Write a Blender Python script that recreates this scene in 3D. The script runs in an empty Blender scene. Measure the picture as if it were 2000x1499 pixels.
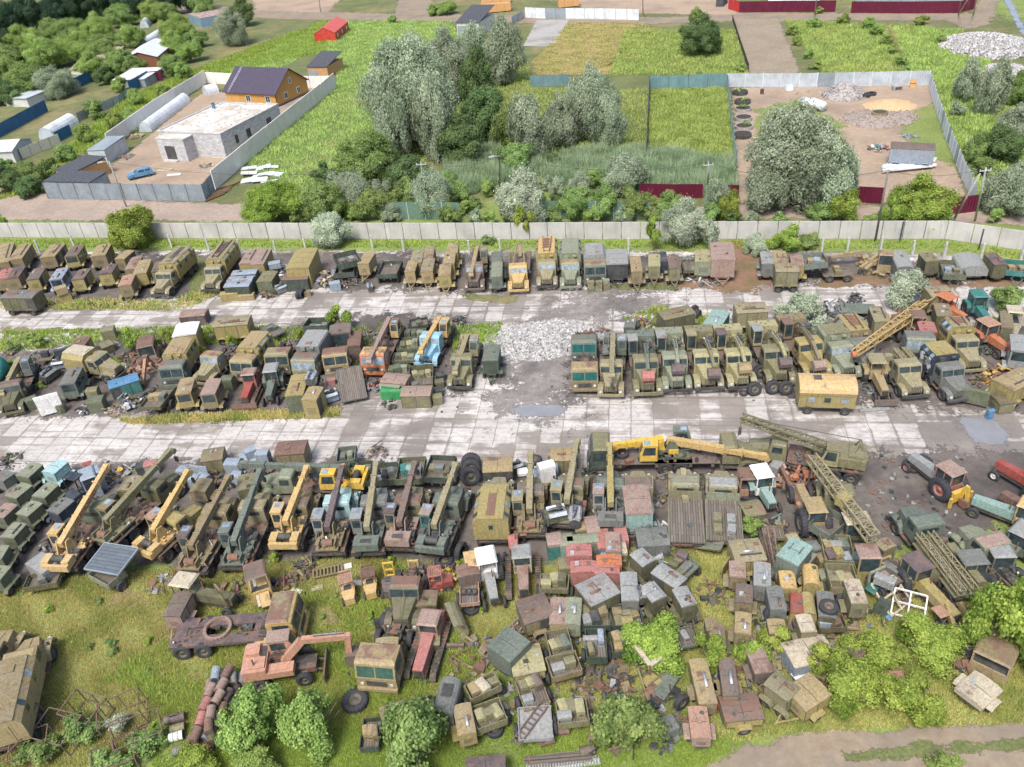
import bpy,math,random
import numpy as np
from math import cos,sin
from mathutils import Vector,Matrix
S=bpy.context.scene
COL=S.collection
R=random.Random(11);RU=R.uniform
NP=np.random.default_rng(5)
PI=math.pi
# ------------------------------------------------------------------ camera (drone, 46 m up)
FPX,CX,CY,CAMH=1618.0,1000.0,749.5,46.0
_up=-Vector((1230-CX,-(3130-CY),-FPX)).normalized()      # world up seen from the camera
_f=Vector((0,0,-1));_yc=(_f-_up*_f.dot(_up)).normalized();_xc=_yc.cross(_up)
M=Matrix((_xc,_yc,_up))
cam=bpy.data.objects.new('camera',bpy.data.cameras.new('camera'));COL.objects.link(cam)
cam.data.sensor_width=36;cam.data.lens=FPX/2000*36;cam.data.clip_end=3000;cam.data.clip_start=0.5
cam.matrix_world=Matrix.Translation((0,0,CAMH)) @ M.to_4x4()
S.camera=cam
# ------------------------------------------------------------------ overcast daylight
SUN_EL,SUN_AZ=math.radians(57),math.radians(-155)            # azimuth from +Y towards +X
W=bpy.data.worlds.new('World');S.world=W;W.use_nodes=True
_n=W.node_tree;_n.nodes.clear()
_o=_n.nodes.new('ShaderNodeOutputWorld');_b=_n.nodes.new('ShaderNodeBackground');_s=_n.nodes.new('ShaderNodeTexSky')
_s.sky_type='NISHITA';_s.sun_disc=False;_s.sun_elevation=SUN_EL;_s.sun_rotation=SUN_AZ
_s.air_density=1.0;_s.dust_density=4.0;_s.ozone_density=1.0
_b.inputs[1].default_value=0.115
_n.links.new(_s.outputs[0],_b.inputs[0]);_n.links.new(_b.outputs[0],_o.inputs[0])
sun=bpy.data.objects.new('sun',bpy.data.lights.new('sun','SUN'));COL.objects.link(sun)
sun.data.energy=1.9;sun.data.angle=math.radians(16);sun.data.color=(1,.96,.9)
_sd=Vector((sin(SUN_AZ)*cos(SUN_EL),cos(SUN_AZ)*cos(SUN_EL),sin(SUN_EL)))
sun.rotation_euler=_sd.to_track_quat('Z','Y').to_euler()
S.view_settings.view_transform='Standard';S.view_settings.look='None'
S.view_settings.exposure=1.05;S.view_settings.gamma=1
S.cycles.max_bounces=5;S.cycles.diffuse_bounces=3;S.cycles.transparent_max_bounces=8
def G(px,py,z=0.0):
 """point of the plane at height z seen at a pixel of the 2000 x 1499 survey picture"""
 d=M @ Vector((px-CX,-(py-CY),-FPX));t=(z-CAMH)/d.z
 return Vector((d.x*t,d.y*t,z))
def PPM(px,py):
 p=G(px,py);c=M.transposed() @ (p-Vector((0,0,CAMH)));return FPX/-c.z
def DEP(px,py):
 p=G(px,py);return math.atan2(CAMH,math.hypot(p.x,p.y))
# ------------------------------------------------------------------ materials
MATS={}
def nt(m):
 m.use_nodes=True;t=m.node_tree;return t,t.nodes['Principled BSDF']
def nd(t,k,**kw):
 n=t.nodes.new('ShaderNode'+k)
 for a,v in kw.items():setattr(n,a,v)
 return n
def mixc(t,fac,a,b,mode='MIX'):
 n=nd(t,'Mix',data_type='RGBA',blend_type=mode)
 for i,v in ((0,fac),(6,a),(7,b)):
  if isinstance(v,bpy.types.NodeSocket):t.links.new(v,n.inputs[i])
  elif i == 0:n.inputs[0].default_value=v
  else:n.inputs[i].default_value=(*v,1) if len(v) == 3 else v
 return n.outputs[2]
def ramp(t,src,a,b,va=0.0,vb=1.0):
 n=nd(t,'MapRange');t.links.new(src,n.inputs[0])
 for i,v in enumerate((a,b,va,vb)):n.inputs[i+1].default_value=v
 return n.outputs[0]
def noise(t,vec,scale,detail=4,rough=.55,dist=0.0):
 n=nd(t,'TexNoise');n.inputs['Scale'].default_value=scale;n.inputs['Detail'].default_value=detail
 n.inputs['Roughness'].default_value=rough;n.inputs['Distortion'].default_value=dist
 if vec is not None:t.links.new(vec,n.inputs['Vector'])
 return n.outputs[0]
def mth(t,op,a,b=None,clamp=False):
 n=nd(t,'Math',operation=op,use_clamp=clamp)
 for i,v in ((0,a),(1,b)):
  if v is None:continue
  if isinstance(v,bpy.types.NodeSocket):t.links.new(v,n.inputs[i])
  else:n.inputs[i].default_value=v
 return n.outputs[0]
def mapv(t,vec,scale=(1,1,1),rot=(0,0,0),loc=(0,0,0)):
 n=nd(t,'Mapping');t.links.new(vec,n.inputs[0]);n.inputs[1].default_value=loc
 n.inputs[2].default_value=rot;n.inputs[3].default_value=scale
 return n.outputs[0]
def objvec(t):
 """object coordinates shifted by a random amount per object"""
 tc=nd(t,'TexCoord');oi=nd(t,'ObjectInfo');v=nd(t,'VectorMath',operation='MULTIPLY_ADD')
 t.links.new(oi.outputs['Random'],v.inputs[0]);v.inputs[1].default_value=(37,91,53);t.links.new(tc.outputs['Object'],v.inputs[2])
 return v.outputs[0],oi.outputs['Random']
RUST=(.17,.075,.045)
def paint(col,rust=.25,rough=.62,roof=.15):
 """weathered paint: chalky patches, dirt runs and rust blooms (more on faces that hold rain)"""
 key=('p',tuple(round(c,3) for c in col),rust,roof)
 if key in MATS:return MATS[key]
 m=bpy.data.materials.new('weathered_paint');t,b=nt(m);v,rn=objvec(t)
 n1=noise(t,v,.9,7,.62);n2=noise(t,v,5,5,.6);n3=noise(t,mapv(t,v,(5,5,.5)),1.6,4)
 geo=nd(t,'NewGeometry');sx=nd(t,'SeparateXYZ');t.links.new(geo.outputs['Normal'],sx.inputs[0])
 up=ramp(t,sx.outputs[2],.5,.9,0,roof*.6)
 c=mixc(t,ramp(t,n2,.3,.72),tuple(x*.68 for x in col),tuple(min(x*1.22+.015,1) for x in col))
 c=mixc(t,ramp(t,n1,.42,.62,0,.5),c,tuple(x*.75+.09 for x in col))
 c=mixc(t,ramp(t,n3,.5,.75,0,.6),c,tuple(x*.38+.01 for x in col))
 n4=noise(t,v,13,3,.65);c=mixc(t,ramp(t,n4,.52,.68,0,.6),c,tuple(x*.35+.012 for x in col))
 c=mixc(t,ramp(t,n4,.46,.3,0,.35),c,tuple(min(1,x*1.25+.05) for x in col))
 thr=mth(t,'ADD',mth(t,'ADD',n1,mth(t,'MULTIPLY',n2,.45)),up)
 thr=mth(t,'ADD',thr,mth(t,'MULTIPLY',rn,.12))
 rc=mixc(t,n2,(.09,.052,.04),(.235,.145,.105))
 lo=1.165-rust*.46
 c=mixc(t,ramp(t,thr,lo,lo+.13),c,rc)
 t.links.new(c,b.inputs['Base Color']);b.inputs['Roughness'].default_value=rough;b.inputs['Specular IOR Level'].default_value=.3
 MATS[key]=m;return m
def plain(name,col,rough=.7,metal=0,var=.3,sc=4):
 key=(name,)
 if key in MATS:return MATS[key]
 m=bpy.data.materials.new(name);t,b=nt(m);v,rn=objvec(t);n=noise(t,v,sc,5,.6)
 c=mixc(t,ramp(t,n,.3,.7),tuple(x*(1-var) for x in col),tuple(min(1,x*(1+var)) for x in col))
 t.links.new(c,b.inputs['Base Color']);b.inputs['Roughness'].default_value=rough;b.inputs['Metallic'].default_value=metal
 MATS[key]=m;return m
GLASS=plain('dusty_glass',(.035,.05,.055),.12,0,.5,2)
GLASSB=plain('sky_blue_glass',(.20,.25,.29),.12,0,.5,2)
TYRE=plain('worn_tyre_rubber',(.035,.036,.042),.85,0,.4,6)
RIM=paint((.09,.085,.06),.5)
DARK=paint((.045,.045,.042),.35,.7)
CHASS=paint((.06,.055,.048),.75,.75,.1)
RUSTM=paint((.20,.10,.065),1.0,.85)
STEEL=plain('oily_steel',(.16,.165,.17),.45,.6,.6,5)
ALU=plain('bright_aluminium',(.5,.52,.55),.4,.5,.3,5)
LAMP=plain('lamp_glass',(.5,.5,.48),.2)
WOODG=None
def planks(name,a,b_,dirx=True,w=.18):
 key=(name,)
 if key in MATS:return MATS[key]
 m=bpy.data.materials.new(name);t,b=nt(m);v,rn=objvec(t)
 br=nd(t,'TexBrick');t.links.new(mapv(t,v,(1,1,1),(0,0,0 if dirx else PI/2)),br.inputs[0])
 br.inputs['Scale'].default_value=1;br.inputs['Brick Width'].default_value=2.4;br.inputs['Row Height'].default_value=w
 br.inputs['Mortar Size'].default_value=.018;br.inputs['Color1'].default_value=(*a,1);br.inputs['Color2'].default_value=(*b_,1)
 br.inputs['Mortar'].default_value=(.02,.018,.015,1)
 n=noise(t,mapv(t,v,(1,6,6) if dirx else (6,1,6)),2,5)
 c=mixc(t,ramp(t,n,.35,.7,0,.6),br.outputs[0],tuple(x*.45 for x in a))
 t.links.new(c,b.inputs['Base Color']);b.inputs['Roughness'].default_value=.85
 MATS[key]=m;return m
PLANKX=planks('grey_deck_planks',(.20,.175,.145),(.12,.10,.085))
PLANKG=planks('green_deck_planks',(.20,.22,.17),(.13,.145,.11))
K=dict(tan=(.36,.28,.14),tand=(.25,.20,.105),khaki=(.30,.265,.15),olive=(.125,.12,.058),olivel=(.215,.20,.105),
   yel=(.56,.39,.15),yelp=(.60,.42,.19),yelb=(.60,.39,.05),yelo=(.35,.285,.105),green=(.125,.145,.085),greenp=(.25,.275,.185),
   greend=(.05,.075,.05),greeng=(.14,.17,.135),grey=(.17,.18,.165),greyl=(.30,.31,.30),greyb=(.30,.36,.43),dark=(.045,.05,.05),
   rust=(.19,.11,.08),pink=(.34,.24,.195),red=(.34,.065,.045),redp=(.42,.17,.145),orange=(.50,.17,.07),brown=(.165,.125,.10),
   teal=(.04,.20,.18),tealp=(.26,.39,.35),cyan=(.38,.58,.58),sky=(.25,.47,.62),blue=(.09,.24,.42),navy=(.03,.045,.07),
   white=(.70,.70,.68),cream=(.52,.46,.34),lime=(.365,.34,.175),emer=(.03,.30,.09),salm=(.42,.25,.17),purp=(.13,.095,.095))
def pk(c,rust=.25,roof=.15):
 return c if not isinstance(c,str) else paint(tuple(x*(.8 if c not in ('white','sky','yelb') else .95) for x in K[c]),rust,.62,roof)
# ------------------------------------------------------------------ mesh helpers
class MB:
 def __init__(s):s.v=[];s.f=[]
 def add(s,vs,fs):
  o=len(s.v);s.v += [tuple(q) for q in vs];s.f += [tuple(i+o for i in f) for f in fs];return s
 def hexa(s,q):           # 4 bottom + 4 top
  return s.add(q,[(3,2,1,0),(4,5,6,7),(0,1,5,4),(1,2,6,5),(2,3,7,6),(3,0,4,7)])
 def bx(s,x0,x1,y0,y1,z0,z1):
  return s.hexa([(x0,y0,z0),(x1,y0,z0),(x1,y1,z0),(x0,y1,z0),(x0,y0,z1),(x1,y0,z1),(x1,y1,z1),(x0,y1,z1)])
 def box(s,c,d,rot=(0,0,0)):
  m=Matrix.Translation(c) @ (Matrix.Rotation(rot[2],4,'Z') @ Matrix.Rotation(rot[1],4,'Y') @ Matrix.Rotation(rot[0],4,'X'))
  h=[x/2 for x in d]
  q=[(-h[0],-h[1],-h[2]),(h[0],-h[1],-h[2]),(h[0],h[1],-h[2]),(-h[0],h[1],-h[2])]
  q += [(a,b,-c_) for a,b,c_ in q]
  return s.hexa([m @ Vector(p) for p in q])
 def poly(s,pts):return s.add(pts,[tuple(range(len(pts)))])
 def pry(s,pts,y0,y1,y0b=None,y1b=None):      # outline in XZ swept across y
  n=len(pts);v=[(x,y0,z) for x,z in pts]+[(x,y1,z) for x,z in pts]
  return s.add(v,[tuple(range(n)),tuple(range(2*n-1,n-1,-1))]+[(i,i+n,(i+1) % n+n,(i+1) % n) for i in range(n)])
 def prx(s,pts,x0,x1):      # outline in YZ swept along x
  n=len(pts);v=[(x0,y,z) for y,z in pts]+[(x1,y,z) for y,z in pts]
  return s.add(v,[tuple(range(n-1,-1,-1)),tuple(range(n,2*n))]+[(i,(i+1) % n,(i+1) % n+n,i+n) for i in range(n)])
 def cyl(s,a,b,r,n=8,r1=None):
  a=Vector(a);b=Vector(b);d=(b-a);r1=r if r1 is None else r1
  if d.length < 1e-6:return s
  q=d.to_track_quat('Z','Y');v=[]
  for p,rr in ((a,r),(b,r1)):
   for i in range(n):
    t=2*PI*i/n;v.append(p+q @ Vector((rr*cos(t),rr*sin(t),0)))
  return s.add(v,[tuple(range(n-1,-1,-1)),tuple(range(n,2*n))]+[(i,(i+1) % n,(i+1) % n+n,i+n) for i in range(n)])
 def bar(s,a,b,w,h=None):
  a=Vector(a);b=Vector(b);d=b-a;h=h or w
  if d.length < 1e-6:return s
  d.normalize();sd=d.cross(Vector((0,0,1)))
  if sd.length < 1e-3:sd=Vector((1,0,0))
  sd.normalize();u=sd.cross(d)
  q=[]
  for p in (a,b):
   q += [p-sd*w/2-u*h/2,p+sd*w/2-u*h/2,p+sd*w/2+u*h/2,p-sd*w/2+u*h/2]
  return s.hexa(q)
 def tube(s,pts,r,n=6):
  for a,b in zip(pts[:-1],pts[1:]):s.cyl(a,b,r,n)
  return s
 def lattice(s,a,b,w0,w1,n,t=.07,flat=False):
  a=Vector(a);b=Vector(b);d=(b-a).normalized();sd=d.cross(Vector((0,0,1))).normalized();u=sd.cross(d)
  def ring(k):
   p=a.lerp(b,k/n);w=(w0+(w1-w0)*k/n)/2
   return [p-sd*w-u*w,p+sd*w-u*w,p+sd*w+u*w,p-sd*w+u*w]
  rs=[ring(k) for k in range(n+1)]
  for i in range(4):s.bar(rs[0][i],rs[-1][i],t*1.3)
  for k in range(n):
   for i in range(4):
    j=(i+1) % 4
    s.bar(rs[k][i] if k % 2 else rs[k][j],rs[k+1][j] if k % 2 else rs[k+1][i],t*.7)
   s.bar(rs[k][0],rs[k][1],t*.7);s.bar(rs[k][2],rs[k][3],t*.7)
  return s
MESHC={}
def mesh(name,mb,mat,smooth=False):
 me=bpy.data.meshes.new(name);me.from_pydata(mb.v,[],mb.f);me.materials.append(mat)
 if smooth:me.polygons.foreach_set('use_smooth',[True]*len(me.polygons))
 me.validate();return me
def P(name,mb,mat,par=None,smooth=False,label=None):
 o=bpy.data.objects.new(name,mb if isinstance(mb,bpy.types.Mesh) else mesh(name,mb,mat,smooth));COL.objects.link(o)
 if par is not None:o.parent=par
 if label:o['label']=label
 return o
def tag(o,label,cat,group=None,kind=None):
 if kind:o['kind']=kind
 if label:o['label']=label
 if cat:o['category']=cat
 if group:o['group']=group
 return o
def E(name,label,cat,loc=(0,0,0),rz=0,group=None):
 o=bpy.data.objects.new(name,None);COL.objects.link(o);o.location=loc;o.rotation_euler=(0,0,rz)
 o.empty_display_size=.3
 return tag(o,label,cat,group)
def win(par,pts,mat=None,name='window'):
 return P(name,MB().poly(pts),mat or GLASS,par)
def _lathe(prof,n=20):
 mb=MB();k=len(prof);v=[]
 for i in range(n):
  a=2*PI*i/n
  for r,y in prof:v.append((r*cos(a),y,r*sin(a)))
 f=[(i*k+j,i*k+j+1,((i+1) % n)*k+j+1,((i+1) % n)*k+j) for i in range(n) for j in range(k-1)]
 return mb.add(v,f)
TYRE_ME=mesh('tyre',_lathe([(.52,-.22),(.60,-.27),(.90,-.27),(.985,-.2),(1,0),(.985,.2),(.90,.27),(.60,.27),(.52,.22)]),TYRE,True)
_lug=MB()
for i in range(22):
 a=2*PI*i/22
 for sgn in (-1,1):_lug.box((1.0*cos(a+.07*sgn),.13*sgn,1.0*sin(a+.07*sgn)),(.05,.24,.10),(0,-a,0))
LUG_ME=mesh('tread',_lug,TYRE)
RIM_ME=mesh('rim',_lathe([(.56,-.2),(.50,-.12),(.28,-.05),(.22,-.16),(.0,-.17)]).add(*(lambda q:(q.v,q.f))(_lathe([(.56,.2),(.50,.12),(.28,.05),(.22,.16),(.0,.17)]))),RIM,True)
RIMS={}
def wheel(par,x,y,r=.55,z=None,rimmat=None,w=1.0,name='wheel',lug=False):
 o=P(name,TYRE_ME,None,par);o.location=(x,y,r if z is None else z);o.scale=(r,r*w,r)
 o.rotation_euler=(0,RU(0,6),0)
 rm=RIM_ME
 if rimmat is not None:
  if rimmat.name not in RIMS:
   RIMS[rimmat.name]=RIM_ME.copy();RIMS[rimmat.name].materials[0]=rimmat
  rm=RIMS[rimmat.name]
 P('rim',rm,None,o)
 if lug:P('tread',LUG_ME,None,o)
 return o
def ends(a,b):
 """front and back survey points -> ground middle, heading, length"""
 p=G(*a);q=G(*b);d=Vector((p.x-q.x,p.y-q.y));return Vector(((p.x+q.x)/2,(p.y+q.y)/2,0)),math.atan2(d.y,d.x),d.length
# ------------------------------------------------------------------ vehicles
def wpx(w,n):
 return w/PPM(*n[:2]) if w > 6 else w
def bt(label,n,f,w=1.6,zt=2.15,col='tan',roof=None,wheels=0,bar=0,h=None,ex='',rust=.3,name=None,cat=None,group=None,
  panels=True,rnd=0.0,fend=True,side='x',rz=0,z0=0,frame=None):
 """box body (generator trailer, cabinet, van body): n / f = middle of its near / far roof edge"""
 a=(n[0],n[1],zt);b=(f[0],f[1],zt);c,hd,L=ends(a,b);w=wpx(w,n)*1.12;L=max(L,.4)+.1
 gap=.72 if wheels else .06
 h=h or zt-gap;zb=zt-h
 name=name or ('generator_trailer' if wheels else 'equipment_box')
 T=E(name,label,cat or ('trailer' if wheels else 'metal box'),(c.x,c.y,z0),hd+rz,group)
 m=pk(col,rust);rm=pk(roof,rust+.18,.2) if roof else pk(col,rust+.12,.2)
 hx,hy=L/2,w/2
 if rnd > 0:
  k=7;arc=[(-hy*cos(PI*i/k),zt-rnd+rnd*sin(PI*i/k)) for i in range(k+1)]
  B=P('body',MB().prx([(-hy,zb)]+arc[:1]+[(hy,zt-rnd),(hy,zb)][0:0]+arc[1:]+[(hy,zb)],-hx,hx),m,T)
  P('roof',MB().prx([(y*1.03,z+.02) for y,z in arc]+[(y*.97,z-.04) for y,z in arc[::-1]],-hx-.03,hx+.03),rm,T)
 else:
  B=P('body',MB().bx(-hx,hx,-hy,hy,zb,zt-.05),m,T)
  cr=.06+.03*w
  P('roof',MB().prx([(-hy-.04,zt-.07),(-hy-.02,zt),(-hy*.5,zt+cr*.8),(0,zt+cr),(hy*.5,zt+cr*.8),(hy+.02,zt),(hy+.04,zt-.07)],-hx-.04,hx+.04),rm,T)
 if panels:
  np_=max(1,round(L/1.15));sm=MB()
  for s in (-1,1):
   for i in range(np_+1):x=-hx+.03+(L-.06)*i/np_;sm.bx(x-.022,x+.022,*sorted((s*hy,s*(hy+.016))),zb+.02,zt-.08)
   sm.bx(-hx,hx,*sorted((s*hy,s*(hy+.014))),zt-.15,zt-.11)
  P('door_seams',sm,DARK,T)
  for s in (-1,1):
   for i in range(np_):
    x0=-hx+L*(i+.06)/np_;x1=-hx+L*(i+.94)/np_
    mm=MB().bx(x0,x1,s*hy-(.012),s*hy+.012,zb+h*.1,zt-h*.13)
    P('side_door',mm,DARK if (R.random() < .2 and ex != 'clean') else m,T)
  for s in (-1,1):
   P('end_panel',MB().bx(s*hx-.012,s*hx+.012,-hy*.86,hy*.86,zb+h*.1,zt-h*.12),m,T)
   e=MB()
   for q in range(5):e.bx(s*hx-.02,s*hx+.02,-hy*.5,hy*.5,zb+h*(.25+.07*q),zb+h*(.27+.07*q))
   if L > 1.2:P('vent_grille',e,DARK,T)
 if not rnd and w > .9:
  rs=MB()
  for i in range(1,max(2,round(L/1.3))):x=-hx+L*i/max(2,round(L/1.3));rs.prx([(-hy*.98,zt+.004),(-hy*.5,zt+cr*.8+.008),(0,zt+cr+.008),(hy*.5,zt+cr*.8+.008),(hy*.98,zt+.004),(hy*.98,zt),(0,zt+cr),(-hy*.98,zt)],x-.018,x+.018)
  P('roof_seam',rs,DARK,T)
  for i in range(R.randint(0,2)):
   x,y=RU(-.4,.4)*L,RU(-.3,.3)*w
   P('vent_cap',MB().cyl((x,y,zt),(x,y,zt+cr+.1),.1,8) if R.random() < .5 else MB().box((x,y,zt+cr),(.34,.28,.1)),R.choice((m,DARK,ALU,RUSTM)),T)
 if 'p' in ex:    # exhaust pipe along the roof
  x=RU(-.25,.1)*L;mb=MB().cyl((x,.12*w,zt+.16),(x+.34*L,.12*w,zt+.16),.09,8).cyl((x+.05,.12*w,zt),(x+.05,.12*w,zt+.2),.05,6)
  P('exhaust_pipe',mb,ALU if 'w' in ex else (DARK if 'd' in ex else RUSTM),T,True)
 if 's' in ex:    # strip / ladder rack
  P('roof_rail',MB().bx(-L*.42,L*.3,hy*.5-.06,hy*.5+.07,zt+.04,zt+.15),DARK,T)
 if 'h' in ex:    # filler hole
  x=RU(-.3,.3)*L;P('filler_hole',MB().cyl((x,.2*w,zt+.05),(x,.2*w,zt+.1),.14,10),DARK,T)
 if 'c' in ex:
  P('roof_vent',MB().box((RU(-.2,.2)*L,0,zt+.12),(.3,.24,.16)),m,T)
 if 'o' in ex:    # open roof hatch
  P('open_hatch',MB().bx(-L*.28,L*.1,-hy*.5,hy*.5,zt+.075,zt+.09),DARK,T)
 if 'g' in ex:    # glazed cab-like box
  for s in (-1,1):
   for i in (0,1):
    x0=-hx+L*(.12+.42*i);win(T,[(x0,s*(hy+.02),zb+h*.45),(x0+L*.34,s*(hy+.02),zb+h*.45),(x0+L*.34,s*(hy+.02),zt-.15),(x0,s*(hy+.02),zt-.15)])
  for s in (-1,1):win(T,[(s*(hx+.025),-hy*.8,zb+h*.45),(s*(hx+.025),hy*.8,zb+h*.45),(s*(hx+.025),hy*.8,zt-.15),(s*(hx+.025),-hy*.8,zt-.15)])
 if wheels:
  P('chassis',MB().bx(-hx*1.02,hx*1.02,-hy*.55,hy*.55,.55,zb).bx(-hx*.9,hx*.9,-hy*.98,hy*.98,zb-.08,zb-.005),CHASS,T)
  xs=[0] if wheels == 2 else [-hx*.66,hx*.66]
  for x in xs:
   for s in (-1,1):
    wheel(T,x,s*(hy+.02),.42)
    if fend:P('fender',MB().pry([(x-.55,.72),(x-.38,.96),(x+.38,.96),(x+.55,.72),(x+.5,.72),(x+.34,.92),(x-.34,.92),(x-.5,.72)],s*(hy+.01),s*(hy+.38)),m,T)
 if bar:
  s=1 if bar > 0 else -1;mb=MB()
  for q in (-1,1):mb.bar((s*hx,q*hy*.6,.62),(s*(hx+1.25),0,.5),.09)
  mb.bar((s*(hx+.55),-hy*.3,.57),(s*(hx+.55),hy*.3,.57),.07);mb.cyl((s*(hx+1.25),0,.5),(s*(hx+1.5),0,.5),.07,6)
  P('drawbar',mb,pk(col,.5),T)
 return T,c,hd,L,w
def clutter(T,x0,x1,y0,y1,z,n,mats,name='deck_machinery',h=.5):
 for mt in mats:
  mb=MB()
  for i in range(n):
   x,y=RU(x0,x1),RU(y0,y1);q=R.random();s=RU(.1,.38)
   if q < .5:mb.box((x,y,z+s*.4),(s*RU(.6,1.8),s,s*RU(.4,1.3)),(0,0,R.choice((0,0,.4,1.57))))
   elif q < .75:mb.cyl((x,y,z+.05),(x+RU(-.4,.4),y+RU(-.4,.4),z+RU(.1,h)),RU(.04,.13),7)
   else:mb.tube([(x,y,z),(x+RU(-.3,.3),y,z+h*.8),(x+RU(-.6,.6),y+RU(-.3,.3),z+.1)],.03,5)
  P(name,mb,mt,T)
def crate(label,x,y,z,d,rz,col,group=None,lid=None,rust=.25,name='metal_case'):
 T=E(name,label,'metal box',(x,y,z),rz,group);m=pk(col,rust)
 P('body',MB().bx(-d[0]/2,d[0]/2,-d[1]/2,d[1]/2,0,d[2]*.8),m,T)
 P('lid',MB().prx([(-d[1]/2-.02,d[2]*.8),(-d[1]/2,d[2]*.94),(-d[1]/4,d[2]),(d[1]/4,d[2]),(d[1]/2,d[2]*.94),(d[1]/2+.02,d[2]*.8)],-d[0]/2-.02,d[0]/2+.02),pk(lid,rust) if lid else m,T)
 hnd=MB()
 for s in (-1,1):hnd.bar((s*(d[0]/2+.03),-.12,d[2]*.5),(s*(d[0]/2+.03),.12,d[2]*.5),.04)
 P('handle',hnd,DARK,T)
 return T
def cpx(label,px,py,z,d,deg,col,**k):
 p=G(px,py,z+d[2]);return crate(label,p.x,p.y,z,d,math.radians(deg),col,**k)
CNAME=dict(tan='tan',tand='dull tan',khaki='khaki',olive='olive',olivel='light olive',yel='yellow',yelp='pale yellow',yelo='mustard',green='green',greenp='pale green',greend='dark green',greeng='grey green',
    grey='grey',greyl='light grey',greyb='blue grey',dark='black',rust='rusty',pink='pink brown',red='red',redp='faded red',orange='orange',brown='brown',teal='teal',tealp='pale teal',cyan='pale cyan',sky='sky blue',white='white',cream='cream',lime='lime',salm='salmon',emer='bright green',navy='navy',blue='blue',purp='purple brown',yelb='bright yellow',yelo_='mustard')
def cb(label,n,f,w=2.2,zt=1.5,sh=.55,col='green',load=(),short='',wheels=4,bar=0,floor=None,rust=.3,name='cargo_trailer',cat='trailer',tilt=(0,0),rails=False,z0=0,group=None,noback=False):
 """open cargo body; load = colours of cases lying in it (each one a thing of its own)"""
 a=(n[0],n[1],zt);b=(f[0],f[1],zt);c,hd,L=ends(a,b);w=wpx(w,n);L=max(L,.8)
 T=E(name,label,cat,(c.x,c.y,z0),hd,group);T.rotation_euler=(math.radians(tilt[0]),math.radians(tilt[1]),hd)
 m=pk(col,rust);hx,hy=L/2,w/2;zf=zt-sh
 P('floor',MB().bx(-hx,hx,-hy,hy,zf-.1,zf),floor or PLANKX,T)
 for s in (-1,1):
  if rails:
   mb=MB()
   for z in (zf+.05,zf+sh*.55,zt-.04):mb.bx(-hx,hx,s*hy-.03,s*hy+.03,z-.05,z+.05)
   for x in np.linspace(-hx+.05,hx-.05,5):mb.bx(x-.03,x+.03,s*hy-.035,s*hy+.035,zf,zt)
   P('side_rail',mb,m,T)
  else:
   mb=MB().bx(-hx,hx,s*hy-.03,s*hy+.03,zf-.08,zt)
   for x in np.linspace(-hx+.08,hx-.08,max(3,int(L/.9))):mb.bx(x-.04,x+.04,s*(hy+.03),s*(hy+.065),zf-.08,zt+.01)
   P('side_board',mb,m,T)
  if noback and s < 0:continue
  P('end_board',MB().bx(s*hx-.028,s*hx+.028,-hy+.03,hy-.03,zf-.08,zt-.006).bx(s*hx+s*.028,s*hx+s*.05,-hy*.5,-hy*.42,zf,zt).bx(s*hx+s*.028,s*hx+s*.05,hy*.42,hy*.5,zf,zt),m,T)
 if wheels:
  P('chassis',MB().bx(-hx,hx,-hy*.4,-hy*.28,zf-.32,zf-.1).bx(-hx,hx,hy*.28,hy*.4,zf-.32,zf-.1),CHASS,T)
  for x in ([-hx*.6,hx*.6] if wheels == 4 else [0]):
   P('axle',MB().cyl((x,-hy*.8,.45),(x,hy*.8,.45),.07,6),CHASS,T)
   for s in (-1,1):wheel(T,x,s*(hy-.02 if wheels == 4 else hy+.2),.46)
 if bar:
  s=1 if bar > 0 else -1;mb=MB()
  for q in (-1,1):mb.bar((s*hx,q*hy*.5,.6),(s*(hx+1.2),0,.5),.08)
  P('drawbar',mb,m,T)
 k=len(load);ca,sa=cos(hd),sin(hd);seen={}
 for i,lc in enumerate(load):
  u=((i % 3)+.5)/min(3,k) if k > 1 else .5;v=(i // 3+.5)/max(1,(k+2) // 3)
  y=(u-.5)*w*.82;x=(v-.5)*L*.8+RU(-.1,.1)
  d=(RU(.55,.95),min(RU(.5,.75),w/3.4),RU(.35,.75))
  wx=c.x+ca*x-sa*y;wy=c.y+sa*x+ca*y
  seen[lc]=seen.get(lc,0)+1
  where=['','second ','third ','fourth '][seen[lc]-1]
  crate('%s%s metal case lying in the %s' % (where,CNAME.get(lc,lc),short or 'trailer'),wx,wy,z0+zf+.004,d,hd+R.choice((0,PI/2,.2)),lc,'metal cases lying in open trailers')
 return T,c,hd,L,w
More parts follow.
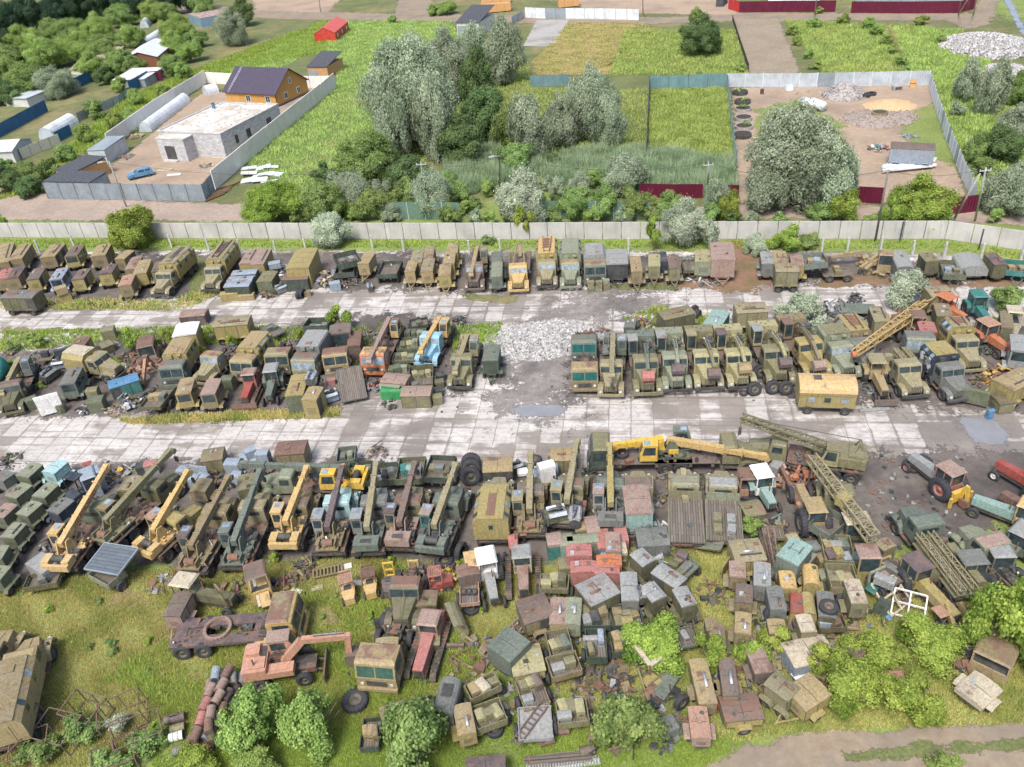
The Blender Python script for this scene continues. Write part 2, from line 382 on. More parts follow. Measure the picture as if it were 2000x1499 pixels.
def junk(label,px,py,r,cols=('grey','olive','rust'),h=.7,n=26,name='scrap_heap',cat='scrap heap',stretch=(1,1),group=None):
 p=G(px,py);T=E(name,label,cat,p,RU(0,6),group)
 mats={'steel':STEEL,'alu':ALU,'rustm':RUSTM}
 nm={'steel':'steel_parts','alu':'aluminium_parts','rustm':'rusty_parts'}
 for c in cols:
  mb=MB()
  for i in range(max(4,n // len(cols))):
   a=RU(0,6.3);q=r*math.sqrt(R.random())*.9;x,y=q*cos(a)*stretch[0],q*sin(a)*stretch[1]
   z=h*RU(.08,1)*(1-.55*q/r);k=R.random();rot=(RU(-.6,.6),RU(-.6,.6),RU(0,6))
   if k < .5:
    s=RU(.12,.5)*(.6+r*.35);mb.box((x,y,z*.7),(s,s*RU(.3,1),s*RU(.15,.7)),rot)
   elif k < .75:
    d=Vector((RU(-1,1),RU(-1,1),RU(-.4,.5)))*(.25+.3*r);mb.cyl(Vector((x,y,z*.7))-d/2,Vector((x,y,z*.7))+d/2,RU(.05,.16),8)
   else:
    d=Vector((RU(-1,1),RU(-1,1),RU(-.3,.4)))*(.5+.5*r);mb.bar(Vector((x,y,z))-d/2,Vector((x,y,z))+d/2,RU(.04,.09))
  P(nm.get(c) or CNAME.get(c,c).replace(' ','_')+'_parts',mb,mats.get(c) or pk(c,.45),T)
 return T
def engine(label,px,py,deg=0,s=1.0,col='grey',group='loose engines lying in the yard',z=0):
 p=G(px,py,z);T=E('engine',label,'engine',p,math.radians(deg),group);T.scale=(s,s,s)
 P('block',MB().bx(-.6,.5,-.28,.28,.15,.62).bx(-.7,-.6,-.34,.34,.1,.7).bx(.5,.9,-.2,.2,.12,.5),pk(col,.3),T)
 mb=MB()
 for q in (-1,1):
  mb.box((-.05,q*.28,.76),(1.0,.22,.22),(q*.5,0,0))
 P('cylinder_heads',mb,ALU,T)
 P('manifold',MB().tube([(-.5,.1,.85),(-.2,0,.98),(.3,0,.95),(.5,-.15,.7)],.07).cyl((.1,0,.95),(.1,0,1.2),.16,10),STEEL,T)
 P('flywheel',MB().cyl((-.72,0,.42),(-.8,0,.42),.36,14),DARK,T);P('sump',MB().bx(-.5,.4,-.18,.18,0,.15),DARK,T)
 return T
# ------------------------------------------------------------------ lorries
def cab_bonnet(T,xf,m,rm=None,s=1.0,glass=None,kraz=False,w=2.2):
 """bonnet, wings, grille and cab of a bonneted lorry whose nose is at xf; returns x of the cab back"""
 g=glass or GLASS;z=lambda v:v*s
 hw=.55 if not kraz else .5
 nose=xf-.18*s;fw=xf-1.75*s;cbk=xf-3.15*s
 b=MB().hexa([(fw,-.92*s,z(.85)),(nose,-hw*s,z(.8)),(nose,hw*s,z(.8)),(fw,.92*s,z(.85)),
     (fw,-.80*s,z(1.86)),(nose,-(hw-.1)*s,z(1.5)),(nose,(hw-.1)*s,z(1.5)),(fw,.80*s,z(1.86))])
 B=P('bonnet',b,m,T)
 P('bonnet_ridge',MB().hexa([(fw,-.16,z(1.855)),(nose-.05,-.1,z(1.5)),(nose-.05,.1,z(1.5)),(fw,.16,z(1.855)),(fw,-.12,z(1.92)),(nose-.05,-.07,z(1.55)),(nose-.05,.07,z(1.55)),(fw,.12,z(1.92))]),m,B)
 gr=MB().bx(nose,nose+.03,-hw*.82*s,hw*.82*s,z(.86),z(1.36))
 G_=P('grille',gr,DARK,T);sl=MB()
 for i in range(7):sl.bx(nose+.031,nose+.05,(-hw*.75+i*hw*.25-.025)*s,(-hw*.75+i*hw*.25+.025)*s,z(.9),z(1.32))
 P('slats',sl,m,G_)
 for q in (-1,1):
  f=MB();y0,y1=q*.66*s,q*(w/2+.04)*s
  pts=[(xf-1.85*s,z(.62)),(xf-1.6*s,z(1.05)),(xf-1.25*s,z(1.2)),(xf-.5*s,z(1.2)),(xf-.16*s,z(1.08)),(xf-.05*s,z(.72)),(xf-.2*s,z(.72)),(xf-.45*s,z(1.08)),(xf-1.3*s,z(1.08)),(xf-1.75*s,z(.6))]
  f.pry(pts,min(y0,y1),max(y0,y1));P('wing',f,m,T)
  H=P('headlight',MB().cyl((xf-.06*s,q*.86*s,z(.93)),(xf+.02*s,q*.86*s,z(.93)),.13*s,10),LAMP,T)
  P('mirror',MB().bar((fw-.05,q*1.0*s,z(1.9)),(fw+.15,q*1.35*s,z(1.95)),.03).box((fw+.15,q*1.36*s,z(2.0)),(.04,.18,.3)),DARK,T)
 P('bumper',MB().bx(xf-.04*s,xf+.14*s,-1.16*s,1.16*s,z(.5),z(.72)),m if R.random() < .5 else DARK,T)
 cw=.98*s
 prof=[(fw,z(.9)),(fw,z(1.84)),(fw-.2*s,z(2.42)),(fw-.34*s,z(2.5)),(cbk+.08*s,z(2.46)),(cbk,z(2.3)),(cbk,z(.9))]
 c=P('cab',MB().pry(prof,-cw,cw),m,T)
 P('roof',MB().hexa([(fw-.36*s,-cw*.97,z(2.5)),(cbk+.02,-cw*.97,z(2.45)),(cbk+.02,cw*.97,z(2.45)),(fw-.36*s,cw*.97,z(2.5)),
       (fw-.48*s,-cw*.85,z(2.58)),(cbk+.12,-cw*.85,z(2.55)),(cbk+.12,cw*.85,z(2.55)),(fw-.48*s,cw*.85,z(2.58))]),rm or m,c)
 e=.015
 for y0,y1 in ((-cw*.92,-.04),(.04,cw*.92)):
  win(c,[(fw-.02*s+e,y0,z(1.9)),(fw-.02*s+e,y1,z(1.9)),(fw-.185*s+e,y1,z(2.38)),(fw-.185*s+e,y0,z(2.38))],g,'windscreen')
 for q in (-1,1):
  win(c,[(fw-.28*s,q*(cw+e),z(1.75)),(cbk+.3*s,q*(cw+e),z(1.75)),(cbk+.3*s,q*(cw+e),z(2.3)),(fw-.36*s,q*(cw+e),z(2.3))],g,'side_window')
  P('door',MB().bx(cbk+.22*s,fw-.2*s,q*cw-.008,q*cw+.008,z(.98),z(1.7)),m,c)
  P('step',MB().bx(cbk+.2*s,fw-.1*s,q*cw*.95-.15,q*cw*.95+.15,z(.5),z(.58)),CHASS,T)
 win(c,[(cbk-e,-cw*.6,z(1.8)),(cbk-e,cw*.6,z(1.8)),(cbk-e,cw*.6,z(2.15)),(cbk-e,-cw*.6,z(2.15))],g,'rear_window')
 return cbk
def cab_over(T,xf,m,rm=None,s=1.0,glass=None,w=2.35,ln=1.75):
 g=glass or GLASS;z=lambda v:v*s;hw=w/2*s;bk=xf-ln*s;e=.016
 prof=[(xf,z(.7)),(xf+.03,z(1.5)),(xf-.22*s,z(2.5)),(xf-.38*s,z(2.6)),(bk+.08,z(2.58)),(bk,z(2.45)),(bk,z(.75))]
 c=P('cab',MB().pry(prof,-hw,hw),m,T)
 P('roof',MB().hexa([(xf-.36*s,-hw*.98,z(2.6)),(bk+.04,-hw*.98,z(2.58)),(bk+.04,hw*.98,z(2.58)),(xf-.36*s,hw*.98,z(2.6)),
       (xf-.5*s,-hw*.85,z(2.69)),(bk+.16,-hw*.85,z(2.67)),(bk+.16,hw*.85,z(2.67)),(xf-.5*s,hw*.85,z(2.69))]),rm or m,c)
 def fr(y0,y1,z0,z1,nm,mt):
  f=lambda zz:xf+.03-(zz/s-1.5)*.25*s+e
  win(c,[(f(z0),y0,z0),(f(z0),y1,z0),(f(z1),y1,z1),(f(z1),y0,z1)],mt,nm)
 fr(-hw*.9,-.04,z(1.62),z(2.36),'windscreen',g);fr(.04,hw*.9,z(1.62),z(2.36),'windscreen',g)
 P('grille',MB().bx(xf+.02,xf+.05,-hw*.5,hw*.5,z(.9),z(1.3)),DARK,T)
 for q in (-1,1):
  win(c,[(xf-.3*s,q*(hw+e),z(1.55)),(bk+.35*s,q*(hw+e),z(1.55)),(bk+.35*s,q*(hw+e),z(2.35)),(xf-.42*s,q*(hw+e),z(2.35))],g,'side_window')
  P('headlight',MB().cyl((xf-.02,q*.85*s,z(1.05)),(xf+.06,q*.85*s,z(1.05)),.12,10),LAMP,T)
  P('wing',MB().pry([(xf-.1,z(.6)),(xf-.25,z(1.0)),(xf-1.3*s,z(1.0)),(xf-1.5*s,z(.6)),(xf-1.4*s,z(.6)),(xf-1.25*s,z(.93)),(xf-.3,z(.93)),(xf-.2,z(.6))],*sorted((q*hw*.75,q*(hw+.03)))),m,T)
  P('mirror',MB().bar((xf-.2,q*hw,z(2.2)),(xf+.1,q*(hw+.3),z(2.1)),.03).box((xf+.1,q*(hw+.3),z(1.95)),(.04,.16,.32)),DARK,T)
 P('bumper',MB().bx(xf,xf+.16,-hw,hw,z(.5),z(.74)),m,T)
 win(c,[(bk-e,-hw*.6,z(1.8)),(bk-e,hw*.6,z(1.8)),(bk-e,hw*.6,z(2.3)),(bk-e,-hw*.6,z(2.3))],g,'rear_window')
 return bk
def undercar(T,xr,xf,xcab,s=1.0,axles=3,rimmat=None,lug=False,front=1.1,noplate=False):
 P('chassis',MB().bx(xr,xf-.1,-.5*s,-.36*s,.75*s,.98*s).bx(xr,xf-.1,.36*s,.5*s,.75*s,.98*s).bx(xr,xr+.12,-1.0*s,1.0*s,.8*s,.96*s)
  .bx(xcab-.3,xcab+.2,-.5*s,.5*s,.8*s,.95*s),CHASS,T)
 P('fuel_tank',MB().cyl((xcab-.3,.8*s,.78*s),(xcab-1.2,.8*s,.78*s),.26*s,10),CHASS,T,True)
 r=.56*s;rx=[xr+.95*s] if axles == 2 else [xr+.75*s,xr+2.05*s]
 for x in rx+[xf-front*s]:
  P('axle',MB().cyl((x,-.9*s,r),(x,.9*s,r),.1*s,6),CHASS,T)
  for q in (-1,1):wheel(T,x,q*.98*s,r,None,rimmat,1.15,'wheel',lug)
def b_van(T,x0,x1,w,z0,z1,m,rm,cham=.32,wins=3,strip=False,rear=False,rack=False,camo=None):
 hy=w/2
 pts=[(-hy,z0),(-hy,z1-cham),(-hy+cham*.85,z1-.03),(hy-cham*.85,z1-.03),(hy,z1-cham),(hy,z0)]
 B=P('box_body',MB().prx(pts,x0,x1),m,T);L=x1-x0
 P('box_roof',MB().prx([(-hy+cham*.85,z1-.03),(-hy+cham*.8,z1+.02),(0,z1+.07),(hy-cham*.8,z1+.02),(hy-cham*.85,z1-.03)],x0-.02,x1+.02),rm,B)
 for i in range(wins):
  x=x0+L*(i+.6)/(wins+.2);a=.2
  for q in (-1,1):
   win(B,[(x-a,q*(hy+.015),z1-cham-.62),(x+a,q*(hy+.015),z1-cham-.62),(x+a,q*(hy+.015),z1-cham-.2),(x-a,q*(hy+.015),z1-cham-.2)],GLASS)
   if cham > .15:
    y0,zz0,y1,zz1=hy+.015,z1-cham+.04,hy-cham*.85+.06,z1-.06
    win(B,[(x-a,q*y0,zz0),(x+a,q*y0,zz0),(x+a,q*y1,zz1+.012),(x-a,q*y1,zz1+.012)],GLASSB if i % 2 else GLASS,'skylight')
 P('rear_door',MB().bx(x0-.03,x0-.005,-hy*.4,hy*.4,z0+.1,z1-cham),m,B)
 if rear:win(B,[(x0-.04,-.15,z1-cham-.6),(x0-.04,.15,z1-cham-.6),(x0-.04,.15,z1-cham-.2),(x0-.04,-.15,z1-cham-.2)])
 P('side_rib',MB().bx(x0,x1,-hy-.02,-hy-.002,z0+(z1-z0)*.28,z0+(z1-z0)*.33).bx(x0,x1,hy+.002,hy+.02,z0+(z1-z0)*.28,z0+(z1-z0)*.33),m,B)
 P('roof_hatch',MB().bx(x1-L*.25,x1-L*.25+.55,-.3,.3,z1+.06,z1+.14),rm,B)
 if strip:P('roof_walkway',MB().bx(x0+L*.08,x1-L*.1,-.28,.28,z1+.075,z1+.10),RUSTM if strip == 1 else DARK,B)
 if rack:
  mb=MB()
  for y in (-.45,.55):mb.bar((x0+.1,y,z1+.16),(x1-.1,y*.6,z1+.18),.09)
  for k in range(4):mb.bx(x0+L*.2+k*L*.16,x0+L*.2+k*L*.16+.05,-.5,.55,z1+.08,z1+.14)
  P('roof_rack',mb,RUSTM,B)
 P('front_heater',MB().box((x1+.12,-hy*.35,z1-cham-.1),(.26,.5,.36)).cyl((x1+.1,hy*.3,z1-cham),(x1+.1,hy*.6,z1-cham),.14,8),DARK if camo else m,B)
 if camo:
  for i in range(26):
   q=R.choice((-1,1));x=RU(x0+.3,x1-.3);z=RU(z0+.2,z1-cham-.1);a=RU(.18,.42);n=9
   pts=[(x+a*RU(.5,1.15)*cos(2*PI*k/n),q*(hy+.022+.0007*i),max(z0+.03,min(z1-cham-.03,z+a*RU(.5,1.15)*sin(2*PI*k/n)))) for k in range(n)]
   P('camouflage_patch',MB().poly(pts),pk(camo[i % len(camo)],.1),B)
 return B
def boomtext(par,txt,loc,rot,size,mat):
 cu=bpy.data.curves.new('lettering','FONT');cu.body=txt;cu.size=size;cu.extrude=.004;cu.align_x='CENTER';cu.align_y='CENTER'
 o=bpy.data.objects.new('lettering',cu);COL.objects.link(o);o.parent=par;o.location=loc;o.rotation_euler=rot
 dg=bpy.context.evaluated_depsgraph_get();me=bpy.data.meshes.new_from_object(o.evaluated_get(dg));bpy.data.objects.remove(o)
 o=bpy.data.objects.new('lettering',me);COL.objects.link(o);o.parent=par;o.location=loc;o.rotation_euler=rot;me.materials.clear();me.materials.append(mat)
 return o
def b_crane(T,xr,xcab,m,cabm,boomm,tip,roofm=None,cw='box',px=None,side=1,w=2.35,text=None,deckm=None):
 dk=deckm or CHASS
 P('deck',MB().bx(xr,xcab-.15,-w/2,-.62,1.12,1.2).bx(xr,xcab-.15,.62,w/2,1.12,1.2).bx(xr+.1,xcab-.3,-.62,.62,1.0,1.17),dk,T)
 for x in (xr+.15,xcab-.75):
  P('outrigger',MB().bx(x-.12,x+.12,-w/2-.05,w/2+.05,.82,1.04),dk,T)
 px=px if px is not None else xr+1.5
 P('turntable',MB().cyl((px+.3,0,1.2),(px+.3,0,1.42),.62,14),DARK,T)
 U=P('superstructure',MB().bx(px-1.2,px+1.3,-.95,-.42,1.42,1.62).bx(px-1.2,px+1.3,.42,.95,1.42,1.62).bx(px-1.2,px+1.2,-.42,.42,1.42,1.55)
   .pry([(px-.75,1.6),(px-.35,2.75),(px+.1,2.7),(px+.65,1.6)],-.42,-.34).pry([(px-.75,1.6),(px-.35,2.75),(px+.1,2.7),(px+.65,1.6)],.34,.42),m,T)
 c0,c1=px+.1,px+1.5;y0,y1=sorted((side*.48,side*1.24))
 oc=P('operator_cab',MB().pry([(c0,1.5),(c0,2.95),(c1-.28,3.0),(c1,2.2),(c1,1.5)],y0,y1),cabm,T)
 P('cab_roof',MB().bx(c0-.03,c1-.24,y0-.03,y1+.03,2.98,3.05),roofm or cabm,oc)
 win(oc,[(c0+.55,y0+.12,3.06),(c1-.34,y0+.12,3.06),(c1-.34,y1-.12,3.06),(c0+.55,y1-.12,3.06)],GLASSB,'roof_window')
 win(oc,[(c1-.03+.02,y0+.06,2.25),(c1-.03+.02,y1-.06,2.25),(c1-.26+.02,y1-.06,2.9),(c1-.26+.02,y0+.06,2.9)],GLASS,'front_window')
 win(oc,[(c0-.015,y0+.1,2.1),(c0-.015,y1-.1,2.1),(c0-.015,y1-.1,2.8),(c0-.015,y0+.1,2.8)],GLASS,'rear_window')
 for y in (y0-.012,y1+.012):win(oc,[(c0+.15,y,2.1),(c1-.2,y,2.1),(c1-.38,y,2.85),(c0+.15,y,2.85)],GLASS,'side_window')
 piv=Vector((px-.15,0,2.55));tip=Vector(tip);d=tip-piv
 bm=P('boom',MB().bar(piv-d.normalized()*.35,piv.lerp(tip,.56),.44,.56),boomm,T)
 P('inner_boom',MB().bar(piv.lerp(tip,.5),piv.lerp(tip,.93),.34,.44),boomm,bm)
 cl=MB()
 for k in (.12,.3,.55,.75):q=piv.lerp(tip,k);cl.box(q,(.09,.52,.64),(0,-math.asin(d.z/d.length),math.atan2(d.y,d.x)))
 P('boom_collar',cl,boomm,bm)
 P('boom_head',MB().bar(piv.lerp(tip,.92),tip,.42,.5).cyl(tip+Vector((0,-.26,-.1)),tip+Vector((0,.26,-.1)),.24,10),boomm,bm)
 P('hook_block',MB().bar(tip+Vector((.1,0,-.2)),tip+Vector((.1,0,-.85)),.03).box(tip+Vector((.1,0,-1.05)),(.16,.26,.45)),DARK,bm)
 P('lift_cylinder',MB().cyl((px+.75,0,1.6),piv.lerp(tip,.3)-Vector((0,0,.25)),.12,8),boomm if R.random() < .5 else STEEL,T)
 if text:
  ang=math.atan2(d.y,d.x)
  o=boomtext(bm,text,(0,0,0),(0,0,0),.62,pk('red',.1));q=piv.lerp(tip,.42);u=d.normalized();v=Vector((0,0,1)).cross(u).normalized();nz=u.cross(v)
  mt=Matrix((u,nz,-v)).transposed().to_4x4();mt.translation=q-v*.235;o.matrix_local=mt
 clutter(T,px-1.0,px+1.2,-1.0,1.0,1.55,9,(STEEL,m,DARK));clutter(T,xr+.1,xcab-.4,-1.1,1.1,1.2,7,(RUSTM,DARK))
 if cw == 'box':
  P('engine_cover',MB().bx(px-1.75,px-.75,-.88,.88,1.5,2.12),m,T);P('cover_vent',MB().bx(px-1.5,px-1.1,-.4,.4,2.122,2.14),DARK,T)
 elif cw == 'wrap':
  P('counterweight',MB().pry([(px-1.75,1.35),(px-1.75,2.0),(px-.9,2.05),(px-.9,1.4)],-1.05,-.5).pry([(px-1.75,1.35),(px-1.75,2.0),(px-.9,2.05),(px-.9,1.4)],.5,1.05).bx(px-2.0,px-1.74,-1.05,1.05,1.3,1.8),m,T)
  P('winch_drum',MB().cyl((px-1.2,-.45,1.85),(px-1.2,.45,1.85),.26,12),DARK,T)
 else:
  P('winch_drum',MB().cyl((px-1.15,-.4,1.8),(px-1.15,.35,1.8),.28,12),RUSTM,T)
  P('winch_frame',MB().bx(px-1.65,px-.8,-.8,.8,1.42,1.55).bx(px-1.6,px-.85,-.66,-.56,1.5,2.05).bx(px-1.6,px-.85,.5,.6,1.5,2.05).cyl((px-1.5,.1,1.7),(px-.9,.6,1.75),.14,8),m,T)
 return oc
def loc_of(c,hd,px,py,z):
 p=G(px,py,z);d=p-c;return (d.x*cos(hd)+d.y*sin(hd),-d.x*sin(hd)+d.y*cos(hd),z)
NAMES=dict(van='van_truck',tent='tarpaulin_truck',crane='crane_truck',lattice='lattice_crane_truck',exc='excavator_truck',flat='flatbed_truck',side='cargo_truck',none='chassis_truck',drill='drilling_truck',tow='recovery_truck',tank='tank_truck')
def truck(label,F,B,col='olive',cab='zil',body='van',bcol=None,rcol=None,croof=None,L=None,anc='F',s=1.0,tip=None,opcol=None,boom=None,cw='box',rust=.3,axles=3,glass=None,text=None,
   wins=3,strip=False,rack=False,cham=.32,w=2.35,zt=3.15,camo=None,lug=False,load=(),short='',group=None,side=1,deck=None,rear=False,oproof=None,bucket='redp',cat='truck',tpx=1.5):
 c,hd,LL=ends(F,B)
 if L:
  d=Vector((cos(hd),sin(hd),0));p=G(*F) if anc == 'F' else G(*B);c=Vector((p.x,p.y,0))+d*(-L/2 if anc == 'F' else L/2)
 else:L=min(max(LL,5.2),8.6)
 T=E(NAMES[body],label,cat,(c.x,c.y,0),hd,group);T.scale=(1.03,1.08,1.05)
 m=pk(col,rust);bm=pk(bcol or col,rust);rm=pk(rcol,rust+.12,.2) if rcol else (bm if bcol else m)
 cr=pk(croof,rust+.2,.25) if croof else m
 xf,xr=L/2-.14,-L/2
 if cab == 'over':xc=cab_over(T,xf,m,cr,s,glass)
 elif cab == 'kraz':xc=cab_bonnet(T,xf,m,cr,s*1.06,glass,True)
 else:xc=cab_bonnet(T,xf,m,cr,s,glass)
 undercar(T,xr,xf,xc,s,axles,None,lug,1.1 if cab != 'over' else .9)
 x1=xc-.12
 if body == 'van':b_van(T,xr,x1,w,1.15,zt,bm,rm,cham,wins,strip,rear,rack,camo)
 elif body == 'tent':
  hy=w/2;P('cargo_bed',MB().bx(xr,x1,-hy,hy,1.1,1.75),m,T)
  P('tarpaulin',MB().prx([(-hy-.02,1.5),(-hy-.02,zt-.45),(-hy*.8,zt-.08),(0,zt),(hy*.8,zt-.08),(hy+.02,zt-.45),(hy+.02,1.5)],xr-.02,x1),rm,T)
 elif body == 'side':
  hy=w/2;P('cargo_bed',MB().bx(xr,x1,-hy,hy,1.12,1.24),PLANKX,T)
  for q in (-1,1):P('side_board',MB().bx(xr,x1,q*hy-.03,q*hy+.03,1.15,1.85),bm,T)
  P('head_board',MB().bx(x1-.06,x1,-hy+.03,hy-.03,1.2,2.1),bm,T)
 elif body == 'flat':
  hy=w/2;P('cargo_bed',MB().bx(xr,x1,-hy,hy,1.12,1.24),PLANKX,T);P('head_board',MB().bx(x1-.06,x1,-hy,hy,1.245,2.0),bm,T)
  P('bed_edge',MB().bx(xr,x1,-hy-.05,-hy-.002,1.05,1.26).bx(xr,x1,hy+.002,hy+.05,1.05,1.26),bm,T)
 elif body == 'none':
  clutter(T,xr+.2,x1-.2,-.8,.8,1.0,10,(STEEL,RUSTM,DARK));P('running_gear',MB().bx(x1-.8,x1-.1,-.9,-.5,.9,1.35).bx(x1-.7,x1-.1,.5,.95,.9,1.3).cyl((x1-.5,-.3,1.2),(x1-.5,.4,1.2),.3,8).bx(xr+.3,xr+2.2,-.3,.3,.98,1.12),CHASS,T)
 elif body == 'crane':
  t=loc_of(c,hd,*tip) if tip else (xf+1.6,0,3.05)
  b_crane(T,xr,xc,bm,pk(opcol or bcol or col,rust),pk(boom or bcol or col,rust),t,pk(oproof,.5) if oproof else None,cw,xr+tpx,side,2.35,text,pk(deck,.5) if deck else None)
 elif body == 'exc':
  hw=.95
  clutter(T,xr+1.4,xr+2.6,.2,1.2,2.1,7,(STEEL,DARK,bm));P('deck',MB().bx(xr,x1,-1.2,1.2,1.12,1.24).bx(x1-1.2,x1,-1.25,-.4,1.24,1.3),pk('brown',.7),T)
  P('turntable',MB().cyl((xr+1.6,0,1.24),(xr+1.6,0,1.5),.7,14),DARK,T)
  P('house',MB().pry([(xr-.2,1.5),(xr-.25,2.35),(xr+.1,2.75),(xr+1.3,2.75),(xr+1.35,2.1),(xr+2.6,2.1),(xr+2.6,1.5)],.1,1.25).pry([(xr-.2,1.5),(xr-.25,2.35),(xr+.1,2.75),(xr+1.25,2.75),(xr+1.3,1.5)],-1.25,.1),bm,T)
  rfm=MB()
  for k in range(4):rfm.box((xr+.35+.25*(k % 3),-.5+.35*k,2.76),(.14,.12,.02))
  P('vent_holes',rfm,DARK,T)
  P('weathered_cover',MB().bx(xr+1.42,xr+2.5,.2,1.2,2.102,2.16),pk('rust',.8) if oproof else bm,T)
  c0,c1,y0,y1=xr+1.35,xr+2.55,-1.25,-.42
  oc=P('operator_cab',MB().bx(c0,c1,y0,y1,1.45,2.0).bx(c0,c0+.12,y0,y1,2.0,3.0).bx(c1-.08,c1,y0,y0+.1,2.0,3.0).bx(c1-.08,c1,y1-.1,y1,2.0,3.0).bx(c0+.12,c1-.08,y1-.05,y1,2.0,2.4),bm,T)
  P('cab_roof',MB().bx(c0-.04,c1+.04,y0-.04,y1+.04,3.0,3.1),pk(oproof or 'greyl',.5),oc)
  win(oc,[(c1+.01,y0+.1,1.75),(c1+.01,y1-.1,1.75),(c1+.01,y1-.1,2.96),(c1+.01,y0+.1,2.96)],GLASSB if glass else GLASS,'front_window')
  win(oc,[(c0+.15,y0-.012,2.05),(c1-.1,y0-.012,2.05),(c1-.1,y0-.012,2.95),(c0+.15,y0-.012,2.95)],GLASS,'side_window')
  P('seat',MB().bx(c0+.3,c0+.7,y0+.2,y1-.2,2.0,2.1).bx(c0+.2,c0+.32,y0+.2,y1-.2,2.0,2.5),pk('rust',.3),oc)
  t=Vector(loc_of(c,hd,*tip)) if tip else Vector((xf-.7,-.1,2.55))
  p0=Vector((xr+1.9,.25,2.0));elb=p0.lerp(t,.62)+Vector((0,0,.95));mid=p0.lerp(elb,.45)+Vector((0,0,.45))
  bb=P('boom',MB().bar(p0,mid,.34,.48).bar(mid,elb,.32,.40),pk(boom or bcol or col,rust),T)
  P('stick',MB().bar(elb,t+Vector((-.15,0,.35)),.26,.32),pk(boom or bcol or col,rust),bb)
  P('boom_cylinder',MB().cyl(p0+Vector((.4,.3,-.2)),mid+Vector((.2,.2,-.15)),.07,6).cyl(mid+Vector((0,0,.3)),elb+Vector((.1,0,.2)),.06,6),STEEL,bb)
  bu=MB();n=7;bw=.52
  prof=[(t.x-.15+.55*cos(a),t.z-.25+.5*sin(a)) for a in np.linspace(PI*.95,-PI*.35,n)]
  bu.pry(prof,t.y-bw,t.y+bw);
  for k in range(5):yy=t.y-bw+.08+k*(2*bw-.16)/4;bu.box((prof[-1][0],yy,prof[-1][1]-.08),(.1,.09,.26))
  P('bucket',bu,pk(bucket,.5),bb)
 elif body == 'lattice':
  P('deck',MB().bx(xr,x1,-1.15,1.15,1.1,1.2),CHASS,T)
  clutter(T,xr,x1,-1,1,1.2,9,(STEEL,RUSTM,bm));P('house',MB().bx(xr-.1,xr+1.9,-1.1,1.1,1.5,2.3).bx(xr+.1,xr+1.2,-.9,.9,2.3,2.5),bm,T)
  P('turntable',MB().cyl((xr+1.5,0,1.2),(xr+1.5,0,1.5),.7,12),DARK,T)
  c0,c1=xr+1.9,xr+3.1
  oc=P('operator_cab',MB().pry([(c0,1.45),(c0,2.9),(c1-.3,2.95),(c1,2.1),(c1,1.45)],.1,1.15),pk(opcol or bcol or col,rust),T)
  for y in (.09,1.16):win(oc,[(c0+.15,y,2.0),(c1-.15,y,2.0),(c1-.35,y,2.8),(c0+.15,y,2.8)],GLASS,'side_window')
  win(oc,[(c1,.2,2.15),(c1,1.05,2.15),(c1-.27,1.05,2.88),(c1-.27,.2,2.88)],GLASS,'front_window')
  P('cab_roof',MB().bx(c0-.05,c1-.25,.05,1.2,2.95,3.02),pk(oproof or bcol or col,.5),oc)
  t=Vector(loc_of(c,hd,*tip));p0=Vector((xr+2.2,-.3,1.9))
  bb=P('lattice_boom',MB().lattice(p0,t,.62,.5,12,.09),pk(boom or col,.3),T)
  P('a_frame',MB().bar((xr+.9,-.7,2.3),(xr+.5,0,3.5),.09).bar((xr+.9,.6,2.3),(xr+.5,0,3.5),.09).bar((xr+.1,0,2.4),(xr+.5,0,3.5),.09),pk(boom or col,.3),T)
  P('hoist_cable',MB().bar((xr+.5,0,3.5),t,.035).bar(t,t+Vector((0,0,-1.0)),.03),DARK,T)
  P('hook_block',MB().box(t+Vector((0,0,-1.3)),(.22,.22,.6)),DARK,T)
 elif body == 'drill':
  P('deck',MB().bx(xr,x1,-1.15,1.15,1.1,1.2),bm,T)
  P('tank',MB().prx([(-1.1+.25*0,1.2),(-1.1,1.7),(-.9,1.95),(-.35,1.95),(-.35,1.2)],xr+.2,x1-1.2),bm,T)
  for y in (-.55 if False else .15,.95):P('lattice_mast',MB().lattice((xr-.3,y,1.9),(x1-.1,y,2.0),.38,.38,9,.06),pk(boom or 'khaki',.2),T)
  P('drill_rods',MB().cyl((xr,.45,1.5),(x1-.5,.45,1.5),.06,6).cyl((xr,.6,1.5),(x1-.5,.6,1.5),.06,6).cyl((xr,.52,1.62),(x1-.5,.52,1.62),.05,6),ALU,T)
  P('winch',MB().cyl((x1-.5,-.8,1.6),(x1-.5,-.2,1.6),.3,10),CHASS,T)
 elif body == 'tow':
  P('deck',MB().bx(xr,x1,-1.2,1.2,1.0,1.2),pk('brown',.6),T)
  P('jib',MB().bar((xr+.2,-.3,2.5),(x1-.2,-.7,1.8),.16).bar((xr+.2,.3,2.5),(x1-.2,.7,1.8),.16).bar((xr+.2,-.4,2.5),(xr+.2,.4,2.5),.16).bar((xr,0,2.5),(xr+1.3,0,1.3),.4,.3),bm,T)
  P('winch',MB().cyl((x1-.8,-.5,1.6),(x1-.8,.5,1.6),.32,12).bx(x1-1.2,x1-.4,-.7,.7,1.2,1.5),bm,T)
  for q in (-1,1):P('tool_locker',MB().bx(xr+.3,xr+1.1,q*1.0-.28,q*1.0+.28,1.2,1.9),pk('khaki',.3),T)
  P('side_rail',MB().bar((xr,-1.15,1.9),(x1,-1.15,1.7),.06).bar((xr,1.15,1.9),(x1,1.15,1.7),.06),bm,T)
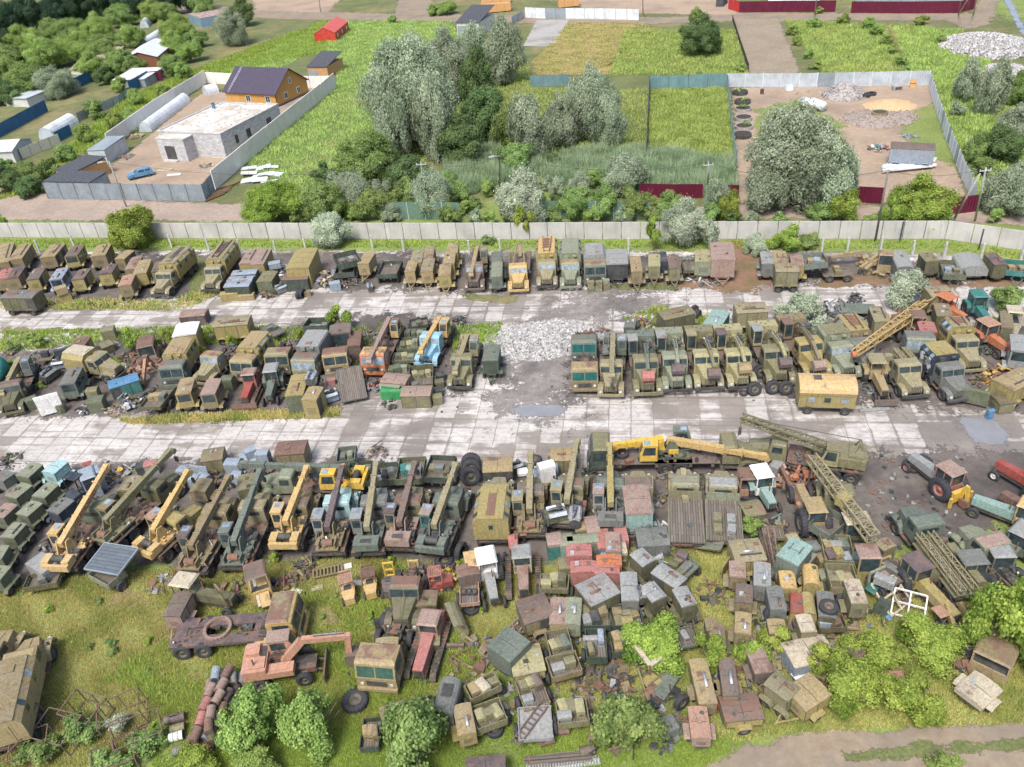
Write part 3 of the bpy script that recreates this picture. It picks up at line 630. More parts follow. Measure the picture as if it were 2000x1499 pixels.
 if load:
  ca,sa=cos(hd),sin(hd);seen={}
  for i,lc in enumerate(load):
   x=xr+.7+(i // 2)*1.0;y=-.5+(i % 2)*1.0;seen[lc]=seen.get(lc,0)+1
   crate('%s%s metal case standing on the %s' % (['','second ','third '][seen[lc]-1],CNAME[lc],short),c.x+ca*x-sa*y,c.y+sa*x+ca*y,1.245,(.8,.6,RU(.4,.8)),hd+RU(-.15,.15),lc,'metal cases standing on lorry beds')
 return T,c,hd,L
# ------------------------------------------------------------------ tractors and site machines
def tractor(label,F,B,col='red',cabc='white',roof=None,L=None,backhoe=None,blade=None,cabless=False,rimc=None,name='wheeled_tractor',rr=.8,rust=.3,tip=None,open_=False,fw=.45,rearcab=True,anc='F'):
 c,hd,LL=ends(F,B);L=L or min(max(LL,3.2),4.6)
 d=Vector((cos(hd),sin(hd),0));p=G(*F);c=Vector((p.x,p.y,0))-d*L/2
 if anc == 'B':q=G(*B);c=Vector((q.x,q.y,0))+d*L/2
 T=E(name,label,'tractor',(c.x,c.y,0),hd);m=pk(col,rust);cm=pk(cabc,rust);rm=pk(roof,rust+.1,.2) if roof else cm
 xf,xr=L/2,-L/2;xc=xr+1.75;rim=pk(rimc,.2) if rimc else None
 H=P('bonnet',MB().hexa([(xc,-.42,.85),(xf-.1,-.36,.85),(xf-.1,.36,.85),(xc,.42,.85),(xc,-.38,1.6),(xf-.1,-.3,1.45),(xf-.1,.3,1.45),(xc,.38,1.6)]),m,T)
 P('grille',MB().bx(xf-.09,xf-.06,-.28,.28,.9,1.35),DARK,T)
 P('engine_block',MB().bx(xc,xf-.3,-.3,.3,.5,.85),CHASS,T)
 P('exhaust_pipe',MB().cyl((xc+.5,.2,1.5),(xc+.5,.2,2.3),.05,6),RUSTM,T)
 for q in (-1,1):
  wheel(T,xr+.85,q*.85,rr,None,rim,.9,'wheel',True);wheel(T,xf-.45,q*.72,fw,None,rim,.9)
  P('fender',MB().pry([(xr+.1,1.2),(xr+.3,1.62),(xr+1.4,1.62),(xr+1.6,1.2),(xr+1.5,1.2),(xr+1.35,1.55),(xr+.35,1.55),(xr+.2,1.2)],*sorted((q*.58,q*1.05))),m,T)
 if not cabless:
  z0,z1=1.15,2.55;h=.66;x0,x1=xr+.25,xc+.05
  cb_=P('cab',MB().bx(x0,x1,-h,h,.8,z0+.35).bx(x0,x0+.08,-h,-h+.08,z0,z1).bx(x0,x0+.08,h-.08,h,z0,z1).bx(x1-.08,x1,-h,-h+.08,z0,z1).bx(x1-.08,x1,h-.08,h,z0,z1)
    .bx(x0+.7,x0+.77,-h,-h+.06,z0,z1).bx(x0+.7,x0+.77,h-.06,h,z0,z1),cm,T)
  P('roof',MB().hexa([(x0-.1,-h-.08,z1),(x1+.1,-h-.08,z1),(x1+.1,h+.08,z1),(x0-.1,h+.08,z1),(x0,-h+.05,z1+.14),(x1,-h+.05,z1+.14),(x1,h-.05,z1+.14),(x0,h-.05,z1+.14)]),rm,cb_)
  if not open_:
   for x in (x0+.02,x1-.02):win(cb_,[(x,-h+.09,z0+.4),(x,h-.09,z0+.4),(x,h-.09,z1-.06),(x,-h+.09,z1-.06)])
   for q in (-1,1):win(cb_,[(x0+.1,q*(h-.02),z0+.4),(x1-.1,q*(h-.02),z0+.4),(x1-.1,q*(h-.02),z1-.06),(x0+.1,q*(h-.02),z1-.06)],None,'side_window')
  P('seat',MB().bx(x0+.35,x0+.8,-.25,.25,1.2,1.4).bx(x0+.28,x0+.38,-.25,.25,1.3,1.9),DARK,cb_)
 if blade:P('blade',MB().bx(xf+.5,xf+.62,-1.0,1.0,.2,.85).bar((xf+.5,-.5,.5),(xf-.4,-.4,.6),.1).bar((xf+.5,.5,.5),(xf-.4,.4,.6),.1),pk(blade,.5),T)
 if backhoe:
  bm=pk(backhoe,.2);t=Vector(loc_of(c,hd,*tip)) if tip else Vector((xr-2.6,0,.4))
  P('slew_frame',MB().bx(xr-.35,xr,-.7,.7,.4,1.3).bx(xr-.5,xr-.3,-1.1,-.9,.1,1.0).bx(xr-.5,xr-.3,.9,1.1,.1,1.0),bm,T)
  el=Vector((xr-.3,0,.9)).lerp(t,.62)+Vector((0,0,1.6))
  b=P('backhoe_boom',MB().bar((xr-.35,0,.8),el,.2,.3),bm,T);P('backhoe_stick',MB().bar(el,t+Vector((0,0,.6)),.2,.26),bm,b)
  P('backhoe_bucket',MB().pry([(t.x-.3,t.z+.7),(t.x+.45,t.z+.6),(t.x+.4,t.z),(t.x-.1,t.z-.1),(t.x-.4,t.z+.3)],t.y-.3,t.y+.3),RUSTM,b)
 return T,c,hd
def crawler(label,F,B,col='red',cabc=None,roof=None,blade='rust',L=4.2,W_=1.8,rust=.4,tank=True,name='crawler_bulldozer'):
 c,hd,LL=ends(F,B);d=Vector((cos(hd),sin(hd),0));p=G(*F);c=Vector((p.x,p.y,0))-d*L/2
 T=E(name,label,'bulldozer',(c.x,c.y,0),hd);m=pk(col,rust);cm=pk(cabc or col,rust);rm=pk(roof,.5,.2) if roof else cm;xf,xr=L/2,-L/2
 for q in (-1,1):
  y0,y1=sorted((q*(W_/2-.42),q*W_/2));mb=MB().pry([(xr+.1,.35),(xr+.3,.75),(xf-.9,.8),(xf-.55,.45),(xf-.8,.05),(xr+.4,.02)],y0,y1)
  for k in range(14):x=xr+.3+k*(L-1.4)/13;mb.bx(x-.04,x+.04,y0-.02,y1+.02,.76,.84).bx(x-.04,x+.04,y0-.02,y1+.02,.0,.04)
  P('track',mb,CHASS,T)
 P('bonnet',MB().hexa([(xr+1.9,-.42,.7),(xf-.6,-.36,.65),(xf-.6,.36,.65),(xr+1.9,.42,.7),(xr+1.9,-.42,1.6),(xf-.6,-.34,1.4),(xf-.6,.34,1.4),(xr+1.9,.42,1.6)]),m,T)
 P('grille',MB().bx(xf-.59,xf-.56,-.3,.3,.7,1.32),DARK,T)
 P('belly',MB().bx(xr+.2,xf-.7,-.45,.45,.4,.72),CHASS,T)
 x0,x1,h=xr+.75,xr+1.95,.66
 cb_=P('cab',MB().bx(x0,x1,-h,h,.8,1.6).bx(x0,x0+.1,-h,h,1.6,2.4).bx(x1-.08,x1,-h,-h+.1,1.6,2.4).bx(x1-.08,x1,h-.1,h,1.6,2.4).bx(x0,x1,-h,-h+.05,1.6,1.7).bx(x0,x1,h-.05,h,1.6,1.7),cm,T)
 P('roof',MB().hexa([(x0-.1,-h-.06,2.4),(x1+.12,-h-.06,2.4),(x1+.12,h+.06,2.4),(x0-.1,h+.06,2.4),(x0,-h+.05,2.52),(x1,-h+.05,2.52),(x1,h-.05,2.52),(x0,h-.05,2.52)]),rm,cb_)
 win(cb_,[(x1+.01,-h+.12,1.66),(x1+.01,h-.12,1.66),(x1+.01,h-.12,2.34),(x1+.01,-h+.12,2.34)],None,'windscreen')
 for q in (-1,1):win(cb_,[(x0+.14,q*(h+.01),1.72),(x1-.12,q*(h+.01),1.72),(x1-.12,q*(h+.01),2.34),(x0+.14,q*(h+.01),2.34)],None,'side_window')
 win(cb_,[(x0-.01,-h+.12,1.66),(x0-.01,h-.12,1.66),(x0-.01,h-.12,2.3),(x0-.01,-h+.12,2.3)],None,'rear_window')
 if tank:P('rear_tank',MB().pry([(xr,.9),(xr,1.7),(xr+.3,1.9),(xr+.7,1.9),(xr+.7,.9)],-.75,.75),m,T)
 if blade:P('blade',MB().pry([(xf-.1,.02),(xf+.02,.5),(xf-.06,.95),(xf-.16,.95),(xf-.08,.5),(xf-.2,.02)],-1.25,1.25).bar((xf-.15,-.9,.35),(xr+1.6,-1.0,.4),.12).bar((xf-.15,.9,.35),(xr+1.6,1.0,.4),.12),pk(blade,.8),T)
 return T,c,hd
def forklift(label,n,f,col='yel',roof=True,body=None,z=1.75,mast=True,name='forklift',w=1.05):
 """n / f: near end of counterweight top and far end of the guard"""
 c,hd,L=ends((n[0],n[1],.9),(f[0],f[1],z));L=max(L,2.0);hd += PI          # front = far end
 T=E(name,label,'forklift',(c.x,c.y,0),hd,'abandoned forklifts on the grass');m=pk(col,.35);bm=pk(body or col,.4);hx=L/2;hy=w/2
 P('counterweight',MB().hexa([(-hx,-hy*.7,.25),(-hx+.8,-hy,.25),(-hx+.8,hy,.25),(-hx,hy*.7,.25),(-hx,-hy*.65,.85),(-hx+.8,-hy,1.0),(-hx+.8,hy,1.0),(-hx,hy*.65,.85)]),bm,T)
 P('body',MB().bx(-hx+.8,hx-.25,-hy,hy,.25,.62).bx(-hx+.8,-hx+1.2,-hy,hy,.62,.9),bm,T)
 P('seat',MB().bx(-hx+.85,-hx+1.3,-.25,.25,.9,1.0),DARK,T)
 if roof:
  mb=MB();x0,x1=-hx+.75,hx-.35
  for x in (x0,x1):
   for y in (-hy+.05,hy-.05):mb.bx(x-.035,x+.035,y-.035,y+.035,.6,z)
  P('guard_frame',mb,m,T);sl=MB().bx(x0,x1,-hy,-hy+.08,z,z+.07).bx(x0,x1,hy-.08,hy,z,z+.07)
  for k in range(8):xx=x0+(x1-x0)*k/7;sl.bx(xx-.04,xx+.04,-hy+.08,hy-.08,z+.005,z+.06)
  P('overhead_guard',sl,m,T)
 if mast:
  mb=MB().bx(hx-.2,hx-.05,-.4,-.28,.1,1.9).bx(hx-.2,hx-.05,.28,.4,.1,1.9)
  for zz in (.5,1.1,1.8):mb.bx(hx-.2,hx-.05,-.28,.28,zz,zz+.08)
  P('mast',mb,m,T);
  for q in (-1,1):P('fork',MB().bx(hx-.04,hx+.7,q*.25-.05,q*.25+.05,.08,.13),DARK,T)
 for x in (-hx+.4,hx-.45):
  for q in (-1,1):wheel(T,x,q*hy*.92,.3)
 return T
def loosecab(label,n,f,w=1.7,zt=1.9,col='orange',roof=None,rust=.5,name='loose_cab',open_=True,z0=.1,tilt=0):
 c,hd,L=ends((n[0],n[1],zt),(f[0],f[1],zt));w=wpx(w,n);L=max(L,.8);T=E(name,label,'vehicle cab',(c.x,c.y,0),hd);T.rotation_euler=(0,math.radians(tilt),hd)
 m=pk(col,rust);hx,hy=L/2,w/2;zm=z0+(zt-z0)*.48;mb=MB().bx(-hx,hx,-hy,hy,z0,zm)
 for sx in (-1,1):
  for sy in (-1,1):mb.bx(*sorted((sx*hx,sx*(hx-.1))),*sorted((sy*hy,sy*(hy-.1))),zm,zt)
 B=P('body',mb,m,T)
 P('roof',MB().hexa([(-hx-.03,-hy-.03,zt),(hx+.03,-hy-.03,zt),(hx+.03,hy+.03,zt),(-hx-.03,hy+.03,zt),(-hx+.1,-hy+.1,zt+.1),(hx-.1,-hy+.1,zt+.1),(hx-.1,hy-.1,zt+.1),(-hx+.1,hy-.1,zt+.1)]),pk(roof or col,rust+.2,.2),T)
 P('interior',MB().bx(-hx+.12,hx-.12,-hy+.12,hy-.12,zm+.002,zm+.05),DARK,T)
 if not open_:
  for s in (-1,1):
   win(B,[(s*(hx-.02),-hy+.12,zm+.03),(s*(hx-.02),hy-.12,zm+.03),(s*(hx-.02),hy-.12,zt-.04),(s*(hx-.02),-hy+.12,zt-.04)])
   win(B,[(-hx+.12,s*(hy-.02),zm+.03),(hx-.12,s*(hy-.02),zm+.03),(hx-.12,s*(hy-.02),zt-.04),(-hx+.12,s*(hy-.02),zt-.04)],None,'side_window')
 return T
def tyre(label,px,py,r=.55,z=0,lie=True,deg=0,rim=False,group='loose tyres lying in the yard',w=1.1,lean=0,mat=None,lug=True):
 p=G(px,py,z);o=P('tyre',TYRE_ME,None,None);o.scale=(r,r*w,r);tag(o,label,'tyre',group)
 if lie:o.location=(p.x,p.y,z+.27*r*w);o.rotation_euler=(PI/2,0,math.radians(deg))
 else:o.location=(p.x,p.y,z+r*.97);o.rotation_euler=(math.radians(lean),0,math.radians(deg))
 if rim:P('rim',RIM_ME,None,o)
 if lug:P('tread',LUG_ME,None,o)
 return o
# ------------------------------------------------------------------ ground
FEATH={}
def feathered(mat):
 """the same ground with an edge that frays out in patches (attribute 'edge': 0 at the outline, 1 inside)"""
 if mat.name not in FEATH:
  m=mat.copy();t=m.node_tree;b=t.nodes['Principled BSDF'];at=nd(t,'Attribute',attribute_name='edge');v=nd(t,'TexCoord').outputs['Object']
  k=mth(t,'ADD',at.outputs['Fac'],mth(t,'MULTIPLY',mth(t,'SUBTRACT',mth(t,'ADD',noise(t,v,.45,6,.7),mth(t,'MULTIPLY',noise(t,v,3.5,4,.7),.4)),.7),1.7))
  t.links.new(ramp(t,k,.42,.55),b.inputs['Alpha']);FEATH[mat.name]=m
 return FEATH[mat.name]
def sheet(name,px,z,mat,jit=.35,step=.7,label=None,kind='structure',cat=None,fe=None):
 """a sheet of ground whose outline is surveyed from picture points; fe = width in metres over which its edge frays"""
 pts=np.array([G(*q)[:2] for q in px]);fe=fe or max(.25,jit*4);lo,hi=pts.min(0)-fe,pts.max(0)+fe;ex=(hi-lo).max();cs=max(.3,ex/110,fe/3)
 nx,ny=int((hi[0]-lo[0])/cs)+2,int((hi[1]-lo[1])/cs)+2;X,Y=np.meshgrid(lo[0]+cs*np.arange(nx),lo[1]+cs*np.arange(ny),indexing='ij');q=np.stack([X.ravel(),Y.ravel()],1)
 ins=np.zeros(len(q),bool);dist=np.full(len(q),1e9);j=len(pts)-1
 for i in range(len(pts)):
  a,b=pts[i],pts[j];c=((a[1] > q[:,1]) != (b[1] > q[:,1])) & (q[:,0] < (b[0]-a[0])*(q[:,1]-a[1])/(b[1]-a[1]+1e-9)+a[0]);ins ^= c
  ab=b-a;u=np.clip(((q-a) @ ab)/(ab @ ab+1e-9),0,1);dist=np.minimum(dist,np.linalg.norm(q-a-u[:,None]*ab,axis=1));j=i
 sd=np.where(ins,dist,-dist)/fe;e=np.clip(.5+.5*sd,0,1.6);ok=(e > 0.001).reshape(nx,ny);idx=np.arange(nx*ny).reshape(nx,ny)
 cell=ok[:-1,:-1] | ok[1:,:-1] | ok[:-1,1:] | ok[1:,1:];F_=np.stack([idx[:-1,:-1][cell],idx[1:,:-1][cell],idx[1:,1:][cell],idx[:-1,1:][cell]],1)
 used=np.unique(F_);rm=np.zeros(nx*ny,int);rm[used]=np.arange(len(used));me=bpy.data.meshes.new(name)
 me.from_pydata([(x,y,z) for x,y in q[used]],[],rm[F_].tolist());at=me.attributes.new('edge','FLOAT','POINT');at.data.foreach_set('value',e[used].astype(np.float32));me.materials.append(feathered(mat))
 o=bpy.data.objects.new(name,me);COL.objects.link(o);o['kind']=kind
 return tag(o,label,cat)
def gmat(name,build,rough=.9,bump=.0):
 m=bpy.data.materials.new(name);t,b=nt(m);tc=nd(t,'TexCoord');v=tc.outputs['Object']
 c=build(t,v,b);t.links.new(c,b.inputs['Base Color'])
 b.inputs['Specular IOR Level'].default_value=.25
 if not b.inputs['Roughness'].is_linked:b.inputs['Roughness'].default_value=rough
 if bump:
  bp=nd(t,'Bump');bp.inputs['Strength'].default_value=bump;bp.inputs['Distance'].default_value=.12
  t.links.new(noise(t,v,2.2,6,.7),bp.inputs['Height']);t.links.new(bp.outputs[0],b.inputs['Normal'])
 MATS[(name,)]=m;return m
def f_grass(g1,g2,straw,amt=.5,soil=.1):
 def f(t,v,b):
  n1=noise(t,v,.055,5,.6);n2=noise(t,v,.5,6,.65);n3=noise(t,v,3.5,4,.7);n4=noise(t,v,.16,5,.6)
  c=mixc(t,ramp(t,n3,.3,.7),g1,g2)
  c=mixc(t,ramp(t,mth(t,'ADD',n1,mth(t,'MULTIPLY',n2,.5)),.95-amt*.4,1.1-amt*.4,0,.85),c,straw)
  c=mixc(t,ramp(t,n4,.35,.65,.5,0),c,tuple(x*.55 for x in g1))
  c=mixc(t,ramp(t,noise(t,v,.33,5,.7),.68-soil,.76-soil,0,.8),c,(.17,.13,.09))
  return mixc(t,ramp(t,n3,.25,.6,.35,0),c,(.02,.03,.01))
 return f
GRASS=gmat('meadow_grass',f_grass((.11,.135,.05),(.175,.195,.08),(.27,.225,.12),.55,.1),.95,.6)
GRASSB=gmat('far_meadow_grass',f_grass((.165,.225,.06),(.26,.31,.10),(.32,.29,.13),.3,.01),.95,.6)
def f_conc(t,v,b):
 v2=mapv(t,v,rot=(0,0,math.radians(10)))
 wob=nd(t,'TexNoise');wob.inputs['Scale'].default_value=.9;wob.inputs['Detail'].default_value=5;t.links.new(v,wob.inputs['Vector']);v2=nd(t,'VectorMath',operation='MULTIPLY_ADD');t.links.new(wob.outputs[1],v2.inputs[0]);v2.inputs[1].default_value=(.22,.22,0);t.links.new(mapv(t,v,rot=(0,0,math.radians(10))),v2.inputs[2]);v2=v2.outputs[0]
 br=nd(t,'TexBrick');t.links.new(v2,br.inputs[0]);br.offset=0;br.inputs['Scale'].default_value=1
 br.inputs['Brick Width'].default_value=2.05;br.inputs['Row Height'].default_value=3.6;br.inputs['Mortar Size'].default_value=.035;br.inputs['Mortar Smooth'].default_value=.3
 br.inputs['Color1'].default_value=(.42,.40,.38,1);br.inputs['Color2'].default_value=(.58,.56,.54,1);br.inputs['Mortar'].default_value=(.17,.155,.12,1)
 n1=noise(t,v,.085,6,.6,.5);n2=noise(t,v,.6,7,.68);n3=noise(t,mapv(t,v2,(.06,.55,1)),1.3,6,.62);n4=noise(t,v,6,4,.6)
 c=mixc(t,ramp(t,n2,.35,.75,0,.45),br.outputs[0],(.27,.255,.24))
 br2=nd(t,'TexBrick');t.links.new(v2,br2.inputs[0]);br2.offset=0;br2.inputs['Scale'].default_value=1
 br2.inputs['Brick Width'].default_value=2.05;br2.inputs['Row Height'].default_value=3.6;br2.inputs['Mortar Size'].default_value=.25;br2.inputs['Mortar Smooth'].default_value=1
 br2.inputs['Color1'].default_value=(0,0,0,1);br2.inputs['Color2'].default_value=(1,1,1,1);br2.inputs['Mortar'].default_value=(.75,.75,.75,1)
 s=mth(t,'ADD',mth(t,'MULTIPLY',n1,.7),mth(t,'MULTIPLY',n3,.62))
 s=mth(t,'ADD',s,mth(t,'MULTIPLY',n2,.35));s=mth(t,'ADD',s,mth(t,'MULTIPLY',br2.outputs[0],.20))
 dirt=mixc(t,ramp(t,n2,.3,.7),(.15,.128,.11),(.25,.225,.20));dirt=mixc(t,ramp(t,n1,.5,.68,0,.75),dirt,(.085,.078,.075))
 k=ramp(t,s,.89,1.0,0,.92)
 c=mixc(t,k,c,dirt)
 n5=noise(t,mapv(t,v2,(.035,1.5,1)),1.6,5,.6);c=mixc(t,ramp(t,n5,.53,.66,0,.6),c,(.14,.125,.115));c=mixc(t,ramp(t,noise(t,v,2.2,6,.7),.5,.66,0,.55),c,(.20,.18,.16))
 c=mixc(t,ramp(t,n4,.58,.74,0,.4),c,(.1,.09,.08))
 t.links.new(ramp(t,n1,.52,.66,.85,.45),b.inputs['Roughness'])
 return c
CONC=gmat('dirty_concrete_slabs',f_conc,.85,.1)
def f_dirt(a,b_,dark,sc=1.0,oil=.5):
 def f(t,v,b):
  n1=noise(t,v,.12*sc,6,.62);n2=noise(t,v,1.3,7,.7);n3=noise(t,v,9,3,.6)
  c=mixc(t,ramp(t,n2,.32,.7),a,b_);c=mixc(t,ramp(t,n1,.45,.65,0,oil),c,dark)
  return mixc(t,ramp(t,n3,.62,.78,0,.45),c,tuple(min(1,x*2.0+.06) for x in a))
 return f
OILY_SHADE=gmat('oily_shaded_earth',f_dirt((.095,.082,.075),(.165,.145,.13),(.055,.05,.048),1,.9),.8,.4)  # oily earth, its colours darkened for the shade under and between vehicles
WETD=gmat('damp_dusty_slabs',f_dirt((.15,.135,.125),(.26,.24,.225),(.085,.08,.077),1.5,.85),.75,.2)
TRACK=gmat('dirt_track',f_dirt((.20,.155,.11),(.28,.235,.175),(.16,.14,.125),1.6,.7),.95,.4)
GRAVEL=gmat('brown_gravel',f_dirt((.25,.195,.155),(.36,.30,.25),(.21,.17,.145),1,.6),.95,.5)
SAND=gmat('building_plot_earth',f_dirt((.27,.20,.145),(.37,.295,.22),(.20,.155,.12),.8,.7),.95,.4)
SOIL=gmat('bare_soil',f_dirt((.20,.165,.125),(.30,.25,.19),(.17,.15,.10),1.3,.5),.95,.6)
STRAW=gmat('mown_straw',f_grass((.19,.19,.06),(.30,.255,.10),(.36,.27,.125),.75,.05),.95,.5)
PAD=gmat('old_concrete_pad',f_dirt((.27,.26,.25),(.36,.35,.33),(.17,.16,.15),1.2,.7),.9,.1)
MOSS=gmat('red_leaf_litter',f_dirt((.17,.10,.065),(.24,.15,.10),(.10,.10,.04),2.5,.7),.95,.4)
WATER=plain('puddle_water',(.20,.205,.22),.1,0,.15,.5)  # base colour lightened to blue grey to carry the sky's reflection
g=MB().poly([(-900,-300,0),(900,-300,0),(900,1200,0),(-900,1200,0)]);tag(P('ground',g,GRASS),None,None,None,'structure')
sheet('far_meadow',[(-900,300),(-500,425),(470,425),(1200,428),(1650,420),(2060,425),(2600,470),(2600,30),(2000,-60),(1000,-120),(0,-170),(-900,-260)],.006,GRASSB,1.0,4)
sheet('concrete_yard',[(-500,520),(0,512),(60,492),(500,490),(1000,492),(1600,492),(1840,497),(2000,520),(2400,590),(2400,900),(2100,930),(1850,905),(1640,900),(1560,905),(1450,930),(1300,905),(1000,930),(700,912),(420,910),(100,925),(-100,935),(-500,950)],.010,CONC,.25,1.2)
sheet('oily_shaded_yard',[(-500,940),(60,918),(420,902),(700,904),(1000,920),(1300,900),(1450,915),(1560,893),(1640,888),(1850,880),(2300,905),(2300,980),(2050,1010),(1860,1050),(1760,1075),(1690,1120),(1560,1060),(1380,1075),(1200,1080),(1000,1100),(860,1095),(640,1088),(440,1098),(300,1100),(160,1122),(-100,1150),(-500,1190)],.016,OILY_SHADE,.4,.8,fe=2.5)
sheet('oily_shaded_strip',[(-150,502),(500,497),(1000,498),(1600,502),(2000,527),(2150,545),(2150,562),(1850,556),(1500,552),(1180,558),(900,568),(640,562),(380,584),(60,586),(-150,604)],.018,OILY_SHADE,.5,fe=3)
sheet('oily_patch',[(985,705),(1010,640),(1120,585),(1130,570),(1300,565),(1270,610),(1160,620),(1128,640),(1125,780),(1060,815),(1000,800),(960,770),(985,740)],.020,WETD,.5,.8,fe=7)
sheet('oily_shaded_strip',[(1120,770),(1300,765),(1480,758),(1700,790),(2000,800),(2250,830),(2250,700),(2000,640),(1600,640),(1480,650),(1250,660),(1130,680)],.024,OILY_SHADE,.4,.8,fe=3.2)
sheet('oily_shaded_strip',[(-200,810),(60,812),(230,800),(440,815),(640,800),(700,760),(900,762),(920,640),(780,610),(560,640),(330,645),(100,690),(-200,680)],.024,OILY_SHADE,.4,.8,fe=3.2)
sheet('gravel_lane',[(-300,372),(0,368),(90,380),(420,398),(480,400),(470,432),(0,430),(-300,430)],.014,GRAVEL,.3,1)
sheet('gravel_lane',[(1280,407),(1440,400),(1700,400),(2000,420),(2060,445),(1850,432),(1600,428),(1300,425)],.014,GRAVEL,.3,1)
sheet('dirt_track',[(1330,1520),(1430,1470),(1560,1440),(1750,1425),(2050,1400),(2200,1405),(2200,1560),(1700,1580)],.014,TRACK,.18,.4)
sheet('grass_verge',[(1640,1476),(1800,1455),(2100,1440),(2100,1452),(1830,1472),(1650,1490)],.020,GRASS,.15,.4)
sheet('yard_dirt',[(135,385),(250,300),(390,185),(560,160),(640,165),(500,285),(415,362),(410,392)],.014,SAND,.2,1)
sheet('building_plot',[(1432,172),(1815,165),(1840,240),(1885,385),(1700,398),(1440,398),(1436,300)],.014,SAND,.25,1)
sheet('plot_grass',[(1765,225),(1828,200),(1870,330),(1800,300),(1765,265)],.022,GRASSB,.5,.8)
sheet('plot_grass',[(1480,215),(1560,195),(1640,240),(1660,330),(1600,380),(1480,395)],.022,GRASSB,.5,.8)
sheet('top_road',[(360,8),(520,20),(760,27),(1000,30),(1330,34),(1430,25),(1900,27),(1930,-30),(1960,-30),(1935,45),(1890,60),(1850,40),(1420,42),(1200,50),(1000,45),(760,40),(560,38),(420,32),(250,14),(300,0)],.014,TRACK,.5,2)
sheet('top_road',[(770,30),(850,32),(840,-40),(790,-60)],.016,TRACK,.5,2)
sheet('top_clearing',[(500,22),(640,25),(700,-40),(480,-50)],.016,SAND,.5,2)
sheet('top_clearing',[(1000,-10),(1130,8),(1140,24),(1440,30),(1440,-70),(980,-70)],.016,SAND,.5,2)
sheet('mown_plot',[(1110,45),(1245,45),(1190,145),(1042,148),(1042,118)],.018,STRAW,.4,1.2)
sheet('mown_plot',[(1240,75),(1290,60),(1240,115),(1185,130)],.018,STRAW,.5,1.2)
sheet('mown_plot',[(1600,55),(1650,45),(1660,80),(1600,85)],.018,STRAW,.8,1.2)
sheet('mown_plot',[(1610,130),(1745,120),(1755,140),(1615,148)],.018,STRAW,.6,1.2)
sheet('mown_plot',[(1735,50),(1810,60),(1800,95),(1750,85)],.018,STRAW,.6,1.2)
sheet('bare_plot',[(1432,38),(1520,35),(1562,146),(1462,148)],.018,SOIL,.3,1.2)
sheet('concrete_pad',[(1048,40),(1112,38),(1080,92),(1022,90)],.022,PAD,.1,2)
sheet('puddle',[(1000,800),(1030,790),(1090,792),(1112,802),(1085,812),(1020,815)],.022,WATER,.12,.5)
sheet('puddle',[(1872,818),(1900,815),(1945,822),(1975,850),(1960,868),(1900,866),(1885,840)],.022,WATER,.12,.5)
sheet('puddle',[(1700,478),(1712,476),(1730,480),(1716,483)],.022,WATER,.12,.5)
sheet('leaf_litter',[(1390,480),(1440,470),(1500,520),(1520,550),(1460,570),(1330,565),(1260,558),(1300,552),(1380,548)],.026,MOSS,.5,.6)
sheet('leaf_litter',[(1600,545),(1700,540),(1850,552),(2000,548),(2000,560),(1850,562),(1700,556),(1600,562)],.026,MOSS,.3,.6)
for q in ([(230,822),(360,812),(520,806),(655,800),(660,812),(500,820),(330,826)],[(60,590),(180,594),(330,596),(330,606),(180,605),(60,604)],[(0,640),(170,644),(190,650),(0,652)],
   [(380,500),(440,520),(420,580),(380,590),(370,560)],[(150,585),(220,578),(230,600),(165,600)],[(900,575),(1010,580),(1000,592),(920,590)],[(1200,555),(1320,560),(1320,568),(1200,562)],
   [(730,650),(750,630),(745,690),(705,710)],[(880,690),(915,670),(910,720),(895,728)],[(1110,650),(1140,640),(1145,652),(1120,660)]):
 sheet('weed_patch',q,.03,GRASS,.25,.5)
# ------------------------------------------------------------------ vegetation
def leafmat(name,dark,light,back=None,tr=.42):
 m=bpy.data.materials.new(name);t,b=nt(m);t.nodes.remove(b)
 at=nd(t,'Attribute',attribute_name='tint');oi=nd(t,'ObjectInfo')
 c=mixc(t,at.outputs['Fac'],dark,light);hs=nd(t,'HueSaturation');t.links.new(c,hs.inputs['Color'])
 t.links.new(ramp(t,oi.outputs['Random'],0,1,.485,.515),hs.inputs['Hue']);t.links.new(ramp(t,oi.outputs['Random'],0,1,.94,1.18),hs.inputs['Value'])
 d=nd(t,'BsdfDiffuse');tl=nd(t,'BsdfTranslucent');mx=nd(t,'MixShader');mx.inputs[0].default_value=tr
 t.links.new(hs.outputs[0],d.inputs[0]);t.links.new(hs.outputs[0],tl.inputs[0]);t.links.new(d.outputs[0],mx.inputs[1]);t.links.new(tl.outputs[0],mx.inputs[2])
 t.links.new(mx.outputs[0],t.nodes['Material Output'].inputs[0]);MATS[(name,)]=m;return m
LF=dict(willow=leafmat('willow_leaves',(.155,.21,.125),(.54,.61,.45)),silver=leafmat('silver_willow_leaves',(.24,.30,.20),(.68,.74,.58)),
   maple=leafmat('yellow_green_leaves',(.12,.195,.035),(.44,.53,.13)),bush=leafmat('green_leaves',(.11,.18,.06),(.36,.47,.17)),
   dark=leafmat('dark_green_leaves',(.07,.12,.05),(.22,.31,.13)),pine=leafmat('deep_green_leaves',(.035,.07,.04),(.10,.155,.09)),lush=leafmat('lush_green_leaves',(.16,.25,.065),(.42,.53,.18)))
BARK=plain('grey_bark',(.12,.095,.07),.9,0,.4,6)
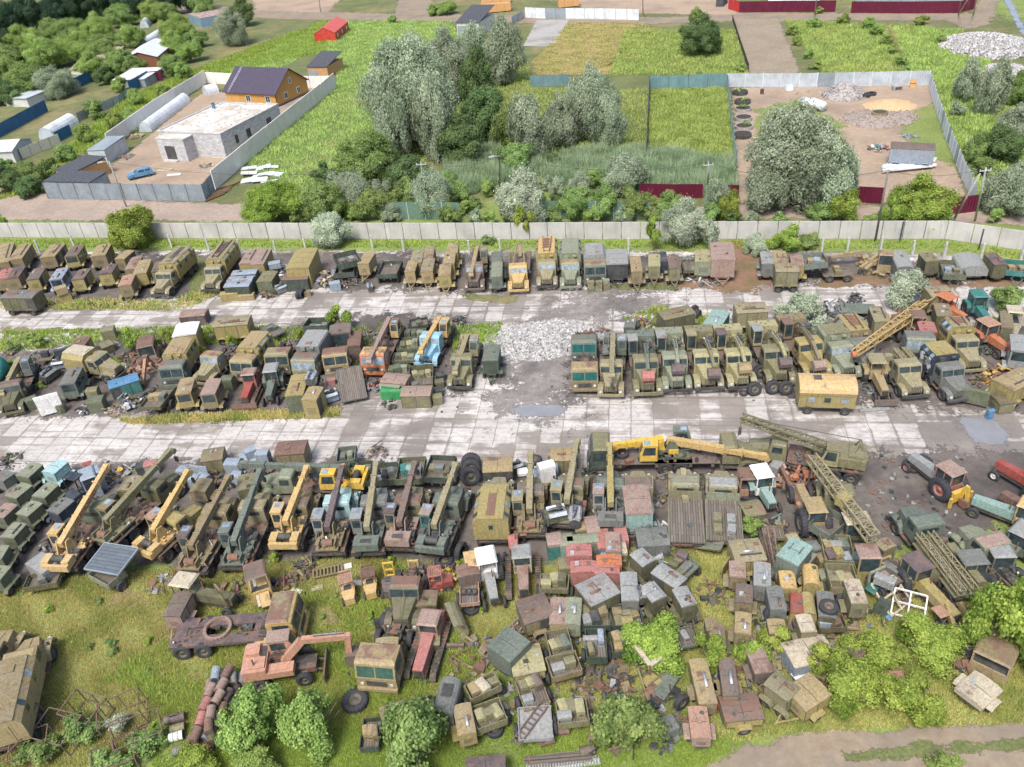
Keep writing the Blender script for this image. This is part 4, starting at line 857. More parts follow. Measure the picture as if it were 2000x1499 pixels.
def fastmesh(name,V,nper,mat,tint):
 me=bpy.data.meshes.new(name);nf=len(V) // nper
 me.vertices.add(len(V));me.vertices.foreach_set('co',V.astype(np.float32).ravel());me.loops.add(len(V));me.loops.foreach_set('vertex_index',np.arange(len(V),dtype=np.int32))
 me.polygons.add(nf);me.polygons.foreach_set('loop_start',np.arange(0,len(V),nper,dtype=np.int32));me.polygons.foreach_set('loop_total',np.full(nf,nper,np.int32))
 a=me.attributes.new('tint','FLOAT','FACE');a.data.foreach_set('value',tint.astype(np.float32));me.update(calc_edges=True);me.materials.append(mat);return me
def unit(a):return a/np.maximum(np.linalg.norm(a,axis=-1,keepdims=True),1e-6)
def crown(kind,rx,h,z0,n,leaf,lobes,seed):
 """leaf cards gathered into sprays on the shells of many lobes; z0 = height of the crown's underside"""
 g_=np.random.default_rng(seed);wil=kind in ('willow','silver');K=max(3,lobes // 7);a0=g_.uniform(0,6.28)
 th=a0+np.arange(K)*2.4+g_.normal(0,.3,K);rr=np.sqrt((np.arange(K)+.4)/K)*rx*.56;br=rx*g_.uniform(.3,.46,K)
 bh=h*(1-.75*(rr/rx) ** 2)*g_.uniform(.74,1.0,K);bh[0]=h     # each big lobe is a tower of its own height
 bi=g_.choice(K,lobes,p=br*bh/(br*bh).sum());d=unit(g_.normal(size=(lobes,3))+np.array([0,0,.3]))
 cc=np.stack([rr[bi]*np.cos(th[bi]),rr[bi]*np.sin(th[bi]),bh[bi]*.5],1)+d*np.stack([br[bi],br[bi],bh[bi]*.5],1)*np.where(g_.random((lobes,1)) < .8,.78,.4);cc[:,2]=z0+np.maximum(cc[:,2],.1*h)
 lr=g_.uniform(.2,.36,lobes)*rx*.62
 nt_=max(6,n // 26);w=lr ** 2/(lr ** 2).sum();li=g_.choice(lobes,nt_,p=w)
 d=unit(g_.normal(size=(nt_,3))+np.array([0,0,.3]));st=np.array([1,1,1.15 if wil else .9]);sp=cc[li]+d*lr[li][:,None]*g_.uniform(.7,1.1,(nt_,1))*st
 k=n // nt_;out=np.repeat(d,k,0);base=np.repeat(sp,k,0);spread=np.repeat(lr[li],k)[:,None]*.2+leaf*.35
 P0=base+g_.normal(size=base.shape)*spread*st;m=len(P0)
 P0[:,2]=np.maximum(P0[:,2],.12)
 cen=np.array([0,0,z0+h*.3]);N=unit(unit(P0-np.repeat(cc[li],k,0))*.8+unit(P0-cen)*.7+np.array([0,0,.25]))
 nrm=unit(N+g_.normal(size=(m,3))*.42);ax=unit(np.cross(nrm,g_.normal(size=(m,3))))
 if wil:ax=unit(ax+np.array([0,0,-.6]))
 bx_=unit(np.cross(nrm,ax));L=leaf*g_.uniform(.7,1.35,(m,1));ww=L*(.22 if wil else .42)
 V=np.stack([P0-ax*L*.5,P0+bx_*ww-ax*L*.05,P0+ax*L*.5,P0-bx_*ww-ax*L*.05],1).reshape(-1,3)
 tl=g_.normal(.46,.12,lobes);tint=np.clip(np.repeat(tl[li]+g_.normal(0,.15,nt_),k)+g_.normal(0,.16,m),0,1)
 return V,tint
def trunk_mb(rx,h,z0,seed):
 rr=random.Random(seed);mb=MB();r0=.035*h+.03;top=Vector((rr.uniform(-.2,.2),rr.uniform(-.2,.2),z0+h*.55))
 mb.cyl((0,0,-.1),top*.5,r0,7,r0*.75).cyl(top*.5,top,r0*.75,7,r0*.35)
 for i in range(7):
  a=rr.uniform(0,6.3);s=top*rr.uniform(.3,.95);e=s+Vector((cos(a)*rx*.6,sin(a)*rx*.6,h*rr.uniform(.12,.3)));mb.cyl(s,e,r0*.4,5,r0*.12)
 return mb
CLS={'S':(1.3,2.2,.1,4200,.15,15),'M':(2.4,3.6,.15,13000,.185,30),'L':(4.2,6.5,.3,34000,.225,60),'X':(6.5,10.5,.5,80000,.26,100)}
TREES={}
def variant(kind,cl,i):
 k=(kind,cl,i)
 if k not in TREES:
  r,h,z0,n,lf,lb=CLS[cl];sd=len(TREES)*31+i*13+3
  fi=kind in ('maple','lush');V,t=crown(kind,r,h-z0,z0,int(n*(1.5 if fi else 1.25)),lf*(.78 if fi else 1.2 if kind in ('willow','silver') else .95),lb,sd)
  TREES[k]=(fastmesh('crown',V,4,LF[kind],t),mesh('trunk',trunk_mb(r,h,z0,sd),BARK))
 return TREES[k]
TC=[0]
def tr(kind,cx,yt,yb,wp,label,group=None,cat='tree',name=None,z=0,slim=1.0):
 """tree or shrub filling the picture box (centre cx, top yt, bottom yb, width wp)"""
 dep=DEP(cx,yb);k=PPM(cx,yb);wm=wp/k;by=yb-.42*wp*sin(dep);k=PPM(cx,by);wm=wp/k
 hm=max((by-yt)/k/cos(dep)-.16*wm*math.tan(dep),.5*wm)
 r=wm/2;cl='S' if r < 1.8 else 'M' if r < 3.2 else 'L' if r < 5.2 else 'X'
 TC[0] += 1;cr,tk=variant(kind,cl,TC[0] % 3);R0,H0=CLS[cl][0]*1.04,CLS[cl][1];p=G(cx,by)
 small=hm < 3.2
 T=E(name or ('shrub' if small else 'tree'),label,cat if cat != 'tree' or not small else 'shrub',(p.x,p.y,z),RU(0,6.28),group);T.scale=(r/R0,r/R0,hm/H0)
 P('crown',cr,None,T);P('trunk',tk,None,T);return T
def tufts(name,px,n,hgt,mat,label,wid=.05,lean=.5,cond=None,dens=None,blades=3,patch=.0):
 """ground cover nobody could count: blades scattered over a surveyed polygon, one object"""
 pts=np.array([G(*q)[:2] for q in px]);lo,hi=pts.min(0),pts.max(0);out=[]
 def inside(q):
  r=np.zeros(len(q),bool);j=len(pts)-1
  for i in range(len(pts)):
   a,b=pts[i],pts[j];c=((a[1] > q[:,1]) != (b[1] > q[:,1])) & (q[:,0] < (b[0]-a[0])*(q[:,1]-a[1])/(b[1]-a[1]+1e-9)+a[0]);r ^= c;j=i
  return r
 q=NP.uniform(lo,hi,(n*4,2));q=q[inside(q)]
 f=np.sin(q[:,0]*.9+1.3*np.sin(q[:,1]*.7))+np.sin(q[:,1]*1.1+1.7*np.sin(q[:,0]*.5))+.8*np.sin(q[:,0]*2.3+q[:,1]*1.9)
 if patch:keep=f*.35+NP.normal(0,.5,len(q)) > patch-.5;q=q[keep];f=f[keep]
 q=q[:n];f=f[:n];m=len(q);q=np.repeat(q,blades,0);f=np.repeat(f,blades);m=len(q)
 q=q+NP.normal(0,.07,q.shape);a=NP.uniform(0,6.28,m);dr=np.stack([np.cos(a),np.sin(a),np.zeros(m)],1);hh=hgt*NP.uniform(.45,1.2,(m,1))*(1+.3*np.tanh(f))[:,None]
 b0=np.hstack([q,np.zeros((m,1))]);side=np.stack([-np.sin(a),np.cos(a),np.zeros(m)],1)*wid;tip=b0+np.array([0,0,1])*hh+dr*hh*NP.uniform(0,lean*2,(m,1))
 V=np.stack([b0-side,b0+side,tip],1).reshape(-1,3);ti=np.clip(.5+.22*f/1.5+NP.normal(0,.2,m),0,1)
 o=bpy.data.objects.new(name,fastmesh(name,V,3,mat,ti));COL.objects.link(o);return tag(o,label,'ground cover',None,'stuff')
GM=leafmat('dry_and_green_blades',(.66,.53,.25),(.30,.37,.10),None,.5);GL=leafmat('lush_blades',(.22,.33,.06),(.42,.54,.13),None,.5);GR=leafmat('blue_green_reeds',(.25,.36,.20),(.44,.56,.36),None,.5)
GY=leafmat('far_field_blades',(.28,.39,.10),(.50,.61,.21),None,.5)
# ------------------------------------------------------------------ fences, walls, posts
def fence(label,pts,h,mat,name='metal_fence',cat='fence',pw=2.5,thick=.04,post=None,zig=0,rail=False,z0=.04,world=False,cap=None,alt=None):
 ps=[G(*q) for q in pts];T=E(name,label,cat,ps[0]);o=ps[0]
 for a,b in zip(ps[:-1],ps[1:]):
  L=(b-a).length;n=max(1,round(L/pw));d=(b-a)/n;u=d.normalized();nr=Vector((-u.y,u.x,0))
  for i in range(n):
   s=a+d*i-o;e=s+d;mb=MB();lean=nr*R.gauss(0,.01)*h
   if zig:
    k=max(4,int(d.length/zig));v=[]
    for j in range(k+1):
     q=s.lerp(e,j/k)+nr*(thick*(1 if j % 2 else -1))
     v += [q+Vector((0,0,z0)),q+lean+Vector((0,0,h))]
    mb.add(v,[(2*j,2*j+2,2*j+3,2*j+1) for j in range(k)])
   else:
    g1,g2=s+u*.045,e-u*.045;w=nr*thick
    mb.hexa([g1-w+Vector((0,0,z0)),g2-w+Vector((0,0,z0)),g2+w+Vector((0,0,z0)),g1+w+Vector((0,0,z0)),
       g1-w+lean+Vector((0,0,h)),g2-w+lean+Vector((0,0,h)),g2+w+lean+Vector((0,0,h)),g1+w+lean+Vector((0,0,h))])
   P('panel',mb,(alt if alt and R.random() < .25 else mat),T)
   if post:P('post',MB().bx(s.x-.05,s.x+.05,s.y-.05,s.y+.05,0,h+.08),post,T)
   if rail:
    r=MB()
    for z in (h*.3,h*.8):r.bar(s+nr*.07+Vector((0,0,z)),e+nr*.07+Vector((0,0,z)),.05)
    P('rail',r,post or mat,T)
 return T
def corr(name,c,rust=0,var=.2):
 return plain(name,c,.5,.1,var,.6)
FGREY=corr('grey_profiled_sheet',(.24,.28,.31));FLIGHT=corr('galvanised_sheet',(.42,.47,.51));FBLUE=corr('blue_profiled_sheet',(.015,.10,.22));FMAR=corr('maroon_profiled_sheet',(.10,.008,.03));FWHITE=corr('white_sheet',(.62,.66,.70));FTEAL=corr('teal_sheet',(.14,.24,.26));FPOST=corr('fence_post_paint',(.10,.11,.12));FRED=corr('red_sheet',(.38,.03,.03))
def f_wall(t,v,b):
 n1=noise(t,v,.35,6,.6);n2=noise(t,mapv(t,v,(2.5,2.5,.25)),1.2,5,.6);n3=noise(t,v,5,5,.6)
 c=mixc(t,ramp(t,n1,.35,.7),(.47,.46,.445),(.34,.335,.325));c=mixc(t,ramp(t,n2,.52,.75,0,.6),c,(.24,.235,.225))
 return mixc(t,ramp(t,n3,.55,.8,0,.35),c,(.22,.21,.2))
WALLM=gmat('weathered_precast_concrete',f_wall,.9,.1)
WALLW=gmat('pale_concrete_fence',lambda t,v,b:mixc(t,ramp(t,noise(t,v,.5,6,.6),.35,.7),(.70,.68,.65),(.58,.565,.54)),.9,.1)
POSTM=plain('concrete_post',(.42,.42,.41),.85,0,.25,3)
def post(label,px,py,h=2.0,w=.2,mat=None,name='concrete_post',cat='post',group=None,lean=(0,0),top=None):
 p=G(px,py);T=E(name,label,cat,p,0,group);t=Vector((lean[0],lean[1],h))
 if top:q=G(top[0],top[1],h);t=q-p
 P('shaft',MB().bar((0,0,-.05),t,w),mat or POSTM,T);P('cap',MB().bx(t.x-w*.55,t.x+w*.55,t.y-w*.55,t.y+w*.55,h,h+.05),mat or POSTM,T);return T
def pole(label,px,py,h=8.5,mat=None,lamp=False,top=None,r=.14,arms=True,name='utility_pole'):
 p=G(px,py);T=E(name,label,'pole',p);t=Vector((0,0,h))
 if top:q=G(top[0],top[1],h);t=q-p
 P('shaft',MB().cyl((0,0,-.1),t,r,8,r*.7),mat or POSTM,T,True)
 if lamp:P('lamp_head',MB().bar(t,t+Vector((-.8,-.4,.15)),.07).box(t+Vector((-1.1,-.55,.18)),(.7,.3,.14),(0,0,.4)),FLIGHT,T)
 elif arms:
  P('crossarm',MB().bar(t+Vector((-.7,0,-.35)),t+Vector((.7,0,-.35)),.1),mat or POSTM,T)
  for q in (-.6,0,.6):P('insulator',MB().cyl(t+Vector((q,0,-.3)),t+Vector((q,0,-.1)),.05,6),FWHITE,T)
 return T,p+t
def cable(label,a,b,sag=.8):
 mid=[(a.lerp(b,i/12)-Vector((0,0,sag*(1-(2*i/12-1) ** 2)))) for i in range(13)]
 o=P('overhead_cable',MB().tube(mid,.025,5),DARK);return tag(o,label,'cable')
# ------------------------------------------------------------------ houses and sheds
def gable(label,A,Bp,Cp,h,rise,wallm,roofm,over=.3,name='shed',cat='shed',wins=(),door=True,mono=False,z0=0,ridge_along='AB'):
 """A-Bp = front wall foot, Cp = foot of the corner behind Bp; ridge parallel to A-Bp"""
 a,b,c=G(*A),G(*Bp),G(*Cp);u=(b-a);L=u.length;u.normalize();v=Vector((-u.y,u.x,0));Wd=abs((c-b).dot(v));s=1 if (c-b).dot(v) > 0 else -1
 T=E(name,label,cat,(a+b)/2+v*s*Wd/2,math.atan2(u.y,u.x));hx,hy=L/2,Wd/2
 B=P('wall',MB().bx(-hx,hx,-hy,hy,0,h),wallm,T)
 if mono:
  P('roof',MB().hexa([(-hx-over,-hy-over,h),(hx+over,-hy-over,h),(hx+over,hy+over,h+rise),(-hx-over,hy+over,h+rise),(-hx-over,-hy-over,h+.1),(hx+over,-hy-over,h+.1),(hx+over,hy+over,h+rise+.1),(-hx-over,hy+over,h+rise+.1)]),roofm,T)
 else:
  P('gable_wall',MB().prx([(-hy,h),(0,h+rise-.03),(hy,h)],-hx,hx),wallm,T)
  k=rise/hy
  for q in (-1,1):
   P('roof_slope',MB().prx([(q*(hy+over),h-over*k),(0,h+rise),(0,h+rise+.12),(q*(hy+over),h-over*k+.12)][::q],-hx-over,hx+over),roofm,T)
 return T,hx,hy
def house_win(T,x,y,z,w,h,axis,frame=None,depth=.05):
 fr=MB();
 def R4(a0,a1,z0,z1,d):
  return (lambda:fr.bx(a0,a1,y-d,y+d,z0,z1) if axis == 'x' else fr.bx(x-d,x+d,a0,a1,z0,z1))()
 c=x if axis == 'x' else y;t=.09
 R4(c-w/2,c-w/2+t,z,z+h,depth);R4(c+w/2-t,c+w/2,z,z+h,depth);R4(c-w/2+t,c+w/2-t,z,z+t,depth);R4(c-w/2+t,c+w/2-t,z+h-t,z+h,depth);R4(c-.03,c+.03,z+t,z+h-t,depth)
 f=P('window_frame',fr,frame or FWHITE,T);d=depth*.7
 for q in (-1,1):
  if axis == 'x':win(f,[(c-w/2+t,y+q*d,z+t),(c+w/2-t,y+q*d,z+t),(c+w/2-t,y+q*d,z+h-t),(c-w/2+t,y+q*d,z+h-t)],GLASS,'pane')
  else:win(f,[(x+q*d,c-w/2+t,z+t),(x+q*d,c+w/2-t,z+t),(x+q*d,c+w/2-t,z+h-t),(x+q*d,c-w/2+t,z+h-t)],GLASS,'pane')
def greenhouse(label,n,f,w,h,mat=None):
 a,b=G(*n),G(*f);d=b-a;L=d.length;T=E('greenhouse',label,'greenhouse',(a+b)/2,math.atan2(d.y,d.x));k=10;hx=L/2
 arc=[(-w/2*cos(PI*i/k),h*sin(PI*i/k)) for i in range(k+1)]
 P('cover',MB().prx(arc+[(y*.97,z*.97) for y,z in arc[::-1]],-hx,hx),mat or FWHITE,T)
 for s in (-1,1):P('end_panel',MB().prx(arc,*sorted((s*hx-s*.05,s*hx-s*.01))),FLIGHT,T)
 mb=MB()
 for i in range(6):
  x=-hx+L*i/5
  for (y0,z0),(y1,z1) in zip(arc[:-1],arc[1:]):mb.bar((x,y0*1.01,z0*1.01),(x,y1*1.01,z1*1.01),.05)
 P('hoop',mb,FLIGHT,T);return T
def heap(label,px,py,r,h,mat,n=400,size=.25,name='rubble_heap',cat='rubble heap',stretch=1.0,seed=1,kind=None,base=None):
 p=G(px,py);g_=np.random.default_rng(seed);T=E(name,label,cat,p)
 mb=MB();k=22;rings=6;v=[(0,0,h)]
 for j in range(1,rings+1):
  for i in range(k):a=2*PI*i/k;q=r*j/rings*g_.uniform(.88,1.1);v.append((q*cos(a)*stretch,q*sin(a),max(0,h*(1-(j/rings) ** 1.3)*g_.uniform(.85,1.15))-(.05 if j == rings else 0)))
 f=[(0,1+i,1+(i+1) % k) for i in range(k)]
 for j in range(rings-1):f += [(1+j*k+i,1+(j+1)*k+i,1+(j+1)*k+(i+1) % k,1+j*k+(i+1) % k) for i in range(k)]
 P('mound',mb.add(v,f),base or mat,T,True)
 if n:
  st=MB()
  for i in range(n):
   a=g_.uniform(0,6.28);q=math.sqrt(g_.random());x,y=q*r*cos(a)*stretch*1.04,q*r*sin(a)*1.04;s=size*g_.uniform(.4,1.5)
   st.box((x,y,h*(1-q ** 1.3)+s*.1),(s,s*g_.uniform(.5,1),s*g_.uniform(.3,.8)),tuple(g_.uniform(0,3,3)))
  o=P('stones',st,mat,T);o['kind']='stuff'
 return T
# ------------------------------------------------------------------ boundary wall, posts, lane
WB=[(-420,448),(-150,460),(0,464),(400,466),(1000,468),(1400,467),(1845,467),(2000,490),(2200,521),(2400,556)]
fence('long weathered grey concrete panel wall between the vehicle yard and the lane',WB,2.35,WALLM,'concrete_wall','wall',2.5,.08)
for i,(x,y) in enumerate([(78,494),(146,484),(336,484),(409,491),(470,494),(540,497),(597,487),(728,487),(789,492),(917,497),(977,494),(1227,494),(1604,495),(1654,494),(1719,492),(1781,500),(1843,503),(1915,506),(1993,508)]):
 post('short square concrete post in the row on the grass below the wall',x,y,1.9,.22,None,'concrete_post','post','row of short concrete posts')
post('thin dark steel post standing under the yellow green maple at the long wall',1757,473,2.6,.13,DARK)
post('thin dark steel post standing near the bend of the long wall',1911,489,2.6,.13,DARK)
_,c1=pole('pale concrete street lamp pole leaning over the gravel lane left',247,404,8.6,lamp=True,top=(213,316))
_,c2=pole('slim pale pole with cables among the willow shrubs',831,378,8,top=(822,317))
_,c3=pole('thin dark lamp post with a white lamp rising from the silvery willow',976,392,9.5,DARK,True,(976,305),.09)
_,c4=pole('slim pale pole with cables in the fenced long grass plot',1382,372,6,top=(1384,318))
_,c5=pole('tall grey wooden pole standing in front of the concrete wall right',1709,472,11,plain('grey_pole_wood',(.20,.185,.165),.9),top=(1735,333),arms=False)
_,c6=pole('pale upright leg of the A shaped pole behind the wall',1904,432,9,top=(1926,328))
_,c6b=pole('pale slanting stay of the A shaped pole behind the wall',1860,434,8.3,top=(1914,340),arms=False)
pole('pale pole in front of the maroon fence at the top',1592,26,7,top=(1595,-8),arms=False)
pole('slanting pale stay at the corner of the maroon fence',1872,28,7,top=(1890,0),arms=False)
pole('pale upright pole at the corner of the maroon fence',1902,27,8,top=(1908,-8),arms=False)
pole('white pole by the puddled road at the top',626,22,8,top=(621,-14),arms=False)
pole('white pole right of the white panel fence',1256,25,8,top=(1255,-10),arms=False)
cable('thin overhead cable running from the willow shrubs to the lamp post',c2,c3,1.0)
cable('thin overhead cable running across the reed bed to the grass plot pole',c3,c4,1.5)
cable('thin overhead cable between grass plot pole and tall wooden pole',c4,c5,1.5)
cable('thin overhead cable between the wooden pole and the A shaped pole',c5,c6,.8)
cable('thin overhead cable from the leaning street lamp towards the willow shrubs',c1,c2,2.0)
# ------------------------------------------------------------------ fences beyond the wall
fence('grey corrugated metal fence closing the front of the white house yard',[(95,389),(215,391),(403,394),(421,372)],2.8,FGREY,pw=2.8,zig=.16,thick=.05,post=FPOST)
fence('tall pale concrete fence along the right side of the white house yard',[(421,371),(500,303),(657,172)],3.2,WALLW,'concrete_fence',pw=2.9,thick=.07)
fence('pale concrete fence behind the wooden house with the purple roof',[(655,172),(560,173),(405,163)],2.6,WALLW,'concrete_fence',pw=2.9,thick=.07)
fence('pale concrete fence along the left side of the white house yard',[(405,163),(310,222),(215,292)],3.0,WALLW,'concrete_fence',pw=2.9,thick=.07)
fence('long blue metal fence at the left edge below the gardens',[(-160,335),(0,270),(95,218)],2.6,FBLUE,pw=2.6,zig=.2,post=FPOST,rail=True)
fence('blue metal fence stretch half hidden behind a garden bush',[(123,188),(187,157)],2.6,FBLUE,pw=2.6,zig=.2,post=FPOST,rail=True)
fence('short blue metal fence beside the pale grey lean-to roof',[(256,182),(293,160)],2.6,FBLUE,pw=2.6,zig=.2,post=FPOST)
fence('short maroon fence panel at the end of the blue fence',[(293,160),(319,158)],2.4,FMAR,pw=2.6,zig=.2)
fence('low grey metal fence crossing the weedy garden',[(155,238),(195,220),(236,203),(252,190)],1.9,FGREY,pw=2.4,zig=.2,post=FPOST)
fence('cream board fence in front of the white arched greenhouse',[(44,312),(82,296),(120,281)],2.0,plain('cream_board',(.52,.49,.41)),'board_fence',pw=2.6,post=FPOST,rail=True)
fence('blue metal fence panel right of the white arched greenhouse',[(113,280),(142,264)],2.2,FBLUE,pw=2.6,zig=.2,post=FPOST)
fence('grey slab fence at the top left behind the bushes',[(118,27),(240,28),(330,24)],2.6,FGREY,pw=4,thick=.06)
fence('white metal fence at the top behind the concrete pad',[(1026,35),(1066,37)],2.7,FWHITE,pw=2.8,rail=True,post=FPOST)
fence('white metal fence at the top behind the mown straw plot',[(1105,37),(1180,38),(1248,40)],2.7,FWHITE,pw=3.1,rail=True,post=FPOST)
fence('grey double gate between two white fences at the top',[(1066,37),(1105,37)],2.7,FGREY,'metal_gate','gate',2.8,.04,FPOST)
fence('grey side fence running down left of the concrete pad',[(1024,36),(1000,50)],2.2,FGREY,pw=2.6,zig=.2)
fence('red fence end at the left tip of the maroon fence',[(1422,18),(1443,25)],2.7,FRED,pw=2.6,zig=.2)
fence('maroon metal fence along the top road left of the gap',[(1443,25),(1540,24),(1631,24)],2.7,FMAR,pw=2.8,zig=.2)
fence('maroon metal fence along the top road right of the gap',[(1661,26),(1780,27),(1872,26),(1904,18)],2.7,FMAR,pw=2.8,zig=.2)
fence('teal metal fence half hidden behind the middle willow',[(1036,170),(1112,168)],2.3,FTEAL,pw=2.8,zig=.2)
fence('grey blue fence along the back of the long grass plot',[(1268,174),(1344,172),(1419,170)],2.5,FTEAL,pw=3.4,zig=.2,post=FPOST)
fence('narrow metal fence along the left side of the long grass plot',[(1268,174),(1265,240),(1262,306)],2.3,FGREY,pw=2.6,zig=.2,post=FPOST)
fence('grey fence between the long grass plot and the building plot',[(1420,171),(1428,245),(1437,330)],2.3,FTEAL,pw=2.6,zig=.2,post=FLIGHT)
fence('galvanised fence along the back of the building plot',[(1420,171),(1560,171),(1700,169),(1813,167)],2.6,FLIGHT,pw=3.6,zig=.2,post=FWHITE,alt=FGREY)
fence('galvanised fence along the right side of the building plot',[(1813,167),(1824,205),(1844,264),(1879,352),(1901,398)],2.4,FLIGHT,pw=2.6,zig=.2,post=FWHITE,alt=FGREY)
fence('maroon fence in front of the long grass plot',[(1250,386),(1320,388),(1372,388)],2.1,FMAR,pw=2.6,zig=.2)
fence('short maroon fence hidden between two willows',[(1405,389),(1442,390)],2.1,FMAR,pw=2.6,zig=.2)
fence('maroon fence piece left of the bright maple by the lane',[(1668,396),(1722,399)],2.3,FMAR,pw=2.6,zig=.2)
fence('maroon fence piece behind the A shaped pole',[(1850,421),(1906,414)],2.3,FMAR,pw=2.6,zig=.2)
for a,b in (((700,437),(900,437)),((1060,438),(1270,438))):
 fence('low green mesh fence strip on the bank behind the wall, %s of the silvery willow' % ('left' if a[0] < 1000 else 'right'),[(a[0],428),(b[0],430)],2.6,plain('green_mesh',(.10,.17,.13)),'mesh_fence',pw=2.5,thick=.02,post=FLIGHT)
fence('thin dark wire fence left of the bare soil plot',[(1430,40),(1447,95),(1462,140)],1.4,DARK,'wire_fence',pw=9,thick=.01)
# ------------------------------------------------------------------ houses
def f_block(t,v,b):
 br=nd(t,'TexBrick');rot=mapv(t,v,(1,1,1),(PI/2,0,0));geo=nd(t,'TexCoord')
 sx=nd(t,'SeparateXYZ');t.links.new(v,sx.inputs[0]);cb_=nd(t,'CombineXYZ');t.links.new(mth(t,'ADD',sx.outputs[0],sx.outputs[1]),cb_.inputs[0]);t.links.new(sx.outputs[2],cb_.inputs[1])
 t.links.new(cb_.outputs[0],br.inputs[0]);br.inputs['Scale'].default_value=1;br.inputs['Brick Width'].default_value=.6;br.inputs['Row Height'].default_value=.22;br.inputs['Mortar Size'].default_value=.02
 br.inputs['Color1'].default_value=(.56,.56,.56,1);br.inputs['Color2'].default_value=(.36,.37,.38,1);br.inputs['Mortar'].default_value=(.24,.24,.25,1)
 n=noise(t,mapv(t,cb_.outputs[0],(.5,2.5,1)),1.6,6,.65)
 return mixc(t,ramp(t,n,.45,.65,0,.7),br.outputs[0],(.30,.31,.33))
BLOCK=gmat('aerated_block',f_block,.9);ROOFC=gmat('stained_flat_roof',f_dirt((.42,.40,.37),(.58,.57,.55),(.33,.27,.20),2.2,.8),.9)
a,b,c=G(322,303),G(443,310),G(524,247);u=(b-a).normalized();v=Vector((-u.y,u.x,0));LL=(b-a).length;WD=(c-b).dot(v);HH=4.3
H=E('block_house','unfinished white block house with flat roof and front porch','house',a,math.atan2(u.y,u.x))
P('wall',MB().bx(0,LL,0,WD,0,HH),BLOCK,H)
rf=P('roof',MB().bx(.25,LL-.25,.25,WD-.25,HH+.002,HH+.06),ROOFC,H)
P('parapet',MB().bx(-.05,LL+.05,-.05,.25,HH,HH+.22).bx(-.05,LL+.05,WD-.25,WD+.05,HH,HH+.22).bx(-.05,.25,.25,WD-.25,HH,HH+.22).bx(LL-.25,LL+.05,.25,WD-.25,HH,HH+.22),BLOCK,H)
P('porch',MB().bx(LL*.12,LL*.55,-2.6,-.004,0,HH-.35),BLOCK,H);P('porch_roof',MB().bx(LL*.11,LL*.56,-2.65,-.06,HH-.35,HH-.2),ROOFC,H)
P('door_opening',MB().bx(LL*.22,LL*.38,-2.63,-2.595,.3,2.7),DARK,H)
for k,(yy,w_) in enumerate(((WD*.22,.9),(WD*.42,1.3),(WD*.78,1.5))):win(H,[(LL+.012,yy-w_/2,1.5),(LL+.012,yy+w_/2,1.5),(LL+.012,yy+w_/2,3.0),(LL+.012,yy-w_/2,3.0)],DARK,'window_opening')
P('porch_step',MB().bx(LL*.2,LL*.4,-3.4,-2.62,0,.28),POSTM,H)
rub=MB()
for i in range(60):s=RU(.15,.5);rub.box((RU(.5,LL-.5),RU(.5,WD-.5),HH+.1),(s,s*.6,.15),(0,0,RU(0,3)))
P('roof_rubble',rub,BLOCK,H)
pb=G(418,212,HH+.06);T=E('plastic_barrel','small blue barrel standing on the flat roof of the white block house','barrel',pb);P('body',MB().cyl((0,0,0),(0,0,.95),.32,12),pk('blue',.05),T);P('rim',MB().cyl((0,0,.95),(0,0,1.0),.34,12),DARK,T)
OCHRE=planks('ochre_wood_cladding',(.50,.27,.07),(.56,.32,.10),True,.2)
def f_tile(t,v,b):
 w1=nd(t,'TexBrick');t.links.new(v,w1.inputs[0]);w1.inputs['Scale'].default_value=1;w1.inputs['Brick Width'].default_value=.3;w1.inputs['Row Height'].default_value=.35;w1.inputs['Mortar Size'].default_value=.03
 w1.inputs['Color1'].default_value=(.06,.05,.08,1);w1.inputs['Color2'].default_value=(.075,.064,.098,1);w1.inputs['Mortar'].default_value=(.045,.04,.06,1);return w1.outputs[0]
PURP=gmat('purple_metal_tile',f_tile,.7)
T,hx,hy=gable('ochre wooden house with dark purple tiled roof and white windows',(446,205),(543,211),(573,181),3.0,3.6,OCHRE,PURP,.45,'wooden_house','house')
house_win(T,hx+.03,-hy*.4,1.0,1.1,1.3,'y');house_win(T,hx+.03,hy*.4,1.0,1.1,1.3,'y');house_win(T,hx+.03,0,3.6,.8,1.2,'y');house_win(T,hx*.68,-hy-.03,1.0,1.3,1.3,'x');house_win(T,-hx*.1,-hy-.03,1.0,1.3,1.3,'x')
P('corner_board',MB().bx(hx-.05,hx+.06,-hy-.06,-hy+.05,0,3),DARK,T);P('plinth',MB().bx(-hx-.04,hx+.04,-hy-.04,hy+.04,0,.5),plain('brown_plinth',(.14,.08,.05)),T)
P('paving',MB().bx(-hx-.3,hx+1.2,-hy-1.3,hy+.5,.02,.07),PAD,T)
lad=MB();k=3.6/hy
for q in (-.2,.2):lad.bar((-hx+1.4+q,-hy-.4,3.0+.0),(-hx+1.4+q,-.1,6.65),.07)
for i in range(11):zz=i/10;lad.bar((-hx+1.2,-hy-.4+zz*(hy+.3),3.0+zz*3.65),(-hx+1.6,-hy-.4+zz*(hy+.3),3.0+zz*3.65),.06)
P('roof_ladder',lad,FLIGHT,T)
REDT=paint((.48,.035,.015),.02,.5,0)
T,hx,hy=gable('bright red gabled tent with small white windows on the grass',(657,81),(682,59),(655,52),2.2,1.5,REDT,paint((.55,.09,.07),.02,.5,0),.1,'tent','tent')
for i in range(3):x=-hx+hx*2*(i+.5)/3;win(T,[(x-.4,-hy-.02,.7),(x+.4,-hy-.02,.7),(x+.4,-hy-.02,1.7),(x-.4,-hy-.02,1.7)],FWHITE)
DTILE=plain('dark_felt_roof',(.055,.06,.07),.8,0,.5,3);OSB=plain('osb_board',(.42,.24,.11),.85,0,.2,3)
